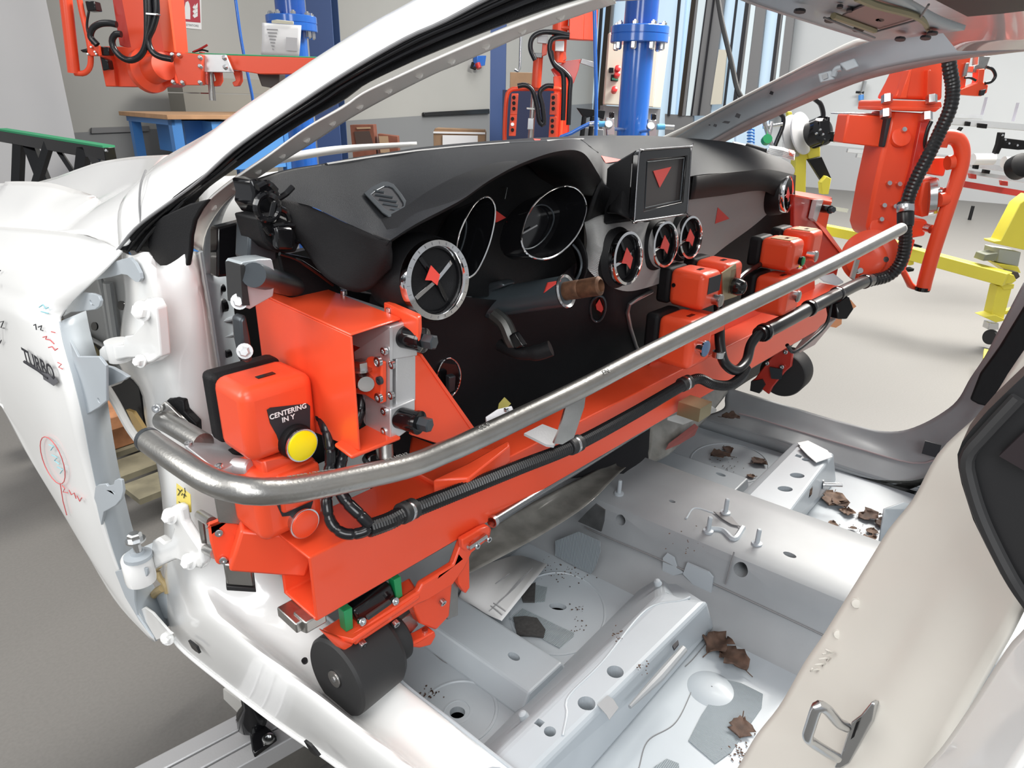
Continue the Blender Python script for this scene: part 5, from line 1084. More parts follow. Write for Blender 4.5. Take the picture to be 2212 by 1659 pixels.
# ---- grey metal cabinet behind the bench
gc = root('steel_cabinet', flr(P(460,200,Y=YW-.3)), 'low beige grey cabinet behind the workbench at the wall', 'cabinet')
gx0, gx1 = P(370,200,Y=YW-.5).x, P(556,200,Y=YW-.5).x; gz = P(460,168,Y=YW-.5).z; gm = P(460,202,Y=YW-.5).z
gcm = mat('taupe_cabinet',(.30,.28,.24),.5)
MB().box(((gx0+gx1)/2,YW-.60,gm/2),(gx1-gx0,.36,gm-.012)).build('lower_door', gcm, gc)
MB().box(((gx0+gx1)/2,YW-.60,(gm+gz)/2),(gx1-gx0,.36,gz-gm-.012)).build('upper_door', gcm, gc)
# ---- extinguisher sign and extinguisher
sg = root('fire_sign', P(414,30,Y=YW), 'red and white ESTINTORE fire extinguisher sign on the grey wall', 'sign')
o_ = MB().prism(PY([(390,-2),(434,-2),(435,64),(394,60)],YW-.002), (0,-.006,0)).build('sign_board', PAPER, sg)
MB().prism(PY([(391,-2),(431,-2),(433,49),(396,46)],YW-.009), (0,-.002,0)).build('red_field', mat('sign_red',(.42,.012,.035),.5), o_)
b = MB(); b.prism(PY([(399,15),(401,5),(406,2),(409,8),(411,18),(411,42),(400,41)],YW-.012),(0,-.001,0)); b.build('extinguisher_icon', PAPER, o_)
for k in range(3): MB().prism(PY([(416,34-k*9),(421,26-k*9),(420,32-k*9),(427,24-k*9),(427,35-k*8),(420,39-k*9)],YW-.012),(0,-.001,0)).build('flame_icon', PAPER, o_)
text('ESTINTORE','lettering',mat('sign_grey',(.25,.25,.27),.6),o_,P(414.5,55,Y=YW-.0095),XA,ZA,(P(433,55,Y=YW)-P(396,55,Y=YW)).length*.155,bold=True)
ex = root('fire_extinguisher', flr(P(437,120,Y=YW-.2)), 'fire extinguisher with red handle below the ESTINTORE sign', 'fire extinguisher')
MB().lathe(flr(P(437,120,Y=YW-.2)), ZA, [(.075,0),(.08,.02),(.08,P(437,116,Y=YW-.2).z-.12),(.03,P(437,112,Y=YW-.2).z)], 20).build('cylinder', mat('extinguisher_red',(.55,.03,.03),.3), ex)
pipe('handle', [(418,112),(432,106),(448,97)], 8.22, .012, mat('extinguisher_red',(.55,.03,.03),.3), ex); pipe('lever', [(416,113),(436,108),(450,111)], 8.22, .010, GLOSSB, ex)
# ---- left manipulator (hanging red tool)
lm = root('hanging_manipulator', P(320,120,D=3.8), 'orange red manipulator head with horizontal arm hanging above the trestle', 'manipulator')
LD = 3.8
slab('mast', [(240,-30),(322,-30),(366,-30),(378,112),(350,125),(330,113),(285,112),(258,-30)], LD, .16, RED, lm)
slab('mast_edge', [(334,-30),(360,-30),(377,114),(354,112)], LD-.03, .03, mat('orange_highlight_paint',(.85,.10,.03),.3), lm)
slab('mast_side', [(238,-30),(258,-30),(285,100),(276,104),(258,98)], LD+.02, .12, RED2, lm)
slab('gear_housing', [(222,100),(285,101),(330,112),(376,118),(378,180),(362,188),(228,187),(214,118)], LD+.02, .18, RED, lm, bev=.01)
slab('housing_flange', [(222,100),(236,112),(247,150),(250,187),(228,187),(214,118)], LD-.01, .04, RED, lm)
MB().lathe(P(330,150,D=LD-.02), (right*.85-fwd*.5-up*.05), [(.11,-.06),(.115,-.05),(.115,-.02),(.075,.0),(.07,.10)], 32).build('joint_flange', RED, lm)
slab('arm_plate', [(371,116),(400,114),(437,118),(436,184),(386,184),(377,150)], LD-.12, .05, RED, lm)
slab('arm', [(436,118),(700,126),(720,126),(700,160),(560,160),(500,150),(436,155)], LD-.05, .10, RED, lm)
slab('green_pad', [(395,113),(700,123),(700,127),(436,119)], LD-.04, .10, GRIP, lm)
slab('splice_plate', [(427,117),(487,118),(504,157),(418,155)], LD-.09, .02, ALU, lm)
for px,py in ((432,124),(432,143),(484,125),(486,145),(372,118),(387,119),(374,177),(394,178),(432,178)): bolt(px,py,LD-.13,.011,lm)
MB().cyl(P(454,152,D=LD), P(459,217,D=LD), .017, n=14).build('locating_pin', STEEL, lm)
slab('lower_jaw', [(400,156),(440,158),(445,183),(396,182)], LD, .05, RED, lm)
for px in (467,510): slab('hook', [(px-8,152),(px+8,153),(px+10,175),(px+4,186),(px-5,187),(px-9,178),(px-1,174)], LD, .04, RED, lm)
slab('motor', [(555,158),(605,160),(603,182),(585,190),(565,186)], LD+.05, .10, mat('dark_motor',(.06,.05,.045),.5), lm)
pipe('handle_bar', [(138,-40),(160,158)], LD-.1, .030, RED, lm); pipe('handle_bracket', [(162,158),(182,158),(194,145),(196,120),(192,90),(178,30),(172,0)], LD-.1, .014, RED, lm)
slab('handle_plate', [(190,98),(214,98),(216,121),(194,121)], LD-.12, .02, RED, lm)
for px,py in ((197,102),(205,112),(208,117),(190,117)): bolt(px,py,LD-.13,.006,lm)
slab('black_box', [(183,2),(203,2),(208,23),(188,24)], LD-.1, .06, GLOSSB, lm)
slab('connector', [(216,100),(235,102),(236,120),(220,120)], LD-.1, .05, GLOSSB, lm); slab('connector', [(216,122),(232,130),(236,150),(222,153)], LD-.1, .05, GLOSSB, lm)
slab('handle_knob', [(172,108),(188,104),(188,114),(178,113)], LD-.1, .02, GLOSSB, lm)
for L_ in ([(210,97),(196,80),(200,62),(215,52),(235,50),(252,53)],[(262,74),(250,74),(242,88),(248,108),(265,125),(285,130),(305,118),(316,92),(318,50),(316,-20)],[(336,-20),(338,28),(330,60),(320,85),(328,110),(345,122),(372,128)],[(322,-20),(324,40),(318,80)]):
    pipe('hose', L_, LD-.16, .016, TAPEB, lm, sm=40)
pipe('cable', [(192,24),(188,50),(190,70),(200,95)], LD-.14, .006, TAPEB, lm)
slab('cable_tie', [(313,27),(340,29),(339,33),(313,31)], LD-.19, .04, BOLT, lm)
# ---- blue posts
def post(x0,x1, ybot, D, fl, fw, nm, lab, par=None):
    c0 = P((x0+x1)/2,ybot,D=D); r = (P(x1,ybot,D=D)-P(x0,ybot,D=D)).length/2
    t = root('crane_post', flr(c0), lab, 'crane post')
    MB().lathe(flr(c0), ZA, [(r,0),(r,P((x0+x1)/2,fl+12,D=D).z)], 40).build('lower_pipe', BLUEP, t)
    fc = V((c0.x,c0.y,P((x0+x1)/2,fl,D=D).z)); R_ = fw
    MB().lathe(fc, ZA, [(R_,-.055),(R_+.004,-.05),(R_+.004,-.003),(R_,0),(R_,.003),(R_+.004,.006),(R_+.004,.05),(R_,.055)], 48).build('flange', BLUEP, t)
    MB().lathe(fc, ZA, [(r*1.06,.05),(r*1.04,3.5)], 40).build('upper_pipe', mat('blue_gloss_deep',(.012,.08,.36),.22,coat=.5), t)
    for k in range(8):
        an = k*math.pi/4+.3; q = fc+V((math.cos(an),math.sin(an),0))*(R_-.035)
        MB().lathe(q, ZA, [(.022,.05),(.022,.075),(.012,.078),(.012,.085)], 6).build('flange_bolt', BOLT, t, smooth=0)
        MB().lathe(q, ZA, [(.012,-.105),(.022,-.095),(.022,-.055)], 6).build('flange_nut', BOLT, t, smooth=0)
    return t, fc
post(1339,1404, 200, 5.2, 75, .205, 'a', 'glossy blue crane post with bolted flange behind the car dashboard')
p2,fc2 = post(604,663, 90, 5.6, 52, .19, 'b', 'glossy blue crane post with a paper sheet behind the white pillar')
# sheet taped on the far left post
sh = root('paper_sheet', P(605,85,D=5.3), 'white printed sheet taped to the blue crane post flange', 'paper')
MB().loft([PP([(566,49),(600,52),(651,55)],5.35),PP([(566,85),(600,87),(649,90)],5.32),PP([(564,118),(600,120),(646,123)],5.34)],12,4).build('sheet', PAPER, sh, solid=.002)
slab('tape', [(586,44),(598,42),(634,46),(634,53),(586,50)], 5.33, .01, mat('masking_tape',(.62,.60,.48),.6), sh)
for k in range(7): slab('print_block', [(576+k*2,62+k*7),(600-k*1.5,63+k*7),(600-k*1.5,66+k*7),(576+k*2,65+k*7)], 5.315, .003, PRINT, sh, bev=0)
slab('print_block', [(618,80),(642,82),(641,110),(617,109)], 5.315, .003, mat('pale_print',(.55,.55,.56),.7), sh, bev=0)
# ---- navy steel columns
for (L_,D,lab) in (([(662,-30),(717,-30),(721,110),(672,130)],7.0,'dark navy steel column behind the paper covered blue post'),([(1068,60),(1102,60),(1090,300),(1058,300)],8.2,'dark navy steel column left of the red lifting tool')):
    x = root('steel_column', flr(P(L_[0][0],L_[3][1],D=D)), lab, 'column')
    q = PP(L_,D); w = (q[1]-q[0]).length; e_ = V((q[1].x-q[0].x,q[1].y-q[0].y,0)).normalized(); c0 = (q[2]+q[3])/2; n_ = V((-e_.y,e_.x,0))
    for off,ww,mt in ((0,w,mat('navy_flange',(.045,.085,.22),.4)),(.28,w,NAVY)):
        MB().box(V((c0.x,c0.y,2.2))+n_*off, (ww,.02,4.4), (e_,n_,ZA)).build('flange', mt, x)
    MB().box(V((c0.x,c0.y,2.2))+n_*.14-e_*w*.1, (.02,.27,4.4), (e_,n_,ZA)).build('web', NAVY, x)
# ---- blue air hose hanging left and at the middle
ah = pipe('air_hose', [(505,-30),(520,80),(535,160),(546,215),(556,300)], 4.6, .010, BLUEP, None); tag(ah, 'thin blue air hose hanging left of the paper covered post', 'hose')
ah = pipe('air_hose', [(1284,10),(1286,120),(1288,220),(1287,300),(1287,420),(1290,700)], 4.8, .013, BLUEP, None); tag(ah, 'thick blue air hose hanging beside the red lifting tool', 'hose')
ah = pipe('air_hose', [(1196,690),(1196,400),(1200,310),(1240,285),(1270,268),(1296,264)], 4.95, .014, BLUEP, None); tag(ah, 'short blue air hose curving to the pressure gauge', 'hose')
# ---- red lifting tool in the middle
rt = root('lifting_tool', flr(P(1200,280,D=6.4)), 'red lifting tool with black cables between navy column and blue post', 'lifting tool')
RD = 6.4
pipe('frame', [(1092,330),(1090,290),(1094,215),(1101,196),(1115,192),(1160,192),(1205,192),(1214,200),(1212,250),(1208,330)], RD, .020, RED, rt, sm=50)
pipe('stem', [(1163,120),(1158,190)], RD, .045, RED, rt); pipe('rod', [(1154,200),(1144,330)], RD-.02, .028, STEEL, rt)
slab('rod_joint', [(1137,232),(1167,234),(1167,238),(1137,236)], RD-.05, .03, STEEL, rt); slab('valve', [(1141,255),(1153,255),(1152,280),(1139,280)], RD-.06, .05, BOLT, rt)
for X0,Y0 in ((1105,202),(1102,248),(1190,202),(1188,252)):
    o_ = slab('button_panel', [(X0,Y0),(X0+15,Y0),(X0+12,Y0+46),(X0-3,Y0+46)], RD-.06, .05, RED, rt)
    for k in range(3): MB().lathe(P(X0+5,Y0+9+k*12,D=RD-.065), -fwd, [(.016,-.005),(.016,.008)], 12).build('control_knob', GLOSSB if (X0,k) != (1102,1) else PAPER, o_)
slab('column', [(1196,165),(1222,165),(1232,200),(1222,330),(1200,330)], RD+.05, .12, RED, rt)
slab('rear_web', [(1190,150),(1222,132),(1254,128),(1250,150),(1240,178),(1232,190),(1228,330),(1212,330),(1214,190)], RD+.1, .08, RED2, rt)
slab('link', [(1256,126),(1286,135),(1285,147),(1253,136)], RD+.1, .04, STEEL, rt)
MB().cyl(P(1212,30,D=RD), P(1205,135,D=RD), .07, n=16).build('cylinder', RED, rt)
slab('white_valve', [(1200,88),(1219,88),(1218,111),(1199,110)], RD-.1, .08, PAPER, rt); slab('white_valve', [(1161,76),(1184,76),(1182,94),(1161,92)], RD-.1, .08, PAPER, rt)
slab('clamp', [(1186,112),(1222,112),(1224,128),(1212,135),(1192,133)], RD-.05, .1, RED, rt); slab('knuckle', [(1172,92),(1184,95),(1181,118),(1170,122)], RD-.05, .06, RED, rt)
slab('cap', [(1155,114),(1172,115),(1171,125),(1154,124)], RD-.05, .06, GLOSSB, rt)
slab('control_box', [(1231,28),(1262,20),(1260,86),(1229,84)], RD-.1, .12, RED, rt); slab('control_box', [(1262,20),(1292,12),(1288,87),(1260,86)], RD-.08, .12, RED, rt)
pipe('box_arm', [(1212,60),(1232,61)], RD-.05, .018, RED, rt)
for L_ in ([(1156,130),(1146,105),(1150,82),(1170,70),(1200,70),(1230,76)],[(1230,80),(1205,80),(1190,88),(1188,112),(1198,140),(1215,158),(1218,190),(1216,260)],[(1190,110),(1196,135),(1220,155),(1232,172),(1231,200),(1228,270)],[(1118,186),(1135,184),(1150,195),(1160,230),(1165,262),(1175,268),(1172,230),(1166,200),(1180,186),(1196,186)]):
    pipe('cable', L_, RD-.12, .022, TAPEB, rt, sm=40)
# dark blue cloth covered crate and cardboard behind it
cr_ = root('storage_crate', flr(P(1150,260,D=7.6)), 'dark blue storage crate behind the red lifting tool', 'crate')
q0,q1 = P(1085,300,D=7.6), P(1215,300,D=7.6); zt = P(1150,196,D=7.6).z
e_ = V((q1.x-q0.x,q1.y-q0.y,0)).normalized(); n_ = V((-e_.y,e_.x,0)); cc = (q0+q1)/2
MB().box(V((cc.x,cc.y,zt/2)), ((q1-q0).length,.4,zt), (e_,n_,ZA)).build('crate_body', mat('crate_navy',(.012,.02,.06),.6), cr_)
cbx = MB().box(V((cc.x,cc.y,zt+.09))-e_*.12, ((q1-q0).length*.42,.35,.17), (e_,n_,ZA)).build('cardboard_box', CARD, None, bevel=.004); tag(cbx, 'brown cardboard box on top of the dark blue crate', 'box')
# ---- boxes on the floor behind the windscreen opening
def carton(L, D, th, mt, lab, g=None, strip=None):
    q = PP(L,D); q[2].z = q[3].z = 0
    o = MB().prism(q, V((fwd.x,fwd.y,0)).normalized()*th).build('cardboard_carton', mt, None, bevel=.004); tag(o, lab, 'box', g)
    return o
BRICK = mat('brick_red_carton',(.25,.085,.05),.7,noise=.2,scale=14)
o = carton([(756,270),(806,269),(818,312),(766,330)], 8.0, .2, BRICK, 'brick red carton leaning left of the smaller one by the wall')
slab('dark_label', [(765,284),(798,283),(806,310),(770,314)], 7.99, .004, mat('carton_print',(.08,.05,.04),.7), o, bev=0); slab('printed_line', [(770,275),(800,274),(801,278),(771,279)], 7.99, .004, mat('pale_carton_print',(.45,.30,.18),.7), o, bev=0)
o = carton([(816,289),(858,294),(866,330),(820,330)], 8.0, .15, BRICK, 'small brick red carton lying right of the leaning one')
slab('pale_side', [(818,294),(838,294),(842,330),(822,330)], 7.99, .004, mat('pale_carton_print',(.45,.30,.18),.7), o, bev=0)
o = carton([(936,283),(1048,286),(1046,330),(936,330)], 7.6, .35, CARD, 'brown cardboard carton with white band and label', None)
slab('white_band', [(936,284),(1048,286),(1048,290),(936,288)], 7.59, .004, PAPER, o, bev=0); slab('white_label', [(956,292),(1032,293),(1032,330),(956,330)], 7.59, .004, PAPER, o, bev=0)
slab('carton_flap', [(940,277),(1046,281),(1048,286),(936,284)], 7.65, .3, CARD, o)
wp = MB().prism(PY([(916,243),(1058,235),(1058,246),(916,252)],YW-.06), (0,.05,0)).build('wall_duct', GLOSSB, None, bevel=.01); tag(wp, 'black cable duct along the grey front wall', 'duct')
so = root('wall_socket', P(1030,135,Y=YW), 'blue industrial socket box with red plug on the grey wall', 'socket')
MB().prism(PY([(1022,121),(1042,120),(1039,142),(1022,144)],YW-.01), (0,-.10,0)).build('socket_body', BLUEP, so, bevel=.01); MB().lathe(P(1033,142,Y=YW-.12), V((0,-.5,-1)), [(.05,-.04),(.045,.05)], 14).build('plug', mat('extinguisher_red',(.55,.03,.03),.3), so)
MB().tube(PY([(1022,136),(1018,146),(1026,148)],YW-.1), .03, 8).build('socket_cover', GLOSSB, so)
wc_ = pipe('wall_conduit', [(1112,150),(1122,152),(1124,110),(1126,60)], 8.6, .018, BOLT, None, sm=12); tag(wc_, 'thin grey conduit on the wall right of the navy column', 'conduit')
# ---- beige control cabinet
kc = root('control_cabinet', flr(P(1365,220,D=6.6)), 'beige control cabinet with red buttons behind the blue post', 'cabinet')
slab('cabinet_body', [(1316,70),(1425,74),(1410,232),(1304,226)], 6.6, .1, BEIGE, kc, bev=.01)
slab('cabinet_side', [(1425,74),(1447,80),(1427,233),(1410,232)], 6.62, .35, mat('beige_side',(.78,.73,.62),.45), kc)
q = PP([(1304,228),(1427,235),(1410,430),(1290,430)], 6.65); q[2].z = q[3].z = 0; MB().prism(q, V((fwd.x,fwd.y,0)).normalized()*.3).build('cabinet_plinth', DADO, kc)
slab('switch', [(1316,146),(1326,146),(1325,157),(1315,157)], 6.58, .02, GLOSSB, kc)
dp = slab('display', [(1320,161),(1336,161),(1335,176),(1319,175)], 6.58, .02, GLOSSB, kc); slab('display_glass', [(1322,168),(1334,168),(1334,174),(1322,173)], 6.57, .01, mat('green_display',(.10,.45,.28),.3), dp)
for px,py in ((1333,152),(1332,164),(1326,197)): MB().lathe(P(px,py,D=6.58), -fwd, [(.028,0),(.028,.05),(.02,.055)], 16).build('red_button', mat('extinguisher_red',(.55,.03,.03),.3), kc)
# ---- pressure regulators
for px,py,lab in ((1317,268,'small pressure regulator with white dial left of the blue post'),(1408,272,'small pressure regulator with white dial right of the blue post')):
    g_ = root('pressure_regulator', P(px,py,D=4.9), lab, 'gauge')
    slab('regulator_body', [(px-8,py-14),(px+10,py-14),(px+12,py+26),(px-6,py+26)], 4.9, .06, BOLT, g_, bev=.008)
    slab('adjuster', [(px,py-26),(px+10,py-26),(px+10,py-13),(px,py-13)], 4.9, .04, GLOSSB, g_, bev=.006)
    dl = MB().lathe(P(px-2,py,D=4.86), -fwd, [(.028,-.02),(.028,.012)], 20).build('dial', PAPER, g_); MB().lathe(P(px-2,py,D=4.86), -fwd, [(.030,-.02),(.030,.014),(.027,.014)], 20, caps=False).build('dial_rim', BOLT, dl)
    pipe('coupling', [(px+12,py+2),(px+28,py+2)] if px > 1350 else [(px-8,py),(px-24,py)], 4.9, .02, mat('sky_blue_fitting',(.10,.40,.70),.4), g_)
    pipe('post_bracket', [(px+4,py+10,4.92),(px+(28 if px < 1350 else -22),py+12,5.1),(px+(40 if px < 1350 else -34),py+12,5.2)], 4.95, .012, BOLT, g_)
    pipe('coupling_end', [(px+28,py+2),(px+48,py+3)] if px > 1350 else [(px-24,py),(px-44,py)], 4.9, .016, BOLT, g_)
bs = root('folding_seat', flr(P(1270,260,D=5.6)), 'black folding seat behind the blue air hose', 'seat')
slab('seat', [(1246,233),(1308,239),(1304,258),(1284,250),(1262,256)], 5.6, .06, BLACK, bs); 
for a_ in ((1262,252),(1280,252)): MB().cyl(P(*a_,D=5.6), flr(P(a_[0]-26,a_[1]+80,D=5.5)), .02, n=12).build('leg', BLACK, bs)
slab('panel', [(1262,275),(1304,280),(1304,330),(1255,330)], 5.7, .05, DADO, bs)
# ---- glazed sliding gate
def gate(nm, L, mt, th=.08, dx=0): return MB().prism(PX(L,XW-.02-dx), (-th,0,0)).build(nm, mt, gt)
gt = root('sliding_gate', V((XW-.1,3,0)), 'tall pale blue glazed sliding gate with grey frames', 'gate')
def band(x0,x1,xb0,xb1,yt=-30,yb=250): return [(x0,yt),(x1,yt),(xb1,yb),(xb0,yb)]
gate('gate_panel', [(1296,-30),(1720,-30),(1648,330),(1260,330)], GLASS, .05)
for x0,x1,xb0,xb1,mt,dx in ((1302,1310,1276,1284,GLASS,.1),(1302,1306,1284,1288,INK,.16),(1316,1326,1292,1302,mat('rusty_black_gap',(.025,.018,.012),.7),.16),(1326,1331,1302,1308,MULL,.14),
    (1470,1474,1444,1448,INK,.16),(1474,1486,1448,1460,GLASS,.1),(1500,1509,1467,1475,mat('rusty_black_gap',(.025,.018,.012),.7),.16),(1509,1515,1475,1482,MULL,.14),(1515,1532,1484,1494,mat('bright_frame',(.75,.85,.90),.35),.14),(1532,1534,1494,1496,INK,.16),(1534,1572,1498,1535,MULL,.14),(1546,1548,1509,1511,INK,.22),
    (1595,1598,1562,1565,INK,.16),(1617,1624,1582,1590,INK,.16),(1624,1630,1590,1596,MULL,.14),(1630,1640,1596,1606,mat('bright_frame',(.75,.85,.90),.35),.14),(1641,1662,1607,1632,MULL,.14),(1690,1696,1656,1662,INK,.16),(1696,1700,1662,1668,MULL,.14),(1702,1708,1668,1676,mat('bright_frame',(.75,.85,.90),.35),.14),(1708,1726,1676,1694,MULL,.16)):
    gate('gate_frame', band(x0,x1,xb0,xb1), mt, .06, dx)
gate('beige_board', [(1554,107),(1572,108),(1560,225),(1536,226)], BEIGE, .03, .2)
gate('gate_foot', [(1440,246),(1500,250),(1500,330),(1440,330)], MULL, .08, .1)
# ---- black strut hanging across the windscreen opening
st_ = MB().tube(cr([P(1548,-20,D=2.2),P(1560,50,D=2.15),P(1580,135,D=2.1),P(1592,190,D=2.06),P(1602,211,D=2.05)],20), .0075, 10).build('black_rod', RUBBER, None); tag(st_, 'thin black rod hanging from above to the far windscreen pillar', 'rod')
# ---- manipulator arm on the far side, carrying the gripper
ma = root('manipulator_arm', P(1900,560,D=2.0), 'large orange red manipulator arm with corrugated black hose outside the car', 'manipulator arm')
AD = 2.15
slab('upper_neck', [(1972,100),(2040,100),(2036,217),(1932,213),(1950,180),(1968,143)], AD, .12, RED, ma, bev=.008)
for L_ in ([(1966,150),(1972,149),(1960,213),(1944,213)],[(2005,150),(2012,150),(2010,216),(2002,216)]): slab('neck_rib', L_, AD-.02, .04, RED, ma)
slab('joint_plate', [(1905,219),(1912,216),(2034,219),(2036,231),(2022,241),(1903,237)], AD-.02, .16, RED, ma, bev=.006)
slab('joint_plate', [(1903,229),(2035,231),(2022,242),(1903,238)], AD-.025, .16, RED, ma, bev=.004)
for px,py in ((1916,214),(2012,215),(1913,246),(2002,252)): MB().lathe(P(px,py,D=AD-.03), -up, [(.016,-.012),(.016,.012)], 6).build('joint_bolt', BOLT, ma, smooth=0)
slab('arm_body', [(1926,240),(2005,245),(2016,262),(2000,330),(1984,385),(1962,450),(1944,510),(1925,522),(1898,521),(1880,514),(1873,490),(1890,400),(1908,320)], AD, .14, RED, ma, bev=.012)
slab('front_rib', [(1990,262),(2014,262),(1996,335),(1966,430),(1948,440),(1970,360)], AD-.015, .03, RED2, ma)
for px,py,r in ((1946,296,.030),(1900,492,.034)): MB().lathe(P(px,py,D=AD-.004), -fwd, [(r,-.01),(r,.004),(r*.8,.006)], 28).build('boss', RED, ma)
for px,py in ((1953,280),(1946,304),(1921,396),(1943,398),(1910,444),(1934,446),(1904,474),(2000,404),(1990,453)): MB().lathe(P(px,py,D=AD-.008), -fwd, [(.0075,-.006),(.0075,.004)], 12).build('arm_bolt', BOLT, ma)
slab('counter_box', [(1832,247),(1924,252),(1908,319),(1821,309)], AD+.02, .08, RED, ma, bev=.005)
slab('box_lid', [(1836,243),(1912,246),(1924,252),(1832,247)], AD+.03, .14, BOLT, ma)
slab('box_gap', [(1918,250),(1927,250),(1912,318),(1906,318)], AD-.005, .1, INK, ma)
# handle loop
pipe('loop_handle', [(2028,318),(2034,302),(2048,296),(2066,300),(2077,318),(2078,345),(2070,380),(2050,440),(2030,500),(2014,550),(2000,600),(1994,625)], AD-.1, .022, RED, ma, n=16, sm=60)
pipe('handle_end', [(1994,620),(1992,628)], AD-.1, .0225, GLOSSB, ma)
pipe('handle_bracket', [(1988,622),(1970,618),(1958,600),(1950,585)], AD-.08, .009, RED, ma); slab('bracket_strap', [(1948,585),(1958,582),(1974,612),(1986,620),(1984,628),(1966,624)], AD-.06, .02, RED, ma)
slab('side_strip', [(1962,515),(1978,518),(1966,560),(1955,588),(1946,585)], AD-.02, .05, RED, ma)
for L_,d in (([(2010,342),(2045,340),(2048,352),(2040,382),(2004,376)],.05),([(1996,390),(2030,384),(2028,462),(1990,470),(1986,440)],.10),([(1968,472),(2000,474),(2005,482),(1998,510),(1964,516)],.08)):
    slab('valve_box', L_, AD-.04, d, RED, ma, bev=.006)
MB().lathe(P(2020,425,D=AD-.05), right*.9-fwd*.4, [(.058,-.02),(.060,0),(.05,.006)], 32).build('valve_disc', BOLT, ma)
for py in (412,425,440): MB().cyl(P(2024,py,D=AD-.07), P(2040,py+2,D=AD-.09), .012, n=14).build('valve_stud', CHROME if py != 425 else GLOSSB, ma)
for L_ in ([(2046,352),(2058,350)],[(2028,432),(2046,430)]): pipe('handle_bolt_block', L_, AD-.1, .022, RED, ma)
MB().cyl(P(2000,492,D=AD-.06), P(2012,495,D=AD-.08), .014, n=14).build('push_stud', CHROME, ma)
slab('yellow_tab', [(2020,452),(2026,450),(2025,460),(2019,462)], AD-.09, .005, YPAINT, ma, bev=0)
for L_,r,dd in (((1880,556),.088,0),((1872,560),.06,.03)): MB().lathe(P(*L_,D=AD-.05-dd), -fwd*.8-right*.5, [(r*.9,-.03),(r,-.02),(r,.02),(r*.8,.028),(r*.5,.03)], 40).build('wrist_flange', RED, ma)
pipe('wrist', [(1890,520),(1885,560)], AD+.02, .05, RED, ma)
for px,py in ((1912,561),(1880,525),(1857,585)): MB().lathe(P(px,py,D=AD-.12), -fwd, [(.009,-.01),(.009,.006)], 12).build('wrist_bolt', BOLT, ma)
ribbed('corrugated_hose', [P(x,y,D=d) for x,y,d in ((2044,90,AD-.14),(2052,150,AD-.14),(2058,190,AD-.14),(2052,235,AD-.15),(2030,285,AD-.15),(2006,335,AD-.16),(1980,385,AD-.16),(1962,430,AD-.16),(1956,480,AD-.16),(1955,530,AD-.16),(1944,570,AD-.16),(1918,596,AD-.16),(1880,606,AD-.17))], .020, .011, ma, HB, 14)
MB().lathe(P(1956,450,D=AD-.16), up, [(.023,-.012),(.025,-.008),(.025,.008),(.023,.012)], 24).build('hose_clamp', BOLT, ma)
MB().lathe(P(1956,468,D=AD-.16), up, [(.022,-.03),(.024,-.02),(.024,.04),(.022,.045)], 24).build('hose_sleeve', HB, ma)
pipe('thin_cable', [(2012,262),(2004,280),(1998,310),(2004,340)], AD-.06, .006, TAPEB, ma)
# ---- small red tool behind, upper right
rt2 = root('red_tool_head', P(2100,190,D=4.2), 'small red tool head with thin black cable behind the corrugated hose', 'tool head')
slab('head_body', [(2052,-500),(2110,-500),(2098,122),(2088,168),(2084,196),(2066,190),(2060,125)], 4.2, .1, RED, rt2); slab('head_plate', [(2087,136),(2094,135),(2088,165),(2080,166)], 4.17, .02, STEEL, rt2)
slab('head_arm', [(2066,190),(2078,192),(2110,180),(2112,176),(2114,150),(2128,148),(2124,178),(2135,184),(2132,200),(2120,208),(2068,204)], 4.18, .06, RED, rt2)
slab('head_clamp', [(2114,120),(2140,122),(2130,150),(2116,158),(2102,156),(2104,142),(2112,140)], 4.2, .06, STEEL, rt2); slab('head_foot', [(2120,195),(2132,192),(2126,206),(2118,207)], 4.16, .03, INK, rt2)
pipe('thin_cable', [(2084,168),(2096,168),(2108,174)], 4.16, .007, TAPEB, rt2); pipe('thin_cable', [(2130,144),(2144,150),(2150,164),(2142,176),(2128,180)], 4.16, .009, TAPEB, rt2)
# ---- yellow stands
ys = root('yellow_stand', flr(P(1750,420,D=4.6)), 'yellow reel stand with clear spool and black motor near the grey wall', 'stand')
slab('stand_post', [(1723,300),(1744,300),(1757,330),(1757,340),(1742,345),(1740,450),(1738,640),(1708,640),(1712,450),(1718,370)], 4.6, .10, YPAINT, ys)
slab('stand_top', [(1702,242),(1710,240),(1716,270),(1708,272)], 4.7, .05, YPAINT, ys); slab('stand_foot', [(1786,380),(1796,386),(1790,420),(1776,420),(1774,395)], 4.5, .06, YPAINT, ys); slab('stand_arm', [(1742,316),(1772,316),(1772,340),(1748,345)], 4.58, .06, YPAINT, ys)
slab('black_brace', [(1746,345),(1775,338),(1796,385),(1778,396)], 4.55, .04, BLACK, ys)
sp = MB().lathe(P(1726,290,D=4.58), fwd*.75-right*.6, [(.13,-.03),(.14,-.025),(.14,-.015),(.05,-.01),(.05,.03),(.14,.035),(.14,.045),(.12,.05)], 40).build('spool', mat('frosted_spool',(.55,.55,.56),.3), ys)
MB().lathe(P(1770,285,D=4.5), -fwd*.8+right*.4, [(.085,-.06),(.095,-.05),(.095,.03),(.07,.05),(.03,.055)], 28).build('motor', GLOSSB, ys)
slab('motor_bracket', [(1770,262),(1786,260),(1788,252),(1793,252),(1793,270),(1796,300),(1780,312),(1768,300)], 4.44, .05, GLOSSB, ys)
slab('motor_arm', [(1794,284),(1824,286),(1824,307),(1795,306)], 4.44, .06, BLACK, ys)
for px,py in ((1764,288),(1772,280),(1778,290),(1803,288),(1811,288),(1803,304),(1812,304)): MB().lathe(P(px,py,D=4.40), -fwd, [(.007,-.01),(.007,.004)], 10).build('bolt', BOLT, ys)
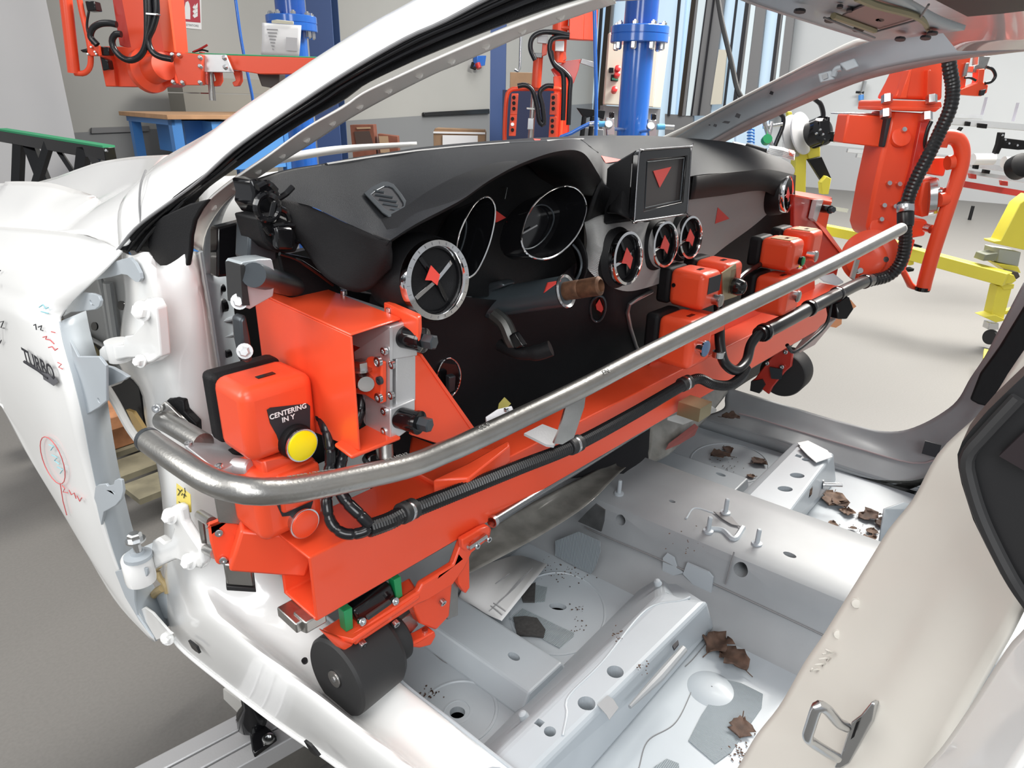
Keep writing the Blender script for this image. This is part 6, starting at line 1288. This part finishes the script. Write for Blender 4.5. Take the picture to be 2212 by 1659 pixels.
pipe('black_cable', [(1760,214),(1772,225),(1778,245),(1776,265)], 4.5, .016, TAPEB, ys); pipe('black_cable', [(1684,245),(1692,255),(1690,275),(1680,300),(1672,320)], 4.5, .014, TAPEB, ys)
yf = root('yellow_trolley', flr(P(2130,750,D=3.9)), 'yellow steel trolley frame on castors right of the manipulator arm', 'trolley')
YD_ = 3.9
def ybeam(nm, p0, p1, D0, D1, h, w): 
    A_, B_ = P(*p0,D=D0), P(*p1,D=D1); B_ = V((B_.x,B_.y,B_.z)); d_ = (B_-A_).normalized(); s_ = d_.cross(ZA).normalized()
    return MB().box((A_+B_)/2, ((B_-A_).length,w,h), (d_,s_,s_.cross(d_))).build(nm, YPAINT, yf, bevel=.004)
ybeam('trolley_beam', (1972,548), (2176,603), 4.2, 3.8, .078, .09); ybeam('trolley_beam', (1775,494), (1876,514), 4.7, 4.45, .065, .08); ybeam('trolley_beam', (1876,500), (1990,548), 4.5, 4.25, .03, .05)
slab('beam_end', [(2166,588),(2190,594),(2196,606),(2188,612),(2172,614)], YD_-.1, .05, YPAINT, yf)
slab('leg', [(2156,618),(2186,622),(2168,690),(2140,687)], YD_-.06, .08, YPAINT, yf); slab('leg_plate', [(2125,685),(2150,680),(2176,692),(2152,697)], YD_-.08, .1, YPAINT, yf)
slab('leg_collar', [(2160,613),(2192,614),(2190,624),(2168,626)], YD_-.07, .1, YPAINT, yf)
slab('left_leg', [(1964,540),(1976,540),(1974,572),(1964,574)], 4.2, .08, YPAINT, yf); slab('foot_pad', [(1962,582),(1976,580),(1974,586),(1962,588)], 4.2, .06, BLACK, yf); slab('foot_pad', [(1974,526),(1994,532),(1990,536),(1974,532)], 4.1, .05, BLACK, yf)
slab('castor_fork', [(2138,697),(2158,698),(2158,713),(2134,712)], YD_-.05, .06, BOLT, yf)
MB().lathe(P(2141,728,D=YD_-.03)-right*.012, right*.95+fwd*.3, [(.030,-.002),(.046,-.002),(.048,.004),(.048,.022),(.046,.026),(.03,.026)], 28).build('castor_wheel', RUBBER, yf)
slab('upper_gusset', [(2204,440),(2230,420),(2230,545),(2212,540),(2148,526),(2146,521),(2162,520)], YD_, .1, YPAINT, yf)
slab('grey_block', [(2160,538),(2206,545),(2200,576),(2154,566)], YD_+.02, .15, mat('grey_block',(.33,.35,.32),.5), yf); slab('grey_flap', [(2124,564),(2130,550),(2157,546),(2152,563)], YD_-.02, .1, mat('olive_flap',(.18,.19,.15),.5), yf)
slab('gusset_base', [(2150,568),(2200,576),(2206,590),(2180,588)], YD_, .1, YPAINT, yf); slab('dark_joint', [(2176,584),(2200,588),(2204,598),(2196,604),(2186,592)], YD_-.06, .05, mat('dark_motor',(.06,.05,.045),.5), yf)
slab('lower_brace', [(2172,672),(2196,666),(2196,673),(2172,680)], YD_, .04, YPAINT, yf)
yk = MB().prism(PZ([(2124,760),(2134,762),(2134,790),(2122,782)],.10),(0,0,.02)).build('floor_marker', YPAINT, None); tag(yk, 'bright yellow block on the floor beside the black pillar trim', 'block')
# ---- aluminium racks
ALR = mat('rack_aluminium',(.62,.64,.65),.35,.5)
rk_ = root('parts_rack', flr(P(2120,420,D=5.4)), 'aluminium parts rack with white rolls and black brackets at the right wall', 'rack')
def rail(L,D,r,mt=ALR,nm='rack_rail'): return pipe(nm, L, D, r, mt, rk_, n=4)
rail([(2055,250),(2122,253)],5.3,.022); rail([(2050,262),(2230,277)],5.2,.03); rail([(2080,352),(2230,374)],5.3,.026); rail([(2078,370),(2230,393)],5.2,.020); rail([(1850,336),(1905,342)],5.4,.02); rail([(1830,325),(1905,332)],5.6,.02)
rail([(2070,396),(2215,420)],5.2,.032,RED2,'red_rail'); rail([(1800,450),(1830,455)],5.0,.02)
for L_ in ([(2199,222),(2188,262)],[(2131,210),(2121,248)]): rail(L_,5.25,.014,mat('mauve_rod',(.40,.40,.46),.5),'upright_rod')
for L_ in ([(2090,262),(2098,263),(2096,273),(2088,272)],[(2116,266),(2134,268),(2132,278),(2116,276)],[(2066,290),(2078,274),(2082,276),(2070,291)],[(2108,353),(2116,354),(2114,366),(2106,365)],[(2128,366),(2140,368),(2138,376),(2126,374)]): slab('rail_clip', L_, 5.15, .04, BLACK, rk_)
slab('black_bracket', [(2161,286),(2172,286),(2170,298),(2212,303),(2230,305),(2230,322),(2200,324),(2164,320),(2158,333),(2149,331),(2156,312)], 5.1, .04, BLACK, rk_)
for px,py in ((2172,302),(2180,310),(2198,314),(2166,292)): MB().lathe(P(px,py,D=5.09), -fwd, [(.008,-.004),(.008,.003)], 10).build('bolt', BOLT, rk_)
for px,py,w in ((2101,344,46),(2168,350,28)):
    o = MB().lathe(P(px,py,D=5.12), right, [(.02,0),(.042,0),(.042,w/1480*5.1),(.02,w/1480*5.1)], 24).build('foam_roll', PAPER, None); tag(o, 'long white foam roll lying on the aluminium rack' if w>30 else 'short white foam roll beside the black motor on the rack', 'roll')
MB().lathe(P(2206,358,D=5.0), -fwd, [(.07,-.08),(.09,-.06),(.09,.02),(.06,.04)], 24).build('black_motor', BLACK, rk_)
for px,py in ((2102,380),(2170,395)): slab('red_clip', [(px-6,py-5),(px+8,py-3),(px+8,py+7),(px-4,py+6)], 5.15, .04, RED2, rk_)
pq_ = P(2094,475,Z=0); pn = MB().cyl(pq_, pq_+V((0,0,.19)), .022, n=12).build('black_peg', BLACK, None); tag(pn, 'small black peg standing on the floor beyond the yellow trolley', 'peg')
hk = root('wall_tap', P(1860,200,X=XW), 'small metal tap with blue handle on the pale wall', 'tap')
MB().tube(PX([(1868,175),(1864,190),(1860,205),(1862,212)],XW-.1), .04, 10).build('tap_body', BOLT, hk); MB().tube(PX([(1849,199),(1866,200)],XW-.12), .02, 8).build('tap_lever', BLACK, hk); MB().tube(PX([(1860,205),(1860,216)],XW-.12), .045, 8).build('tap_nozzle', BLUEB, hk)
# ---- stand with papers seen below the far pillar
dk_ = root('parts_stand', flr(P(1650,290,D=4.4)), 'light blue parts stand with coiled blue hose seen under the far pillar', 'stand')
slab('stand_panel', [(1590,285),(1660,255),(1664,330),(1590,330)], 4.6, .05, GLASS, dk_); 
coil = MB().tube([P(1622,276,D=4.4)+right*(.02*math.cos(k*.7))+up*(-k*.0022)+fwd*(.02*math.sin(k*.7)) for k in range(90)], .006, 8).build('coiled_hose', BLUEB, dk_)
for L_,r,mt in (([(1650,260),(1662,300),(1668,318)],.014,BOLT),([(1668,262),(1660,300)],.012,BOLT),([(1648,275),(1690,268)],.01,BOLT)): pipe('stand_tube', L_, 4.3, r, mt, dk_)
MB().lathe(P(1656,302,D=4.25), -fwd, [(.03,-.02),(.03,.02)], 12).build('green_cap', GREEN, dk_)

P = P_ray
# ================================================================ LOOSE THINGS
# far pile on the cowl: roll, marker, papers
pr = MB().cyl(P(1582,312,Y=.30), P(1610,318,Y=.27), .009, n=14).build('white_marker', PAPER, None); tag(pr, 'white marker pen lying on the far dashboard edge', 'pen')
pr = MB().cyl(P(1612,318,Y=.26), P(1652,330,Y=.20), .013, n=16).build('black_case', BLACK, None); tag(pr, 'black pen case between marker and paper stack', 'case')
ps = root('paper_stack', P(1690,338,Y=.14), 'stack of white papers on the far dashboard corner', 'papers')
for k in range(5):
    MB().prism([V((0,0,.004*k))+p for p in PY([(1652+k*2,333,.20),(1690,340,.12),(1716-k,347,.09),(1716,343,.14),(1690,332,.2),(1660,328,.24)])], (0,0,.003)).build('sheet', PAPER, ps)
MB().prism([V((0,0,.008))+p for p in PY([(1702,335,.11),(1714,338,.10),(1714,345,.09),(1704,342,.1)])], (0,0,.008)).build('red_tab', mat('coral_tab',(.75,.18,.12),.6), ps)
# sheet of paper on the driver's floor
po = [P(*p,Z=z) for p,z in (((1016,1232),.520),((1122,1200),.520),((1182,1219),.526),((1084,1341),.528),((1052,1327),.518),((990,1292),.514))]
sp_ = MB().loft([[po[0],po[0].lerp(po[1],.5)+V((0,0,.004)),po[1],po[2]],[po[5],po[4].lerp(po[5],.5)+V((0,0,.002)),po[4],po[3]]],16).build('printed_sheet', PAPER, None, solid=.0004); tag(sp_, 'creased white printed sheet on the driver side floor', 'paper')
sv = bvh(sp_)
for k in range(7):
    h = [hit(sv,*p,.0012) for p in ((1150-k*4.5,1228+k*4),(1130-k*4.5,1252+k*4),(1112-k*4.5,1272+k*4),(1078-k*3.6,1300+k*3.6))]
    if all(h): MB().tube([x[0] for x in h], .0007, 5).build('printed_line', PRINT, sp_)
for a_,b_ in (((1100,1240),(1070,1262)),((1060,1310),(1084,1330)),((1066,1304),(1092,1322))):
    h = [hit(sv,*p,.0012) for p in (a_,b_)]
    if all(h): MB().tube([x[0] for x in h], .0011, 5).build('printed_line', PRINT, sp_)
# silver tape and foam patches
def flat(name, L, z, th, mt, lab, cat, grp=None, bev=0):
    o = MB().prism(PZ(L,z),(0,0,th)).build(name, mt, None, bevel=bev); return tag(o, lab, cat, grp)
flat('duct_tape', [(1099,1338),(1128,1315),(1160,1330),(1200,1350),(1240,1368),(1238,1376),(1209,1401),(1176,1384)], .5006, .001, DUCT, 'strip of silver duct tape on the driver floor beside the dark foam', 'tape')
flat('duct_tape', [(1150,1262),(1182,1270),(1176,1300),(1155,1302)], .5006, .001, DUCT, 'short silver tape piece beside the small foam offcut', 'tape')
flat('foam_patch', [(1109,1336),(1134,1334),(1160,1338),(1178,1363),(1174,1379),(1150,1376),(1117,1374)], .5018, .004, FOAM, 'five sided charcoal foam patch on silver tape', 'foam patch')
flat('foam_patch', [(1126,1289),(1145,1266),(1157,1261),(1155,1302),(1130,1302)], .5018, .004, FOAM, 'small charcoal foam offcut at the corner of the printed sheet', 'foam patch')
o = MB().prism([P(*p,X=-.165) for p in ((1250,1125),(1270,1104),(1288,1087),(1308,1101),(1306,1125),(1300,1147),(1290,1143),(1252,1126))],(-.003,0,0)).build('foam_patch', mat('glossy_foam_sheet',(.06,.062,.064),.35,noise=.4,scale=30), None); tag(o, 'shiny dark sheet stuck on the front of the floor tunnel', 'foam patch')
o = MB().prism([P(*p,X=-.17) for p in ((1200,1168),(1250,1148),(1296,1168),(1298,1190),(1285,1228),(1277,1239),(1250,1227),(1200,1200))],(-.0012,0,0)).build('duct_tape', DUCT, None); tag(o, 'square of ribbed silver duct tape on the tunnel side', 'tape')
flat('duct_tape', [(1487,1600),(1515,1545),(1545,1500),(1572,1470),(1600,1476),(1648,1500),(1645,1530),(1610,1580),(1580,1625),(1545,1650),(1500,1612)], .5006, .001, mat('grey_duct_tape',(.27,.31,.34),.5,.2,bump=.7,bscale=150,wave='X'), 'large grey tape sheet on the floor behind the seat crossmember', 'tape')
flat('duct_tape', [(1410,1659),(1440,1640),(1466,1650),(1470,1690),(1410,1690)], .5006, .001, DUCT, 'grey tape corner at the lower edge of the floor', 'tape')
flat('duct_tape', [(1720,1128),(1760,1132),(1790,1150),(1760,1168),(1710,1150)], .5006, .001, DUCT, 'grey tape by the far crossmember and the leaf pile', 'tape')
# white card on the far crossmember
for L_,z,lab in (([(1727,966),(1745,953),(1787,974),(1798,988),(1763,1000),(1745,985)],.622,'white card lying on top of the far crossmember'),([(1722,958),(1745,953),(1760,962),(1738,974)],.618,'second white card half hidden under the top card')):
    flat('white_card', L_, z, .002, PAPER, lab, 'card')
# floor dome behind the crossmember
dm = MB().lathe(P(1535,1498,Z=.49), ZA, [(.042,.009),(.034,.0125),(.022,.0148),(.010,.0155),(.001,.0156)], 36, caps=False).build('floor_dome', PRIMER, car)
for a_,b_,m2,e2 in (((1380,1659),(1400,1600),(1460,1560),(1500,1480)),((1480,1440),(1500,1420),(1530,1380),(1540,1340))):
    MB().tube(cr(PZ([a_,b_,m2,e2],.5004),30), .0009, 5).build('sealer_line', MULL, car)
MB().tube(cr(PZ([(920,1395),(960,1430),(1000,1440),(1040,1465),(1080,1480),(1140,1510)],.5004),40), .0009, 5).build('sealer_line', MULL, car)
# dry leaves
def leaf(px, py, size, z, lab, mt=LEAF, grp=None, seed=0, tilt=.6):
    rnd = random.Random(seed+px); c = P(px,py,Z=z); n = 9; yaw = rnd.uniform(0,6.28); vs = []; rows = []
    L = size/F*(c-CAM).dot(fwd)*1.25
    for i in range(n):
        t = i/(n-1); w = L*.42*math.sin(math.pi*min(1,t*.96+.03))**.7*(1+.35*rnd.uniform(-1,1)); row = []
        for j in range(7):
            s = (j-3)/3; x = (t-.5)*L; y = s*w*(1+.2*rnd.uniform(-1,1))
            h = abs(s)**1.5*L*.22*tilt*rnd.uniform(.5,1.3)+L*.12*math.sin(t*3.1+seed)*tilt+rnd.uniform(0,.06)*L
            row.append(V((c.x+x*math.cos(yaw)-y*math.sin(yaw), c.y+x*math.sin(yaw)+y*math.cos(yaw), z+.0015+h)))
        rows.append(row)
    o = MB().grid(rows).build('dry_leaf', mt, None, smooth=50, solid=.0006, off=0)
    st = [rows[0][3], rows[0][3]+(rows[0][3]-rows[2][3])*.9+V((0,0,.002))]
    MB().tube(st, .0009, 5).build('stem', mt, o)
    return tag(o, lab, 'leaf', grp)
fz = .502
for i,(px,py,s,mt,lab) in enumerate((
 (1556,988,34,LEAF,'large dark dry leaf in the far front footwell'),(1572,974,20,LEAF,'thin dark leaf standing behind the large far footwell leaf'),(1640,1000,30,LEAF,'brown leaf against the front of the far crossmember'),
 (1622,1030,14,LEAF2,'small pale leaf in front of the far crossmember'),(1466,1038,20,LEAF,'dark leaf at the left end of the far floor rail'),(1580,1070,22,LEAF2,'light brown leaf where the far crossmember meets the tunnel'),(1578,905,30,LEAF,'dark leaf on the ledge of the far sill'),
 (1796,1082,44,LEAF2,'biggest pale brown leaf of the pile behind the far crossmember'),(1812,1090,34,LEAF,'dark leaf on top of the pile behind the far crossmember'),(1830,1108,26,LEAF2,'leaf at the right edge of the pile behind the crossmember'),(1800,1136,22,LEAF2,'curled leaf in the middle of the far rear floor'),
 (1757,1148,14,LEAF2,'tiny reddish leaf left on the far rear floor'),(1806,1157,16,LEAF,'small dark leaf below the curled leaf'),(1836,1171,14,LEAF,'small leaf near the white floor flange'),(1876,1118,38,LEAF,'long twisted brown leaf near the pale rear pillar'),(1908,1134,30,LEAF,'dark twisted leaf touching the pale rear pillar'),
 (1884,1150,20,LEAF2,'pale leaf below the long twisted leaf'),(1878,1166,24,LEAF2,'flat pale leaf at the edge of the rear pillar'),(1843,1143,11,LEAF2,'tiny pale leaf fragment between the curled leaf and the pillar'))):
    leaf(px,py,s,fz if 'sill' not in lab else .612,lab,mt,'dry leaves on the car floor',i)
leaf(1548,1398,52,fz,'dark curled leaf behind the near crossmember, upper of two',LEAF,'dry leaves on the car floor',31,.9)
leaf(1582,1432,58,fz,'dark crumpled leaf behind the near crossmember, lower of two',LEAF,'dry leaves on the car floor',32,.8)
leaf(1600,1574,44,fz,'heart shaped brown leaf on the grey tape sheet',LEAF,'dry leaves on the car floor',33,.25)
# crumbs and dirt
rnd = random.Random(3); b = MB()
for cx,cy,sx,sy,n,z in ((1215,1232,60,28,60,.501),(930,1500,22,14,30,.501),(1610,1625,40,22,60,.501),(1335,1375,14,16,16,.602),(1385,1440,12,18,14,.602),(1246,1330,20,40,24,.501),(1850,1150,70,40,60,.502),(1560,1010,60,30,40,.502),(1480,1180,40,30,14,.643)):
    for k in range(n):
        q = P(cx+rnd.gauss(0,.5)*sx,cy+rnd.gauss(0,.5)*sy,Z=z); r = rnd.uniform(.0006,.0026)
        b.prism([q+V((r*rnd.uniform(.4,1)*math.cos(a),r*rnd.uniform(.4,1)*math.sin(a),0)) for a in (0,1.3,2.5,3.8,5.1)],(0,0,.0008))
dr = b.build('leaf_crumbs', LEAF, None, smooth=0); tag(dr, 'scattered dark crumbs and leaf dust on the car floor', 'dirt', kind='stuff')
# pallet behind the fender opening
pq = P(240,1030,Z=0)
pq = pq+V((.12,-.1,0))
pt = root('pallet', (pq.x,pq.y,0), 'grey wooden pallet on the floor behind the car fender', 'pallet')
for k in range(3): MB().box((pq.x+.15+.38*k*.6,pq.y+.1,.05),(.14,.9,.10)).build('block', PALLET, pt)
for k in range(5): MB().box((pq.x+.35,pq.y-.30+.2*k,.115),(1.1,.14,.022)).build('board', PALLET, pt)
for i,(px,py,w,h,z) in enumerate(((210,920,.24,.16,.128),(250,892,.34,.05,.30))):
    q = P(px,py,Z=z+h/2+.02); o = MB().box((q.x+.06,q.y+.05,z+h/2),(w,.18,h)).build('wood_block', WOOD, None, bevel=.004); tag(o, ('thick orange brown timber block standing on the pallet','long brown plank across the timber block on the pallet')[i], 'timber')
# aluminium profile frame under the sill
ar = root('support_frame', P(560,1600,Z=.12), 'aluminium profile frame with black foot under the car sill', 'frame')
A_,B_ = P(400,1659,Z=.16), P(640,1530,Z=.16); d_ = (B_-A_).normalized(); s_ = ZA.cross(d_).normalized()
for k in range(3): MB().box((A_+B_)/2-d_*.2+s_*(-.045+.045*k)+V((0,0,-.0225)), ((B_-A_).length+1.0,.040,.045), (d_,s_,ZA)).build('profile', ALU, ar, bevel=.003)
MB().box((A_+B_)/2-d_*.2+V((0,0,-.09)), ((B_-A_).length+1.0,.12,.09), (d_,s_,ZA)).build('profile_core', STEEL, ar)
MB().prism(PZ([(509,1562),(535,1546),(592,1588),(600,1600),(550,1638),(546,1630),(540,1590)],.175),(0,0,.012)).build('foot_plate', GLOSSB, ar, bevel=.003)
MB().lathe(P(545,1562,Z=.185), ZA, [(.03,0),(.028,.03),(.014,.05),(.014,.2)], 24).build('levelling_foot', GLOSSB, ar)
MB().cap(P(580,1598,Z=.188), ZA, .012,.006).build('foot_bolt', BOLT, ar)
A2,B2 = P(590,1659,Z=.16), P(650,1640,Z=.16); MB().box((A2+B2)/2+V((.12,.0,-.03)), (.06,.9,.05)).build('cross_profile', ALU, ar, bevel=.003)
gb = MB().prism(PX([(482,1488),(540,1530),(545,1560),(520,1570),(484,1528)],-.62),(.08,0,0)).build('grey_box', mat('pale_box',(.55,.54,.52),.6), None); tag(gb, 'pale grey box under the car sill beside the aluminium frame', 'box')
# handwriting on the fender
fv = bvh(fender)
def ink(name, pts, mt, r=.0008, par=None, sm=None):
    q = [hit(fv,*p,.0042) for p in pts]; q = [h[0] for h in q if h]
    if len(q) > 1: MB().tube(cr(q,sm) if sm and len(q)>2 else q, r, 5).build(name, mt, fender)
def letters(strokes, mt, r): 
    for s in strokes: ink('marker_lettering', s, mt, r)
# TURBO, slanting down the panel
o_x, o_y = 60, 756
def tl(pts): return [(o_x+x*1.0, o_y+x*.62+y) for x,y in pts]
ha, hb3 = hit(fv,62,768,.0045), hit(fv,124,806,.0045)
if ha and hb3: text('TURBO','marker_lettering',INK,fender,(ha[0]+hb3[0])/2+ha[1]*.001,hb3[0]-ha[0],V((0,0,1)),(hb3[0]-ha[0]).length/3.0,bold=True)
letters([tl([(0,24),(30,24),(52,27)])], INK, .0022)
hs = [hit(fv,*p,.0044) for p in ((99,803),(112,806),(126,812),(133,824),(124,832),(112,824),(102,818))]
if all(hs): MB().prism([h[0] for h in hs], hs[0][1]*.0005).build('marker_patch', mat('dark_grey_marker',(.10,.10,.11),.7), fender)
letters([[(5,690),(6,740)],[(2,735),(6,742),(10,734)],[(8,695),(15,693),(9,707),(16,708)],[(2,590),(8,586)],[(3,612),(5,620)],[(80,702),(84,700),(86,712)],[(90,706),(97,703),(95,712),(100,714)]], INK, .0008)
letters([[(100,728),(108,726),(106,732),(116,734),(124,742)],[(112,750),(120,748),(126,756),(132,752)],[(132,782),(140,786),(134,792),(142,796)],[(118,716),(126,718)]], INKR, .0008)
ink('marker_oval', [(120+24*math.cos(a)+ (12*math.sin(a)),992+50*math.sin(a)+10*math.cos(a)) for a in [k*.3 for k in range(22)]], INKR, .0008)
letters([[(136,1042),(142,1080),(150,1110)],[(140,1046),(146,1052),(142,1060),(152,1062)],[(155,1056),(160,1066),(166,1062),(170,1074)],[(172,1068),(178,1080),(182,1072)]], INKR, .0008)
letters([[(112,958),(122,962),(116,970)],[(118,980),(130,986),(124,992),(134,1000)],[(130,1006),(142,1012),(136,1020)],[(92,664),(100,658),(106,668),(112,664)],[(96,674),(112,678)]], INKB, .0008)
# yellow paper tag on the hinge pillar
yt = MB().prism(PX([(382,1044),(390,1050),(412,1068),(414,1106),(402,1110),(398,1102),(382,1098)],-.822),(-.0006,0,0)).build('yellow_note', mat('yellow_note',(.80,.66,.16),.7), None); tag(yt, 'yellow paper note with black marks on the white hinge pillar', 'note')
for s in ([(384,1056),(389,1062),(384,1070)],[(389,1062),(393,1058)],[(399,1054),(400,1064)],[(396,1068),(402,1072)],[(399,1066),(397,1076)],[(386,1084),(394,1090),(386,1094)],[(394,1086),(386,1092)],[(392,1070),(394,1066)]):
    MB().tube(PX(s,-.8235), .0006, 5).build('pen_mark', INK, yt)

# repeats carry one group each
GR = {'crane_post':'blue crane posts','steel_column':'navy steel columns','cardboard_carton':'cartons by the front wall','pressure_regulator':'pressure regulators by the post','air_hose':'hanging blue air hoses','foam_roll':'white foam rolls on the rack','duct_tape':'tape pieces on the car floor','foam_patch':'charcoal foam patches on the car floor','white_card':'white cards on the far crossmember','wood_block':'timbers on the pallet'}
for o in list(SC.objects):
    k = o.name.split('.')[0]
    if o.parent is None and k in GR and 'group' not in o: o['group'] = GR[k]
